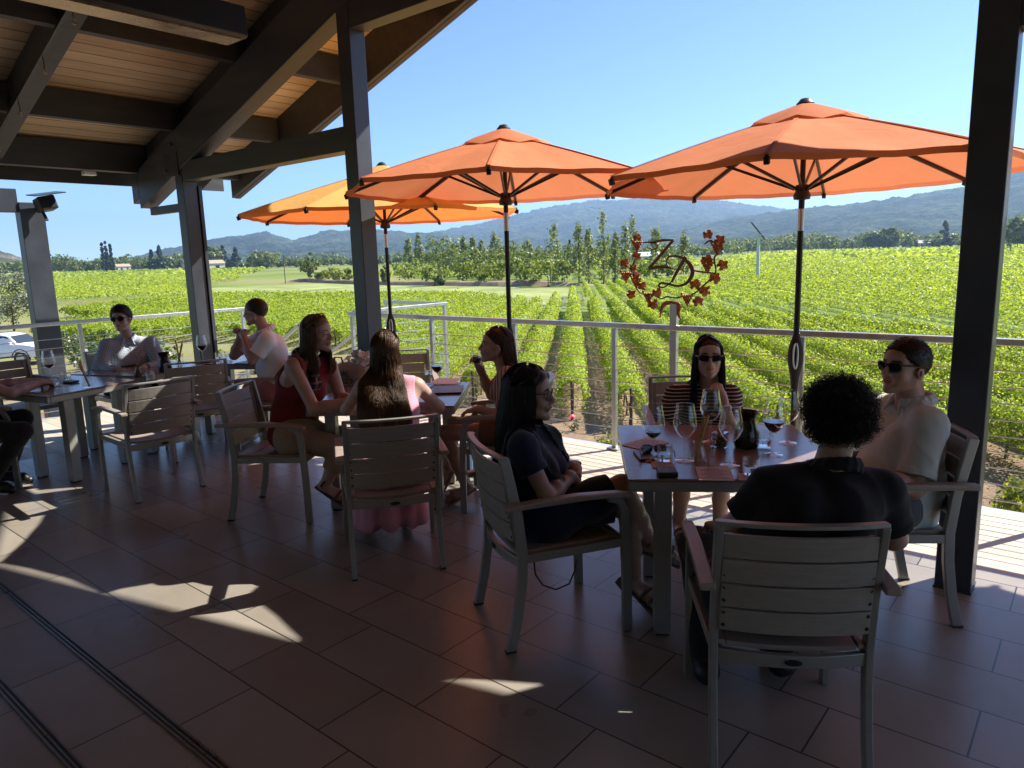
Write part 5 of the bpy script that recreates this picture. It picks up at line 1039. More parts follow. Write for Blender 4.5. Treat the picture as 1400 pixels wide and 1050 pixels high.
def stripes(name, c1, c2, per, duty, axis='Z', M_=None, wob=.006):
    m, nt, b = newmat(name); L = nt.links; tc = N(nt, 'ShaderNodeTexCoord'); nz = N(nt, 'ShaderNodeTexNoise', Scale=6., Detail=2.); L.new(tc.outputs['Object'], nz.inputs['Vector'])
    mp = N(nt, 'ShaderNodeMapping'); mp.inputs['Rotation'].default_value = M_ or (0, 0, 0); L.new(tc.outputs['Object'], mp.inputs['Vector']); sp = N(nt, 'ShaderNodeSeparateXYZ'); L.new(mp.outputs[0], sp.inputs[0])
    ma = N(nt, 'ShaderNodeMath', operation='MULTIPLY_ADD'); ma.inputs[1].default_value = wob; L.new(nz.outputs['Fac'], ma.inputs[0]); L.new(sp.outputs[axis], ma.inputs[2])
    dv = N(nt, 'ShaderNodeMath', operation='DIVIDE'); dv.inputs[1].default_value = per; L.new(ma.outputs[0], dv.inputs[0]); fr = N(nt, 'ShaderNodeMath', operation='FRACT'); L.new(dv.outputs[0], fr.inputs[0])
    lt = N(nt, 'ShaderNodeMath', operation='LESS_THAN'); lt.inputs[1].default_value = duty; L.new(fr.outputs[0], lt.inputs[0]); mx = N(nt, 'ShaderNodeMixRGB'); L.new(lt.outputs[0], mx.inputs[0]); mx.inputs[1].default_value = rgba(c1); mx.inputs[2].default_value = rgba(c2)
    L.new(mx.outputs[0], b.inputs['Base Color']); b.inputs['Roughness'].default_value = .85; return m
def plaid(name, base, l1, l2, per=.022, rz=0.):
    m, nt, b = newmat(name); L = nt.links; tc = N(nt, 'ShaderNodeTexCoord'); mp = N(nt, 'ShaderNodeMapping'); mp.inputs['Rotation'].default_value = (0, 0, rz); L.new(tc.outputs['Object'], mp.inputs['Vector']); sp = N(nt, 'ShaderNodeSeparateXYZ'); L.new(mp.outputs[0], sp.inputs[0]); cur = None
    for ax, d, c in (('Y', .3, l1), ('Z', .3, l1), ('Y', .1, l2), ('Z', .1, l2)):
        dv = N(nt, 'ShaderNodeMath', operation='DIVIDE'); dv.inputs[1].default_value = per; L.new(sp.outputs[ax], dv.inputs[0]); fr = N(nt, 'ShaderNodeMath', operation='FRACT'); L.new(dv.outputs[0], fr.inputs[0]); lt = N(nt, 'ShaderNodeMath', operation='LESS_THAN'); lt.inputs[1].default_value = d; L.new(fr.outputs[0], lt.inputs[0])
        hf = N(nt, 'ShaderNodeMath', operation='MULTIPLY'); hf.inputs[1].default_value = .6; L.new(lt.outputs[0], hf.inputs[0]); mx = N(nt, 'ShaderNodeMixRGB'); L.new(hf.outputs[0], mx.inputs[0]); mx.inputs[2].default_value = rgba(c)
        if cur is None: mx.inputs[1].default_value = rgba(base)
        else: L.new(cur, mx.inputs[1])
        cur = mx.outputs[0]
    L.new(cur, b.inputs['Base Color']); b.inputs['Roughness'].default_value = .9; return m
def shirt(J, mat, g=1., inf=.014, belly=0., bust=0., sleeve=.75, hem=None, name='shirt', amp=.006, seed=1, h=.006, armr=(.050, .041, .027), loose=.012, neckcut=.055, fr=None, collar=False, sleeveless=False, vneck=0., extra=None, nopants=False):
    S = SDF(); x, f, up = torso(S, J, inf, g, belly, bust)
    if not sleeveless:
        for s in 'lr':
            a, e, w_ = A3(J['s' + s]), A3(J['e' + s]), A3(J['w' + s]); r0_, r1_ = armr[0] * (1 + (g - 1) * .7) + inf + loose * .6, armr[1] * (1 + (g - 1) * .7) + inf + loose
            if sleeve <= 1: p = a + (e - a) * sleeve; S.cap(a, a + (e - a) * (sleeve + .25), r0_, r0_ + (r1_ - r0_) * sleeve, .03, clip=(p, e - a)); rc_ = r0_ + (r1_ - r0_) * sleeve + .0045; u_ = nrm(e - a); S.cap(p - u_ * .032, p + u_ * .1, rc_, rc_, .004, clip=[(p + u_ * .001, u_), (p - u_ * .03, -u_)])
            else: S.cap(a, e, r0_, r1_, .03); p = e + (w_ - e) * (sleeve - 1); S.cap(e, w_, r1_, armr[2] + inf + loose * .6, .02, clip=(p, w_ - e))
    if extra: extra(S, x, f, up)
    nk = A3(J['neck']); S.cap(nk - up * .05, nk + up * .2, neckcut, neckcut * 1.0, .008, sub=True)
    if vneck: S.cap(nk + up * .02 + f * .06, nk + f * .12 - up * vneck, neckcut * .8, .012, .006, sub=True)
    if sleeveless:
        for s in 'lr': sh = A3(J['s' + s]); o = x * (1 if s == 'r' else -1); S.ell(sh + o * .035 - up * .03, (.062, .11, .12), np.column_stack([x, f, up]), .01, sub=True)
    cl = []
    if hem is not None: cl.append((A3(J['pelvis']) + up * hem, -up))
    o = S.mesh(h, name, mat, None, clips=cl, noise=folds(amp, seed=seed)); res = [o]
    if collar and fr is not None:
        C = SDF(); n = 15
        for i in range(n - 1):
            def q(t):
                a = R(28 + (332 - 28) * t); r_ = .066 * g; return nk + up * (.034 * (1 - math.cos(a)) * .5 - .004) + x * (r_ * math.sin(a)) + f * (r_ * 1.05 * math.cos(a) - .004)
            a_, b_ = q(i / (n - 1)), q((i + 1) / (n - 1)); C.cap(a_ + up * .014, b_ + up * .014, .0075, .0075, .006); 
            out = nrm((a_ + b_) / 2 - nk - up * (((a_ + b_) / 2 - nk) @ up)); C.cap(a_ + out * .020 - up * .018, b_ + out * .020 - up * .018, .0075, .0075, .014); C.cap(a_ + out * .010, b_ + out * .010, .009, .009, .014)
        for t, sg in ((0, 1), (1, -1)): a_ = q(t); C.cap(a_, a_ + f * .025 - up * .055 + x * .028 * sg, .010, .006, .010)
        res.append(C.mesh(.004, 'collar', mat, o))
    return res
def pants(J, mat, g=1., inf=.012, length=1.0, legr=(.082, .056, .038), name='trousers', loose=.01, seed=4, h=.007, amp=.006):
    S = SDF(); S.cap(J['hl'], J['hr'], .122 * g + inf, None, .05); pel = A3(J['pelvis']); S.cap(A3(J['hl']), pel + (0, 0, .10), .10 * g + inf, .10 * g + inf, .05); S.cap(A3(J['hr']), pel + (0, 0, .10), .10 * g + inf, .10 * g + inf, .05)
    for s in 'lr':
        hp_, kn, an_ = A3(J['h' + s]), A3(J['k' + s]), A3(J['a' + s])
        if length <= 1.0: p = hp_ + (kn - hp_) * length; S.cap(hp_, kn, legr[0] * g + inf + .006, legr[1] * g + inf + loose, .03, clip=None if length == 1 else (p, kn - hp_))
        else: S.cap(hp_, kn, legr[0] * g + inf + .006, legr[1] * g + inf + loose * .6, .03); p = kn + (an_ - kn) * (length - 1); S.cap(kn, an_, legr[1] * g + inf + loose * .6, legr[2] + inf + loose, .025, clip=(p, an_ - kn))
    return [S.mesh(h, name, mat, None, noise=folds(amp, seed=seed))]
def shoe(J, s, mat, F, sole=None, name='shoe', strap=False, heel=0.):
    a, t = A3(J['a' + s]), A3(J['t' + s]); d = nrm(t - a); d2 = nrm(A3((d[0], d[1], d[2]))); S = SDF(); dn = A3((0, 0, -1)); n_ = nrm(dn - d * (dn @ d)); b = a - d * .035 + n_ * 0
    base_h = a + n_ * .052 - d * .035; base_t = t + n_ * .03 + d * .025
    if not strap:
        S.cap(a - d * .03 + n_ * .03, t - d * .03, .047, .045, .02); S.cap(t - d * .03, t + d * .025, .045, .032, .02); S.cap(a, a + n_ * .02 - d * .01, .05, .05, .02)
        o = S.mesh(.005, name, mat, None); m = MB(); m.sweep([tuple(base_h), tuple((base_h + base_t) / 2), tuple(base_t)], [.075, .088, .07], .02, up=tuple(-n_)); m.build('sole', sole or M['whitepaint'], o, bevel=.006); return [o]
    m = MB(); m.sweep([tuple(base_h - d * .01), tuple(base_h * .6 + base_t * .4 + n_ * .002), tuple(base_t + d * .05)], [.062, .07, .07], .018, up=tuple(-n_)); 
    if heel: m.box(base_h + n_ * (heel * .5), (.055, .055, heel), M=Matrix(np.column_stack([np.cross(d, -n_), d, -n_])))
    o = m.build(name, mat, None, bevel=.005); x = np.cross(d, n_)
    for w0, r_ in ((t - d * .0, .040), (t - d * .045, .043), (a + n_ * .0 - d * .01, .046)):
        mm = MB(); mm.sweep([tuple(w0 + (x * math.cos(q) - n_ * math.sin(q)) * r_) for q in np.linspace(-.3, math.pi + .3, 14)], .016, .005, side=tuple(d)); mm.build('strap', mat, o)
    return [o]
def bracelet(c, d, r, mat, n=1):
    m = MB(); d = Vector(nrm(d)); x = d.orthogonal().normalized(); y = d.cross(x)
    for k in range(n): m.tube([Vector(c) + d * k * .009 + (x * math.cos(t) + y * math.sin(t)) * r for t in np.linspace(0, 6.2832, 20)], .0024, 5, cap=False)
    return m.build('bracelet', mat, None, smooth=True)
M['shade'] = simple('dark_lens', (.008, .008, .01), .05, var=.05, rvar=.01); M['blueshade'] = simple('blue_mirror_lens', (.03, .06, .30), .06, metal=.8, var=.4, scale=30, rvar=.01)
M['goldframe'] = simple('thin_metal_frame', (.05, .04, .035), .3, metal=.7); M['spec'] = glassmat('spectacle_glass')
HB = hairmat('black_hair', (.006, .005, .0045), (.022, .016, .013)); HD = hairmat('dark_brown_hair', (.012, .008, .006), (.04, .026, .017)); HC = hairmat('chestnut_hair', (.035, .016, .010), (.11, .05, .025)); HP = hairmat('brown_highlighted_hair', (.012, .007, .005), (.11, .055, .022), .3)
# 1 person with curly hair, back to us ---------------------------------
F = cf(-.84, 2.44, 122.5)
J = dict(pelvis=(-0.807, 2.322, 0.560), chest=(-0.705, 2.406, 0.811), neck=(-0.685, 2.514, 0.979), head=(-0.689, 2.576, 1.151), sl=(-0.843, 2.369, 0.916), sr=(-0.545, 2.619, 0.894), el=(-0.959, 2.351, 0.753), wl=(-1.085, 2.533, 0.667), er=(-0.520, 2.717, 0.700), wr=(-0.691, 2.835, 0.724), hl=F.p(-.13, -.06, .54), hr=F.p(.05, -.05, .54), kl=F.p(-.22, .36, .53), kr=F.p(.08, .38, .53), al=F.p(-.2, .22, .09), ar=F.p(.1, .3, .09))
root, S, fr, bo, _ = person('person in black with short curly dark hair, seen from behind in the foreground', J, F, 118, ('tan', (.36, .20, .13)), g=1.04, male=True, hp=-4, hands={'l': dict(d=F.v(-.2, .9, -.15), palm=(0, 0, -1), curl=(30, 35, 20)), 'r': dict(d=F.v(-.3, .9, -.1), palm=(0, 0, -1))})
sh_ = shirt(J, cloth('black_pique_cotton', (.008, .008, .010), sheen=.05), 1.04, .016, sleeve=.72, hem=-.10, seed=2, collar=True, fr=fr, name='polo_shirt', amp=.010, h=.0055)
pa = pants(J, cloth('black_trousers', (.008, .008, .009)), 1.04, length=1.95); cu = curly_hair(fr, None, HB, n=4200); wb = bracelet(J['wl'], A3(J['wl']) - J['el'], .031, M['iron'], 2)
attach(root, bo, *[q for q in sh_ if q.parent is None], *pa, cu, wb, *[shoe(J, s, M['black'], F)[0] for s in 'lr'])
hc_ = [o for o in bpy.data.objects if o.name.startswith('hair_curls')]
# 2 woman in navy dress --------------------------------------------------
F = cf(-1.965, 2.61, 59)
J = dict(pelvis=(-2.030, 2.526, 0.536), chest=(-2.019, 2.548, 0.747), neck=(-2.055, 2.518, 0.938), head=(-2.020, 2.547, 1.102), sl=(-2.064, 2.732, 0.842), sr=(-1.944, 2.389, 0.892), el=(-2.022, 2.832, 0.580), wl=(-1.925, 2.770, 0.707), er=(-1.827, 2.409, 0.681), wr=(-1.849, 2.625, 0.714), kl=(-1.701, 2.878, 0.529), al=(-1.684, 2.919, 0.144), tl=(-1.575, 2.905, 0.066), kr=(-1.691, 2.809, 0.652), ar=(-1.653, 3.022, 0.306), tr=(-1.574, 3.063, 0.258), bare=True)
root, S, fr, bo, _ = person('woman in navy with glasses and long black hair, sitting with crossed legs', J, F, 26, ('warm', (.34, .19, .125)), bust=.012, hp=-3, hands={'l': dict(d=nrm(A3((-1.844, 2.629, 0.679)) - A3((-1.925, 2.770, 0.707))), palm=(0, 0, -1), curl=(35, 40, 25)), 'r': dict(d=nrm(A3((-1.868, 2.765, 0.601)) - A3((-1.849, 2.625, 0.714))), palm=(-.4, .3, -.8), curl=(38, 45, 30))}, legr=(.080, .053, .034), armr=(.047, .037, .024), g=.97)
def dress_nav(S, x, f, up):
    for s in 'lr': hp_, kn = A3(J['h' + s]), A3(J['k' + s]); S.cap(hp_, hp_ * .12 + kn * .88, .102, .078, .05, clip=(hp_ * .14 + kn * .86, kn - hp_))
    a = A3(J['hl']) * .35 + A3(J['kl']) * .65; b = A3(J['hr']) * .35 + A3(J['kr']) * .65; S.cap(a, b, .07, .07, .06); S.cap(A3(J['hr']) + (0, 0, -.03), A3(J['kr']) * .55 + A3(J['hr']) * .45 + (0, 0, -.07), .06, .03, .05)
sh_ = shirt(J, cloth('navy_crepe', (.008, .013, .038)), .97, .011, bust=.012, sleeve=.5, seed=5, name='dress', armr=(.047, .037, .024), neckcut=.064, extra=dress_nav, amp=.005, h=.0055)
ha = long_hair(fr, S, None, HB, .74, n=3200, face=58, seed=4, wave=.014, front=.80, vol=1.07, lockn=140, back_off=.05); gl = shades(fr, None, M['spec'], M['black'], w_=.05, h=.044, wrap=.008, thick=.0042)
attach(root, bo, *sh_, ha, gl, shoe(J, 'l', M['bark'], F, strap=True, heel=.045, name='sandal')[0], shoe(J, 'r', M['bark'], F, strap=True, heel=.045, name='sandal')[0])
# 3 woman in striped tee, facing us ---------------------------------------
F = cf(-2.0, 4.2, 304)
J = dict(pelvis=(-1.925, 4.202, 0.496), chest=(-1.874, 4.114, 0.757), neck=(-1.866, 4.121, 0.922), head=(-1.831, 4.046, 1.097), sl=(-1.746, 4.195, 0.844), sr=(-2.025, 3.989, 0.850), el=(-1.643, 3.995, 0.629), wl=(-1.680, 3.911, 0.881), er=(-2.036, 3.771, 0.594), wr=(-1.772, 3.704, 0.621), kl=F.p(-.13, .33, .52), kr=F.p(.10, .38, .52), al=F.p(-.10, .42, .09), ar=F.p(.12, .30, .09))
root, S, fr, bo, _ = person('woman in a striped top and sunglasses resting her chin on her hand', J, F, 300, ('fair', (.46, .27, .195)), bust=.012, hp=2, hands={'l': dict(d=nrm(A3((-1.722, 3.902, 0.977)) - A3((-1.680, 3.911, 0.881))), palm=nrm(F.v(.5, -.7, .2)), curl=(65, 70, 45), sc=.9), 'r': dict(d=nrm(A3((-1.655, 3.737, 0.619)) - A3((-1.772, 3.704, 0.621))), palm=(0, 0, -1), curl=(15, 20, 15))}, armr=(.046, .038, .025), g=.96)
tee = stripes('striped_jersey', (.010, .010, .011), (.50, .46, .42), .020, .26)
sh_ = shirt(J, tee, .96, .011, bust=.012, sleeve=.55, seed=7, hem=-.1, name='striped_top', armr=(.046, .038, .025), neckcut=.072, amp=.004)
sk_ = SDF(); [sk_.cap(J['h' + s], A3(J['h' + s]) * .2 + A3(J['k' + s]) * .8, .105, .085, .05) for s in 'lr']; sk_.cap(A3(J['kl']) * .8 + A3(J['hl']) * .2, A3(J['kr']) * .8 + A3(J['hr']) * .2, .07, .07, .06)
pl = sk_.mesh(.006, 'striped_skirt', stripes('striped_skirt_cotton', (.015, .015, .017), (.55, .52, .48), .028, .4, 'X', (0, 0, R(30))), None, noise=folds(.006, seed=9))
ha = long_hair(fr, S, None, HB, .86, n=1900, face=56, seed=8, wave=.004, front=.84, part=.012, lockn=140); gl = shades(fr, None, M['shade'], M['black'], w_=.060, h=.036, wrap=.014, thick=.006)
br = bracelet(A3(J['wl']) * .8 + A3(J['el']) * .2, A3(J['el']) - J['wl'], .034, M['rail'], 3); attach(root, bo, *sh_, pl, ha, gl, br, *[shoe(J, s, M['black'], F, strap=True)[0] for s in 'lr'])
# 4 man in beige shirt -----------------------------------------------------
F = cf(-.80, 3.63, 217)
J = dict(pelvis=(-0.706, 3.734, 0.489), chest=(-0.705, 3.761, 0.767), neck=(-0.691, 3.798, 0.991), head=(-0.722, 3.747, 1.158), sl=(-0.578, 3.632, 0.917), sr=(-0.823, 3.923, 0.911), el=(-0.612, 3.526, 0.644), wl=(-0.767, 3.293, 0.745), er=(-0.881, 3.926, 0.595), wr=(-0.992, 3.678, 0.638))
root, S, fr, bo, _ = person('heavyset man in a beige shirt and sunglasses sitting by the thick post', J, F, 240, ('ruddy', (.40, .215, .145)), g=1.16, belly=.03, male=True, hp=5, hs=1.04, hands={'l': dict(d=nrm(A3((-0.830, 3.188, 0.771)) - A3((-0.767, 3.293, 0.745))), palm=(0, 0, -1)), 'r': dict(d=F.v(-.1, .9, -.1), palm=(0, 0, -1))}, neckr=.064)
sh_ = shirt(J, cloth('beige_linen', (.50, .55, .53), weave=500, bump=.2), 1.16, .016, belly=.03, sleeve=.80, hem=-.12, seed=11, collar=True, fr=fr, name='polo_shirt', amp=.013, h=.0055, neckcut=.058)
pa = pants(J, cloth('grey_trousers', (.10, .105, .12)), 1.1, length=1.95); ha = short_hair(fr, None, HB, seed=5, line=.05, length=.007, n=3000); gl = shades(fr, None, M['shade'], M['black'], w_=.058, h=.042, wrap=.012, thick=.0065)
attach(root, bo, sh_[0], *pa, ha, gl, *[shoe(J, s, M['black'], F)[0] for s in 'lr'])
# 5 woman in pink dress, back to us -----------------------------------------
F = cf(-3.17, 2.66, 144)
J = dict(pelvis=(-3.142, 2.666, 0.529), chest=(-3.221, 2.731, 0.835), neck=(-3.280, 2.786, 1.041), head=(-3.345, 2.836, 1.185), sl=(-3.390, 2.668, 0.987), sr=(-3.163, 2.909, 0.979), el=(-3.563, 2.680, 0.828), wl=(-3.595, 2.888, 0.805), er=(-3.171, 3.085, 0.817), wr=(-3.424, 3.108, 0.785))
root, S, fr, bo, _ = person('woman in a pink dress with very long brown hair, seen from behind', J, F, 128, ('fair2', (.43, .25, .175)), hands={'l': dict(d=F.v(.5, .8, .1), palm=(0, 0, -1)), 'r': dict(d=F.v(-.5, .8, .1), palm=(0, 0, -1))}, armr=(.044, .037, .024), g=.94, h=.0055)
def dress_pink(S, x, f, up):
    for s in 'lr': S.cap(J['h' + s], J['k' + s], .105, .085, .06); kn = A3(J['k' + s]); S.cap(kn, A3((kn[0], kn[1], .16)) - F.v(0, .10, 0), .085, .11, .06)
    for q in (-.14, 0., .14): S.cap(F.p(q, .24, .40), F.p(q * 1.1, .17, .15 + .05 * abs(q)), .05, .075, .06)
gm_ = plaid('pink_gingham', (.62, .30, .38), (.50, .19, .28), (.70, .42, .48), .016, R(36))
def pk(V): return folds(.006, seed=13)(V) + np.where(V[:, 2] < .42, .008 * np.sin((V[:, 0] + V[:, 1] * .6) * 55 + 6 * fbm(V[:, 0] * 5, V[:, 1] * 5, 2, 3)), 0)
_fo = folds; folds = lambda *a, **k: pk if k.get('seed') == 1300 else _fo(*a, **k)
sh_ = shirt(J, gm_, .94, .010, sleeveless=True, seed=1300, name='dress', neckcut=.06, extra=dress_pink, h=.006); folds = _fo
ha = long_hair(fr, S, None, HP, .68, n=2900, face=60, seed=12, wave=.026, front=.70, back_off=.02, vol=1.02, lockn=80, gather=1.)
attach(root, bo, *sh_, ha)
# 6 woman in red sleeveless top ----------------------------------------------
F = cf(-4.26, 2.84, 33.7)
J = dict(pelvis=(-4.400, 2.816, 0.539), chest=(-4.332, 2.872, 0.863), neck=(-4.306, 2.920, 1.055), head=(-4.232, 2.981, 1.237), sl=(-4.308, 3.126, 0.986), sr=(-4.239, 2.767, 1.039), el=(-4.231, 3.138, 0.750), wl=(-4.014, 3.111, 0.761), er=(-4.057, 2.789, 0.752), wr=(-3.890, 2.954, 0.796), kr=(-3.978, 2.933, 0.468), kl=(-4.116, 3.104, 0.473), ar=(-4.047, 2.823, 0.223), tr=(-3.940, 2.887, 0.121), al=(-4.193, 3.079, 0.095), bare=True)
root, S, fr, bo, _ = person('woman in a red sleeveless top with a dark patterned scarf', J, F, 20, ('fair3', (.45, .265, .19)), bust=.012, hp=-2, hands={'l': dict(d=F.v(.6, .7, 0), palm=(0, 0, -1)), 'r': dict(d=F.v(-.3, .9, 0), palm=(0, 0, -1), curl=(10, 15, 10))}, h=.0055, lipsopen=.002)
sh_ = shirt(J, cloth('red_cotton', (.20, .014, .018)), 1.0, .013, bust=.012, sleeveless=True, seed=15, hem=-.12, name='sleeveless_top', neckcut=.064, amp=.006)
pa = pants(J, cloth('tan_trousers', (.33, .25, .17)), length=1.62, seed=6, loose=.016)
ha = long_hair(fr, S, None, hairmat('dark_blonde_hair', (.05, .03, .018), (.20, .13, .075)), .98, n=1500, face=60, seed=21, wave=.014, vol=1.02, front=1.0)
Sc = SDF(); nk, (x_, f_, u_) = A3(J['neck']), _
for i in range(12):
    q = lambda t: nk + x_ * .075 * math.sin(t) + f_ * (.068 * math.cos(t)) + u_ * (.012 - .03 * math.cos(t)); a0, a1 = 2 * math.pi * i / 12, 2 * math.pi * (i + 1) / 12; Sc.cap(q(a0), q(a1), .026, None, .03)
for sg in (-1, 1): Sc.cap(nk + f_ * .075 - u_ * .02 + x_ * .01 * sg, nk + f_ * .135 - u_ * .13 + x_ * .022 * sg, .024, .02, .02); Sc.cap(nk + f_ * .135 - u_ * .13 + x_ * .022 * sg, nk + f_ * .12 - u_ * .25 + x_ * .035 * sg, .022, .03, .02)
scm = plaid('navy_paisley_silk', (.012, .015, .035), (.30, .10, .06), (.35, .28, .24), .05, R(20)); sc_ = Sc.mesh(.005, 'scarf', scm, None, noise=folds(.008, 30, 30, 3))
f2 = Frame(fr.p(0, -.022, .052), 20, 50, 0, 1.0); gl = shades(f2, None, M['shade'], M['black'], w_=.054, h=.036)
attach(root, bo, *sh_, *pa, ha, sc_, gl, shoe(J, 'r', M['bark'], F, strap=True, name='sandal')[0], shoe(J, 'l', M['bark'], F, strap=True, name='sandal')[0])
# 7 woman drinking ------------------------------------------------------------
F = cf(-3.22, 3.77, 213)
J = dict(pelvis=(-3.165, 3.806, 0.535), chest=(-3.151, 3.778, 0.829), neck=(-3.187, 3.749, 0.975), head=(-3.243, 3.728, 1.126), sl=(-3.070, 3.638, 0.929), sr=(-3.272, 3.912, 0.914), el=(-3.065, 3.590, 0.668), wl=(-3.223, 3.511, 0.715), er=(-3.408, 3.851, 0.740), wr=(-3.423, 3.760, 0.940), kl=(-3.514, 3.450, 0.526), kr=(-3.584, 3.626, 0.545), al=(-3.414, 3.559, 0.131), tl=(-3.499, 3.462, 0.044), ar=(-3.642, 3.603, 0.211), tr=(-3.680, 3.572, 0.090), bare=True)
root, S, fr, bo, _ = person('woman in a striped blouse with chestnut hair drinking from a tumbler', J, F, 222, ('fair4', (.42, .235, .16)), bust=.01, hp=4, hands={'l': dict(d=nrm(F.v(.0, .9, -.1)), palm=(0, 0, -1)), 'r': dict(d=nrm(A3((-3.428, 3.717, 1.045)) - A3((-3.423, 3.760, 0.940))), palm=nrm(F.v(-.6, .25, .1)), curl=(35, 45, 30), thumb=(.8, 25))}, h=.0055, g=.95, armr=(.045, .037, .025))
blo = stripes('striped_blouse_cotton', (.44, .30, .22), (.085, .05, .04), .026, .32, 'X', (0, 0, R(-35)), .003)
sh_ = shirt(J, blo, .95, .013, bust=.01, sleeve=.7, seed=17, hem=-.12, name='blouse', neckcut=.06, amp=.006)
pa = pants(J, cloth('rust_shorts', (.20, .085, .05)), .98, length=.45, name='shorts')
ha = long_hair(fr, S, None, HC, .90, n=2100, face=60, seed=25, wave=.005, vol=1.0, front=.92, back_off=.03, gather=1.)
attach(root, bo, *sh_, *pa, ha, *[shoe(J, s, simple('tan_leather_' + s, (.30, .15, .08), .5), F, strap=True, name='sandal')[0] for s in 'lr'])
# 8 man in plaid shirt -----------------------------------------------------------
F = cf(-7.75, 3.1, -2)
J = dict(pelvis=(-7.737, 3.119, 0.523), chest=(-7.690, 3.131, 0.799), neck=(-7.692, 3.130, 1.025), head=(-7.688, 3.094, 1.222), sl=(-7.607, 3.318, 0.949), sr=(-7.743, 2.945, 0.953), el=(-7.426, 3.313, 0.718), wl=(-7.356, 3.111, 0.744), er=(-7.692, 2.831, 0.742), wr=(-7.373, 2.902, 0.742), kr=F.p(.12, .4, .52), kl=F.p(-.14, .42, .52), al=F.p(-.30, .62, .09), ar=F.p(.05, .5, .09))
root, S, fr, bo, _ = person('man in a plaid shirt and dark sunglasses behind the left table', J, F, 312, ('fair5', (.45, .27, .19)), male=True, hands={'l': dict(d=F.v(.4, .8, 0), palm=(0, 0, -1)), 'r': dict(d=F.v(-.4, .8, 0), palm=(0, 0, -1))}, h=.006, hr=4, g=1.02)
sh_ = shirt(J, plaid('blue_grey_plaid', (.42, .47, .52), (.20, .25, .33), (.10, .13, .19), .016, R(-10)), 1.03, .017, sleeve=1.85, seed=19, hem=-.12, name='plaid_shirt', collar=True, fr=fr, amp=.009)
pa = pants(J, cloth('dark_trousers', (.03, .03, .035)), 1.0, length=1.9); ha = short_hair(fr, None, HB, seed=8, inf=.016, top=.022, length=.012, line=.056, n=2200); gl = shades(fr, None, M['shade'], M['black'], w_=.062, h=.04, thick=.006)
attach(root, bo, sh_[0], *pa, ha, gl, *[shoe(J, s, simple('white_canvas_' + s, (.62, .61, .58), .7), F, name='sneaker')[0] for s in 'lr'])
# 9 man in white polo --------------------------------------------------------------
F = cf(-6.16, 3.78, 215)
J = dict(pelvis=(-6.106, 3.827, 0.604), chest=(-6.103, 3.791, 0.907), neck=(-6.154, 3.749, 1.104), head=(-6.211, 3.701, 1.279), sl=(-5.988, 3.653, 1.019), sr=(-6.319, 3.845, 1.045), el=(-6.043, 3.529, 0.860), wl=(-6.159, 3.536, 1.056), er=(-6.544, 3.632, 0.856), wr=(-6.357, 3.606, 1.054), kl=(-6.328, 3.577, 0.494), kr=(-6.477, 3.714, 0.516), al=(-6.305, 3.571, 0.109), tl=(-6.413, 3.454, 0.003), ar=(-6.450, 3.736, 0.100), tr=(-6.562, 3.617, 0.005))
root, S, fr, bo, _ = person('man in a white polo and pink shorts with hands clasped', J, F, 216, ('ruddy2', (.47, .25, .18)), male=True, g=1.05, belly=.01, h=.006, hp=-3, hands={'l': dict(d=nrm(A3((-6.269, 3.549, 1.139)) - A3((-6.159, 3.536, 1.056))), palm=nrm(F.v(.9, .1, .1)), curl=(45, 50, 35)), 'r': dict(d=nrm(A3((-6.325, 3.580, 1.134)) - A3((-6.357, 3.606, 1.054))), palm=nrm(F.v(-.9, .1, .1)), curl=(50, 55, 35))})
sh_ = shirt(J, cloth('white_pique', (.74, .76, .78)), 1.05, .016, belly=.01, sleeve=.72, seed=23, hem=-.12, name='polo_shirt', collar=True, fr=fr, amp=.008)
pa = pants(J, cloth('pink_chino', (.46, .17, .19)), 1.05, length=.86, name='shorts'); ha = short_hair(fr, None, HD, seed=9, inf=.007, top=.008, length=.006, line=.054, n=2200); gl = shades(fr, None, M['blueshade'], M['whitepaint'], w_=.062, h=.034, wrap=.022, thick=.005)
attach(root, bo, sh_[0], *pa, ha, gl, *[shoe(J, s, simple('grey_sneaker_' + s, (.5, .5, .5), .7), F, name='sneaker')[0] for s in 'lr'])
# 10 cut off person at the left edge --------------------------------------------------
kx = A3((-6.588, 1.824, 0.511)); F = cf(kx[0] - .38 * math.cos(R(42)), kx[1] - .38 * math.sin(R(42)), 42)
J = dict(pelvis=F.p(0, -.08, .55), chest=F.p(0, -.06, .86), neck=F.p(0, 0, 1.06), head=F.p(0, .04, 1.21), sl=F.p(-.19, -.02, 1.0), sr=F.p(.19, -.02, 1.0), el=(-7.133, 1.799, 0.791), wl=(-7.179, 2.152, 0.771), er=(-6.648, 1.775, 0.774), wr=(-6.831, 2.051, 0.804), kr=(-6.470, 1.766, 0.490), kl=(-6.717, 1.847, 0.550), al=F.p(-.12, .1, .09), ar=F.p(.14, .12, .09))
root, S, fr, bo, _ = person('person cut off by the left edge, bare forearms on the table and dark trousers', J, F, 40, ('tan2', (.36, .19, .125)), male=True, h=.006, hands={'l': dict(d=nrm(A3((-7.103, 2.280, 0.758)) - A3((-7.179, 2.152, 0.771))), palm=(0, 0, -1)), 'r': dict(d=nrm(A3((-6.889, 2.198, 0.770)) - A3((-6.831, 2.051, 0.804))), palm=(0, 0, -1), curl=(35, 30, 20))})
sh_ = shirt(J, cloth('dark_tee', (.05, .05, .06)), 1.0, .014, sleeve=.7, seed=27, hem=-.12, name='tee_shirt'); pa = pants(J, cloth('charcoal_trousers', (.014, .014, .017)), 1.0, length=1.9); ha = short_hair(fr, None, HB)
attach(root, bo, *sh_, *pa, ha, *[shoe(J, s, M['black'], F)[0] for s in 'lr']); CUT = F
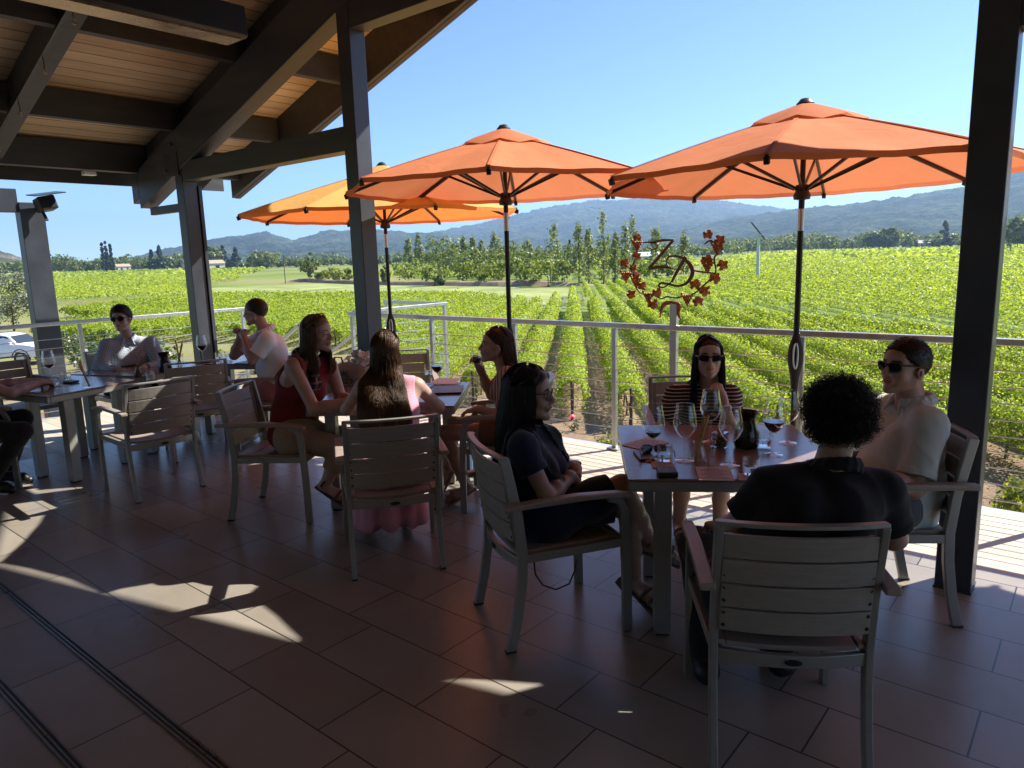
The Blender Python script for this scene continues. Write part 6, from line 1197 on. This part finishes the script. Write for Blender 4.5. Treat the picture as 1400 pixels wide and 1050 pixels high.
# ------------------------------------------------------------------ things on the tables
def thinglass(name, tint=(1, 1, 1), edge=.35):
    m, nt, b = newmat(name); L = nt.links; nt.nodes.remove(b)
    t = N(nt, 'ShaderNodeBsdfTransparent'); t.inputs['Color'].default_value = rgba(tint); g = N(nt, 'ShaderNodeBsdfGlossy', Roughness=.02); g.inputs['Color'].default_value = (1, 1, 1, 1)
    lw = N(nt, 'ShaderNodeLayerWeight', Blend=edge); pw = N(nt, 'ShaderNodeMath', operation='POWER'); pw.inputs[1].default_value = 1.6; L.new(lw.outputs['Facing'], pw.inputs[0])
    mr = N(nt, 'ShaderNodeMapRange'); mr.inputs['To Min'].default_value = .05; mr.inputs['To Max'].default_value = .95; L.new(pw.outputs[0], mr.inputs['Value'])
    mx = N(nt, 'ShaderNodeMixShader'); L.new(mr.outputs[0], mx.inputs[0]); L.new(t.outputs[0], mx.inputs[1]); L.new(g.outputs[0], mx.inputs[2]); L.new(mx.outputs[0], nt.nodes['Material Output'].inputs['Surface']); return m
M['thin'] = thinglass('thin_clear_glass', (.97, .98, .98)); M['winedark'] = simple('red_wine_body', (.035, .004, .009), .06, var=.1, rvar=.02, spec=.7); M['etch'] = simple('white_etching', (.7, .7, .7), .8)
TZ = .752
def goblet_proto():
    r = empty('wine_glass'); m = MB(); m.lathe([(.038, .001), (.036, .003), (.012, .006), (.0045, .014), (.0038, .05), (.004, .085), (.008, .094)], n=24); m.build('stem', M['thin'], r, smooth=True)
    m = MB(); m.lathe([(.008, .094), (.022, .104), (.036, .122), (.0455, .145), (.046, .158), (.0425, .185), (.037, .212), (.0345, .232)], n=28); m.build('bowl', M['thin'], r, smooth=True)
    m = MB(); m.tube([(.0345 * math.cos(t), .0345 * math.sin(t), .232) for t in np.linspace(0, 2 * math.pi, 29)], .0007, 4, cap=False); m.build('rim', M['glass'], r)
    return r
def wine_in(r, lev):
    m = MB(); pr = [(0, .0955), (.008, .0955), (.021, .105), (.0345, .1225)]
    if lev > .13: pr += [(.0425, .141)]
    pr.append((pr[-1][0], pr[-1][1] + .0005)); pr.append((0, pr[-1][1])); m.lathe(pr, n=24); return m.build('wine', M['winedark'], r, smooth=True)
GL = [((-1.604, 2.951, 0.752), 1, 'wine glass with red wine at the left of the near table, above the pink menu'), ((-1.483, 3.032, 0.752), 0, 'empty wine glass left of the breadsticks on the near table'), ((-1.532, 3.422, 0.752), 1, 'wine glass with a little red wine in front of the woman in the striped top'), ((-1.281, 3.080, 0.752), 0, 'tall empty wine glass in the middle of the near table, right of the breadsticks'), ((-1.182, 3.354, 0.752), 2, 'wine glass with red wine by the elbow of the curly haired person'), ((-1.199, 3.605, 0.752), 0, 'wine glass partly hidden behind another at the right of the near table'),
      ((-3.943, 3.838, 0.752), 2, 'wine glass with red wine on the middle table by the pink dress'), ((-7.273, 2.266, 0.752), 1, 'wine glass by the forearms at the left edge'), ((-7.190, 3.646, 0.752), 2, 'wine glass with red wine in front of the second dark post'), ((-7.452, 3.329, 0.752), 0, 'empty wine glass behind the black carafe')]
for i, (p, wv, lab) in enumerate(GL):
    g = goblet_proto(); g.location = (p[0], p[1], TZ); g.scale = (1.17,) * 3; tag(g, lab, 'wine glass', 'wine glasses on the tables')
    if wv: wine_in(g, .12 if wv == 1 else .14)
def tumbler(p, lab, h=.085, r=.036, water=.5, flute=.05, group='ribbed water tumblers', z=TZ, fill=None):
    q = empty('water_tumbler', (p[0], p[1], z)); tag(q, lab, 'tumbler', group); m = MB(); m.lathe([(0, .001), (r * .9, .001), (r * .95, .006), (r, h * .5), (r * 1.02, h)], n=32, flute=flute); m.build('glass_wall', M['thin'], q, smooth=False)
    m = MB(); m.lathe([(0, .012), (r * .86, .012), (r * .9, .016), (r * .93, h)], n=24); m.build('inner_wall', M['thin'], q, smooth=True)
    if water: m = MB(); m.lathe([(0, .013), (r * .85, .013), (r * .9, h * water), (0, h * water)], n=20); m.build('water' if not fill else 'wine', fill or M['water'], q, smooth=True)
    return q
for p, lab, w_ in [((-1.542, 2.948, 0.752), 'ribbed water tumbler left of the wallet on the near table', .55), ((-1.136, 2.964, 0.752), 'ribbed water tumbler right of the pink menu card on the near table', .55), ((-1.264, 3.460, 0.752), 'small tumbler behind the wine glasses at the right of the near table', .5), ((-6.883, 2.194, 0.752), 'ribbed tumbler in front of the wine glass at the left edge', .4), ((-7.083, 2.332, 0.752), 'ribbed tumbler behind the hands at the left edge', .4), ((-6.367, 2.416, 0.752), 'empty ribbed tumbler at the near edge of the left table', 0), ((-6.413, 2.761, 0.752), 'small stemless glass of water left of the black carafe', .4), ((-7.082, 3.763, 0.752), 'tumbler on the far table right of the second post', .5), ((-7.095, 3.877, 0.752), 'second tumbler on the far table, nearer the white polo', .5), ((-4.452, 4.228, 0.752), 'low tumbler behind the wine glass on the middle table', .4)]: tumbler(p, lab, water=w_)
gp = (-3.415, 3.702, 1.032); q = tumbler((gp[0], gp[1]), 'short tumbler held to the mouth of the woman drinking', .085, .038, .65, 0.03, None, gp[2] - .045, M['winedark']); q['group'] = 'ribbed water tumblers'; q.rotation_euler = (0, R(16), R(20))
def jar(p, lab, sticks, seed):
    rg_ = random.Random(seed); q = empty('breadstick_carafe', (p[0], p[1], TZ)); tag(q, lab, 'carafe', 'small carafes of breadsticks'); m = MB(); m.lathe([(0, .002), (.036, .002), (.038, .008), (.036, .04), (.022, .075), (.021, .085), (.027, .1)], n=24); m.build('glass_wall', M['thin'], q, smooth=True)
    for k in range(sticks):
        a = rg_.uniform(0, 6.28); m = MB(); b_ = Vector((-.018 * math.cos(a), -.018 * math.sin(a), .008)); t_ = Vector((.045 * math.cos(a), .045 * math.sin(a), .20 + .02 * k)); m.tube([b_.lerp(t_, t) + Vector((rg_.uniform(-.002, .002), rg_.uniform(-.002, .002), 0)) for t in np.linspace(0, 1, 7)], .0075, 7); m.build('breadstick', M['bread'], q, smooth=True)
jar((-1.419, 3.045, 0.752), 'small glass carafe holding breadsticks in the middle of the near table', 2, 3); jar((-6.515, 2.290, 0.752), 'small glass carafe holding breadsticks on the left table', 2, 5); jar((-7.204, 3.406, 0.752), 'small glass holding breadsticks by the black carafe', 3, 8)
def pitcher(p, lab, mat):
    q = empty('dark_carafe', (p[0], p[1], TZ)); tag(q, lab, 'carafe'); m = MB(); m.lathe([(0, .002), (.055, .002), (.062, .02), (.06, .07), (.045, .115), (.038, .14), (.045, .165), (.056, .182), (.052, .18), (.034, .14), (0, .13)], n=28); m.build('vessel', mat, q, smooth=True)
pitcher((-1.343, 3.425, 0.752), 'dark ceramic spit pitcher behind the wine glasses on the near table', simple('black_green_glaze', (.012, .016, .012), .12, var=.3, rvar=.05)); pitcher((-6.828, 3.083, 0.752), 'black carafe standing on the left table before the plaid shirt', simple('black_glaze', (.008, .008, .009), .15, var=.2))
q = empty('moss_jar', (*(-1.445, 3.341, 0.752)[:2], TZ)); tag(q, 'small square glass jar of green moss beside the dark pitcher', 'jar'); m = MB(); m.box((0, 0, .04), (.065, .065, .078)); m.build('glass_wall', M['thin'], q); V, Fq = cards(np.random.default_rng(3).uniform(-.028, .028, (260, 3)) + [0, 0, .036], np.random.default_rng(4).normal(size=(260, 3)), np.full(260, .014), rng); mesh_np('moss', V, Fq, M['shrubdark'], q)
q = empty('flower_bottle', (*(-6.689, 2.780, 0.752)[:2], TZ)); tag(q, 'small green bottle with dried flower sprigs on the left table', 'bottle'); m = MB(); m.lathe([(0, .002), (.03, .002), (.036, .02), (.03, .055), (.014, .085), (.013, .11), (.016, .115)], n=20); m.build('bottle_glass', simple('olive_green_glass', (.10, .09, .02), .1, var=.2), q, smooth=True)
m = MB(); tips = []
for k in range(9): a = k * 2.4; t_ = Vector((.05 * math.cos(a), .05 * math.sin(a), .19 + .02 * (k % 4))); tips.append(t_); m.tube([(0, 0, .06), (.006 * math.cos(a), .006 * math.sin(a), .115), tuple(t_)], .0014, 4)
m.build('sprig', M['bread'], q); T_ = np.repeat(np.array(tips), 14, 0) + np.random.default_rng(5).normal(scale=.012, size=(126, 3)); V, Fq = cards(T_, np.random.default_rng(6).normal(size=(126, 3)), np.full(126, .012), rng); mesh_np('dried_flowers', V, Fq, simple('dried_flower', (.35, .20, .14), .9, var=.4, scale=30), q)
def flat(name, p, rz, d, mat, lab, cat, group=None, lines=0, z=TZ, bevel=0.):
    q = empty(name, (p[0], p[1], z), R(rz)); tag(q, lab, cat, group); m = MB(); m.box((0, 0, d[2] / 2 + .001), d); m.build('sheet' if d[2] < .004 else 'case', mat, q, bevel=bevel)
    if lines:
        m = MB(); 
        for k in range(lines): wl_ = d[0] * (.35 if k == 0 else .62 + .15 * ((k * 7) % 3 - 1)); m.box((0, d[1] * (.36 - .72 * k / max(1, lines - 1)), d[2] + .0016), (wl_, d[1] * .018, .0008))
        m.build('printed_lines', M['goldframe'], q)
    return q
flat('menu_card', (-1.282, 2.916, 0.752), 30, (.15, .20, .0016), M['paper'], 'pink printed menu card in front of the breadsticks', 'menu', 'pink menu cards', 9); flat('menu_card', (-1.787, 3.202, 0.752), -10, (.15, .21, .0016), M['paper'], 'pink printed menu card at the left edge of the near table', 'menu', 'pink menu cards', 9); flat('coaster', (-1.533, 2.911, 0.752), 35, (.1, .1, .0025), M['paper'], 'pink square coaster under the left tumbler on the near table', 'coaster'); flat('coaster', (-1.135, 2.952, 0.752), 25, (.1, .1, .0025), M['paper'], 'pink square coaster under the right tumbler on the near table', 'coaster')
flat('menu_card', (-4.118, 2.891, 0.752), 60, (.15, .21, .0016), M['paper'], 'pink menu card in front of the woman in the red top', 'menu', 'pink menu cards', 8); flat('smartphone', (-1.676, 2.994, 0.752), 42, (.078, .16, .009), M['black'], 'black smartphone lying at the left edge of the near table', 'phone', bevel=.003); flat('wallet', (-1.448, 2.790, 0.752), 35, (.085, .10, .024), simple('black_leather', (.018, .017, .017), .5, bump=.2, bscale=200), 'black leather wallet at the near edge of the table', 'wallet', bevel=.005)
flat('smartphone', (-7.591, 3.084, 0.752), 20, (.078, .16, .009), M['black'], 'black smartphone in front of the plaid shirt', 'phone', bevel=.003); flat('menu_folder', (-3.767, 3.765, 0.752), 40, (.22, .30, .012), M['black'], 'dark menu folder on the right of the middle table', 'folder', bevel=.002); flat('paper_stack', (-4.010, 3.986, 0.752), 30, (.20, .26, .004), M['whitepaper'], 'white paper sheet lying on the dark menu folder', 'paper', z=TZ + .0135); flat('menu_folder', (-6.631, 3.829, 0.752), 15, (.16, .22, .01), M['black'], 'dark folder under the elbows of the man in the white polo', 'folder'); flat('dark_dish', (-6.958, 2.317, 0.752), 10, (.13, .08, .018), M['black'], 'dark phone case by the hands at the left edge', 'phone', bevel=.006)
q = empty('sunglasses', (*(-1.666, 3.064, 0.752)[:2], TZ + .024), R(40)); tag(q, 'dark sunglasses resting on the smartphone on the near table', 'sunglasses'); shades(Frame((0, -.1, 0), 90), q, M['shade'], M['black'])
# water spots of wine country: tote bag on the chair
bp_ = (-4.706, 3.563, 0.809); q = empty('tote_bag', (bp_[0], bp_[1], bp_[2] - .26), R(20)); tag(q, 'tan tote bag with dark lettering and white tissue behind the middle table', 'bag')
Sb = SDF(); Sb.cap((-.14, 0, .05), (.14, 0, .05), .06, None, .04); Sb.cap((-.13, 0, .30), (.12, 0, .33), .045, None, .05); Sb.cap((-.14, 0, .05), (-.13, 0, .3), .06, .045, .05); Sb.cap((.14, 0, .05), (.12, 0, .33), .06, .045, .05); Sb.cap((0, 0, .05), (0, 0, .31), .065, .05, .08); bg_ = Sb.mesh(.008, 'bag_body', cloth('tan_canvas', (.36, .26, .19)), q, noise=folds(.012, 12, 12, 3))
for tx, z_, s_ in (('REAL', .275, .062), ('MAGAZINE', .215, .066)):
    cu_ = bpy.data.curves.new('lettering', 'FONT'); cu_.body = tx; cu_.size = s_; cu_.align_x = 'CENTER'; cu_.extrude = .002; cu_.materials.append(M['black']); t0_ = bpy.data.objects.new('lettering', cu_); COL.objects.link(t0_); bpy.context.view_layer.update(); me_ = bpy.data.meshes.new_from_object(t0_.evaluated_get(bpy.context.evaluated_depsgraph_get())); bpy.data.objects.remove(t0_); t_ = bpy.data.objects.new('lettering', me_); COL.objects.link(t_); t_.parent = q; t_.location = (0, -.074, z_); t_.rotation_euler = (R(88), 0, 0)
m = MB()
for sg in (-1, 1): m.tube([(sg * .05 - .05, .02 * sg, .33), (sg * .05 - .03, .03 * sg, .42), (sg * .05 + .03, .03 * sg, .42), (sg * .05 + .05, .02 * sg, .33)], .007, 6)
m.build('handle', M['bark'], q); V, Fq = cards(np.random.default_rng(8).normal(scale=.03, size=(90, 3)) * [1.3, .6, 1] + [.15, 0, .40], np.random.default_rng(9).normal(size=(90, 3)), np.full(90, .06), rng, 1.0); mesh_np('tissue_paper', V, Fq, M['whitepaper'], q)
st_ = empty('bag_strap', (*(-1.765, 2.499, 0.288)[:2], 0)); tag(st_, 'thin black bag strap hanging in a loop below the chair of the woman in navy', 'strap'); z0 = A3((*(-1.765, 2.499, 0.288)[:2], 0.)); m = MB(); m.tube([tuple(A3(p) - z0) for p in ((-1.877, 2.367, 0.394), (-1.873, 2.370, 0.324), (-1.849, 2.391, 0.271), (-1.810, 2.436, 0.243), (-1.781, 2.499, 0.255), (-1.778, 2.541, 0.304), (-1.778, 2.554, 0.356))], .004, 6); m.build('cord', M['black'], st_, smooth=True)
sb_ = empty('shoulder_bag', (*(-3.943, 4.004, 0.000)[:2], 0)); tag(sb_, 'dark blue bag standing on the deck behind the drinking woman', 'bag'); m = MB(); m.box((0, 0, .13), (.30, .16, .24), rz=.4); m.build('bag_body', cloth('dark_blue_nylon', (.03, .06, .11)), sb_, bevel=.03); m = MB(); m.tube([(-.1, 0, .24), (-.06, 0, .36), (.06, 0, .36), (.1, 0, .24)], .01, 6); m.build('handle', M['black'], sb_)
# ------------------------------------------------------------------ wreath sign with letters
sg_ = empty('wreath_sign', (-2.75, 5.4, 0)); tag(sg_, 'rusted metal vine wreath sign with letters on a post at the railing', 'sign')
O_ = A3((-2.75, 5.4, 0)); W_ = lambda p: A3(p) - O_
m = MB(); m.box((0, .0, .66), (.06, .05, 1.3)); m.build('sign_post', M['rail'], sg_, bevel=.004)
def strip(pts, ws, name, mat, par, dy=.0):
    pts = [W_(p) + A3((0, dy, 0)) for p in pts]; m = MB(); P2 = []; n = 5
    for i in range(len(pts) - 1):
        p0 = pts[max(i - 1, 0)]; p1, p2 = pts[i], pts[i + 1]; p3 = pts[min(i + 2, len(pts) - 1)]
        for k in range(n): t = k / n; P2.append((.5 * (2 * p1 + (p2 - p0) * t + (2 * p0 - 5 * p1 + 4 * p2 - p3) * t * t + (3 * p1 - p0 - 3 * p2 + p3) * t ** 3), ws[i] + (ws[i + 1] - ws[i]) * t))
    P2.append((pts[-1], ws[-1])); m.sweep([tuple(p) for p, _ in P2], .008, [w__ * (1.5 if 'letter' in name else 1.2) for _, w__ in P2], side=(0, 1, 0)); return m.build(name, mat, par, bevel=0)
zl = [(-3.038, 5.400, 1.810), (-2.980, 5.400, 1.796), (-2.913, 5.400, 1.808), (-2.879, 5.400, 1.822), (-2.765, 5.400, 1.820)]
strip([(-2.973, 5.400, 1.769), (-2.953, 5.400, 1.750), (-2.919, 5.400, 1.758), (-2.906, 5.400, 1.785), (-2.939, 5.400, 1.806), (-2.993, 5.400, 1.810), (-3.041, 5.400, 1.808)], [.004, .006, .006, .006, .008, .009, .006], 'letter_z', M['iron'], sg_); strip([(-2.966, 5.400, 1.798), (-2.913, 5.400, 1.814), (-2.846, 5.400, 1.821), (-2.765, 5.400, 1.819)], [.006, .012, .014, .009], 'letter_z', M['iron'], sg_)
strip([(-2.765, 5.400, 1.819), (-2.846, 5.400, 1.736), (-2.925, 5.400, 1.655), (-2.986, 5.400, 1.593)], [.014, .016, .016, .016], 'letter_z', M['iron'], sg_, .003); strip([(-2.986, 5.400, 1.593), (-2.911, 5.400, 1.604), (-2.825, 5.400, 1.607), (-2.772, 5.400, 1.593)], [.014, .018, .016, .006], 'letter_z', M['iron'], sg_)
strip([(-2.654, 5.400, 1.684), (-2.701, 5.400, 1.610), (-2.746, 5.400, 1.540), (-2.778, 5.400, 1.481)], [.022, .018, .016, .01], 'letter_d', M['iron'], sg_, .003); strip([(-2.785, 5.400, 1.593), (-2.822, 5.400, 1.635), (-2.806, 5.400, 1.682), (-2.741, 5.400, 1.692), (-2.664, 5.400, 1.667), (-2.606, 5.400, 1.608), (-2.595, 5.400, 1.545), (-2.636, 5.400, 1.481), (-2.712, 5.400, 1.452), (-2.804, 5.400, 1.469), (-2.870, 5.400, 1.475), (-2.890, 5.400, 1.451), (-2.850, 5.400, 1.440), (-2.804, 5.400, 1.464), (-2.778, 5.400, 1.487)], [.004, .006, .009, .012, .016, .022, .022, .016, .012, .012, .012, .010, .008, .006, .004], 'letter_d', M['iron'], sg_, -.002)
strip([(-2.586, 5.400, 1.574), (-2.524, 5.400, 1.564), (-2.414, 5.400, 1.552)], [.01, .012, .008], 'tie_bar', M['iron'], sg_)
WREATH = [(-3.127, 5.400, 1.839), (-3.104, 5.400, 1.781), (-3.109, 5.400, 1.689), (-3.149, 5.400, 1.609), (-3.153, 5.400, 1.539), (-3.127, 5.400, 1.469), (-3.053, 5.400, 1.387), (-2.948, 5.400, 1.379), (-2.870, 5.400, 1.348), (-2.820, 5.400, 1.364), (-2.769, 5.400, 1.358), (-2.720, 5.400, 1.357), (-2.671, 5.400, 1.371), (-2.610, 5.400, 1.380), (-2.562, 5.400, 1.403), (-2.510, 5.400, 1.447), (-2.458, 5.400, 1.491), (-2.418, 5.400, 1.534), (-2.399, 5.400, 1.577), (-2.415, 5.400, 1.663), (-2.387, 5.400, 1.705), (-2.349, 5.400, 1.746), (-2.406, 5.400, 1.780), (-2.452, 5.400, 1.803), (-2.498, 5.400, 1.778)]
LEAVES = [((-3.087, 5.400, 1.849), 0.038), ((-3.093, 5.400, 1.700), 0.04), ((-3.208, 5.400, 1.645), 0.042), ((-3.127, 5.400, 1.603), 0.034), ((-3.100, 5.400, 1.539), 0.036), ((-3.040, 5.400, 1.451), 0.042), ((-3.147, 5.400, 1.381), 0.045), ((-2.903, 5.400, 1.400), 0.045), ((-2.941, 5.400, 1.302), 0.05), ((-2.563, 5.400, 1.464), 0.05), ((-2.480, 5.400, 1.414), 0.05), ((-2.537, 5.400, 1.331), 0.048), ((-2.400, 5.400, 1.512), 0.05), ((-2.340, 5.400, 1.614), 0.048), ((-2.467, 5.400, 1.653), 0.05), ((-2.367, 5.400, 1.805), 0.046), ((-2.465, 5.400, 1.851), 0.042)]
GRAPES = [(-3.093, 5.400, 1.781), (-3.201, 5.400, 1.527), (-3.100, 5.400, 1.480), (-2.987, 5.400, 1.353), (-2.634, 5.400, 1.341), (-2.466, 5.400, 1.599), (-2.388, 5.400, 1.737)]
strip(WREATH, [.008 + .004 * (i % 2) for i in range(len(WREATH))], 'vine_branch', M['iron'], sg_, .004)
rg_ = random.Random(4)
for k, (p, s_) in enumerate(LEAVES):
    c_ = W_(p); m = MB(); a0 = rg_.uniform(0, 6.28); n = 40; out = []
    for i in range(n):
        t = 2 * math.pi * i / n; rr = s_ * (.62 + .30 * abs(math.cos(2.5 * t)) ** 1.5 + .05 * math.cos(20 * t)) * (.55 if abs(t - math.pi) < .16 else 1); out.append((rr * math.cos(t + a0), rr * math.sin(t + a0)))
    vs = [(c_[0] + u, c_[1] - .012 + .25 * abs(v) - .1 * s_ + .02 * math.sin(3 * u / s_), c_[2] + v) for u, v in out]; vs2 = [(x, y + .003, z) for x, y, z in vs]; cc = [(c_[0], c_[1] - .016, c_[2]), (c_[0], c_[1] - .013, c_[2])]
    m.add(vs + vs2 + cc, [(i, (i + 1) % n, 2 * n) for i in range(n)] + [(n + (i + 1) % n, n + i, 2 * n + 1) for i in range(n)] + [(i, n + i, n + (i + 1) % n, (i + 1) % n) for i in range(n)]); m.build('vine_leaf', M['rust'], sg_)
for k, p in enumerate(GRAPES):
    c_ = W_(p); m = MB()
    for i in range(16):
        row = int((math.sqrt(8 * i + 1) - 1) / 2); col = i - row * (row + 1) / 2; x0 = c_[0] + (col - row / 2) * .021; z0_ = c_[2] - .04 + row * .018; r_ = .0115
        m.lathe([(r_ * math.sin(t), -r_ * math.cos(t)) for t in np.linspace(.01, math.pi - .01, 6)], (x0, c_[1] - .004 * (i % 3), z0_), 8)
    m.build('grape_cluster', M['rust'], sg_, smooth=True)
for pts in ([(-2.750, 5.400, 1.315), (-2.815, 5.400, 1.314), (-2.855, 5.400, 1.277), (-2.875, 5.400, 1.192)], [(-2.750, 5.400, 1.315), (-2.704, 5.400, 1.298), (-2.709, 5.400, 1.233), (-2.683, 5.400, 1.174)]): strip(pts, [.02, .03, .024, .004], 'ribbon', M['rust'], sg_, -.01)
# ------------------------------------------------------------------ parked car
cr = empty('parked_car', (-39.6, 11.0, -3), TH); tag(cr, 'white pickup style car parked below the terrace at the left edge', 'car')
cr.location = (-53.80, 14.17, GZ); cr.scale = (1.12,) * 3
prof = [(-2.6, .45), (-2.62, .95), (-2.45, 1.08), (-1.1, 1.12), (-.85, 1.15), (-.35, 1.72), (.55, 1.76), (1.15, 1.62), (1.62, 1.2), (2.25, 1.12), (2.62, 1.02), (2.72, .85), (2.72, .45)]
m = MB(); n = len(prof); W0 = .95
vs = []
for y, s_ in ((-W0, 1), (W0, 1)):
    for x, z in prof: vs.append((x, y * (1 if z < 1.25 else .80), z))
m.add(vs, [tuple(range(n)), tuple(range(2 * n - 1, n - 1, -1))] + [(i, (i + 1) % n, n + (i + 1) % n, n + i) for i in range(n)]); m.build('body', M['whitepaint'], cr, bevel=.05, smooth=True, seg=3)
dk_ = simple('tinted_glass', (.03, .04, .05), .05, var=.1, rvar=.02)
for s_ in (-1, 1):
    for a0, a1, t0, t1 in ((-.62, .32, -.35, .35), (.40, 1.42, .42, 1.02)):
        m = MB(); m.add([(a0, s_ * .925, 1.20), (a1, s_ * .925, 1.20), (t1, s_ * .80, 1.62), (t0, s_ * .80, 1.64)], [(0, 1, 2, 3)]); m.build('side_window', dk_, cr)
    for x in (-1.65, 1.75):
        m = MB(); m.tube([(x, s_ * .70, .39), (x, s_ * .955, .39)], .39, 28); w_ = m.build('wheel', M['rubber'], cr, smooth=True); m = MB(); m.tube([(x, s_ * .955, .39), (x, s_ * .965, .39)], .25, 20); m.build('rim', M['rail'], w_)
        m = MB(); m.sweep([(x + .47 * math.cos(t), s_ * .962, .42 + .47 * math.sin(t)) for t in np.linspace(0, math.pi, 14)], .02, .05, side=(0, 1, 0)); m.build('wheel_arch', M['black'], cr)
    m = MB(); m.box((1.32, s_ * 1.03, 1.23), (.12, .18, .15)); m.build('mirror', M['whitepaint'], cr, bevel=.03); m = MB(); m.box((2.66, s_ * .72, .9), (.12, .34, .14)); m.build('headlight', M['glass'], cr, bevel=.02); m = MB(); m.box((.2, s_ * .965, 1.03), (.2, .02, .03)); m.build('door_handle', M['rail'], cr)
    m = MB()
    for x in (-.75, .38, 1.5): m.box((x, s_ * .956, .83), (.012, .006, .72))
    m.build('door_gap', M['black'], cr)
m = MB(); m.add([(1.16, -.72, 1.60), (1.16, .72, 1.60), (1.63, .80, 1.22), (1.63, -.80, 1.22)], [(0, 1, 2, 3)]); o = m.build('windscreen', dk_, cr); o.location = (.02, 0, .02)
m = MB(); m.box((2.74, 0, .62), (.06, 1.2, .22)); m.build('grille', M['black'], cr); m = MB(); m.box((2.76, 0, .42), (.08, 1.8, .12)); m.build('bumper', M['black'], cr, bevel=.02)
# ------------------------------------------------------------------ haze
hz = MB(); hz.box((-1000, 3500, 318), (19000, 15000, 700)); o = hz.build('haze'); tag(o, 'thin blue summer haze over the valley', 'haze', kind='stuff')
m = bpy.data.materials.new('haze_air'); m.use_nodes = True; nt = m.node_tree; nt.nodes.remove(nt.nodes['Principled BSDF'])
pv = N(nt, 'ShaderNodeVolumePrincipled'); pv.inputs['Color'].default_value = (.46, .68, 1, 1); pv.inputs['Density'].default_value = .00012; pv.inputs['Anisotropy'].default_value = .3
nt.links.new(pv.outputs[0], nt.nodes['Material Output'].inputs['Volume']); o.data.materials.append(m)
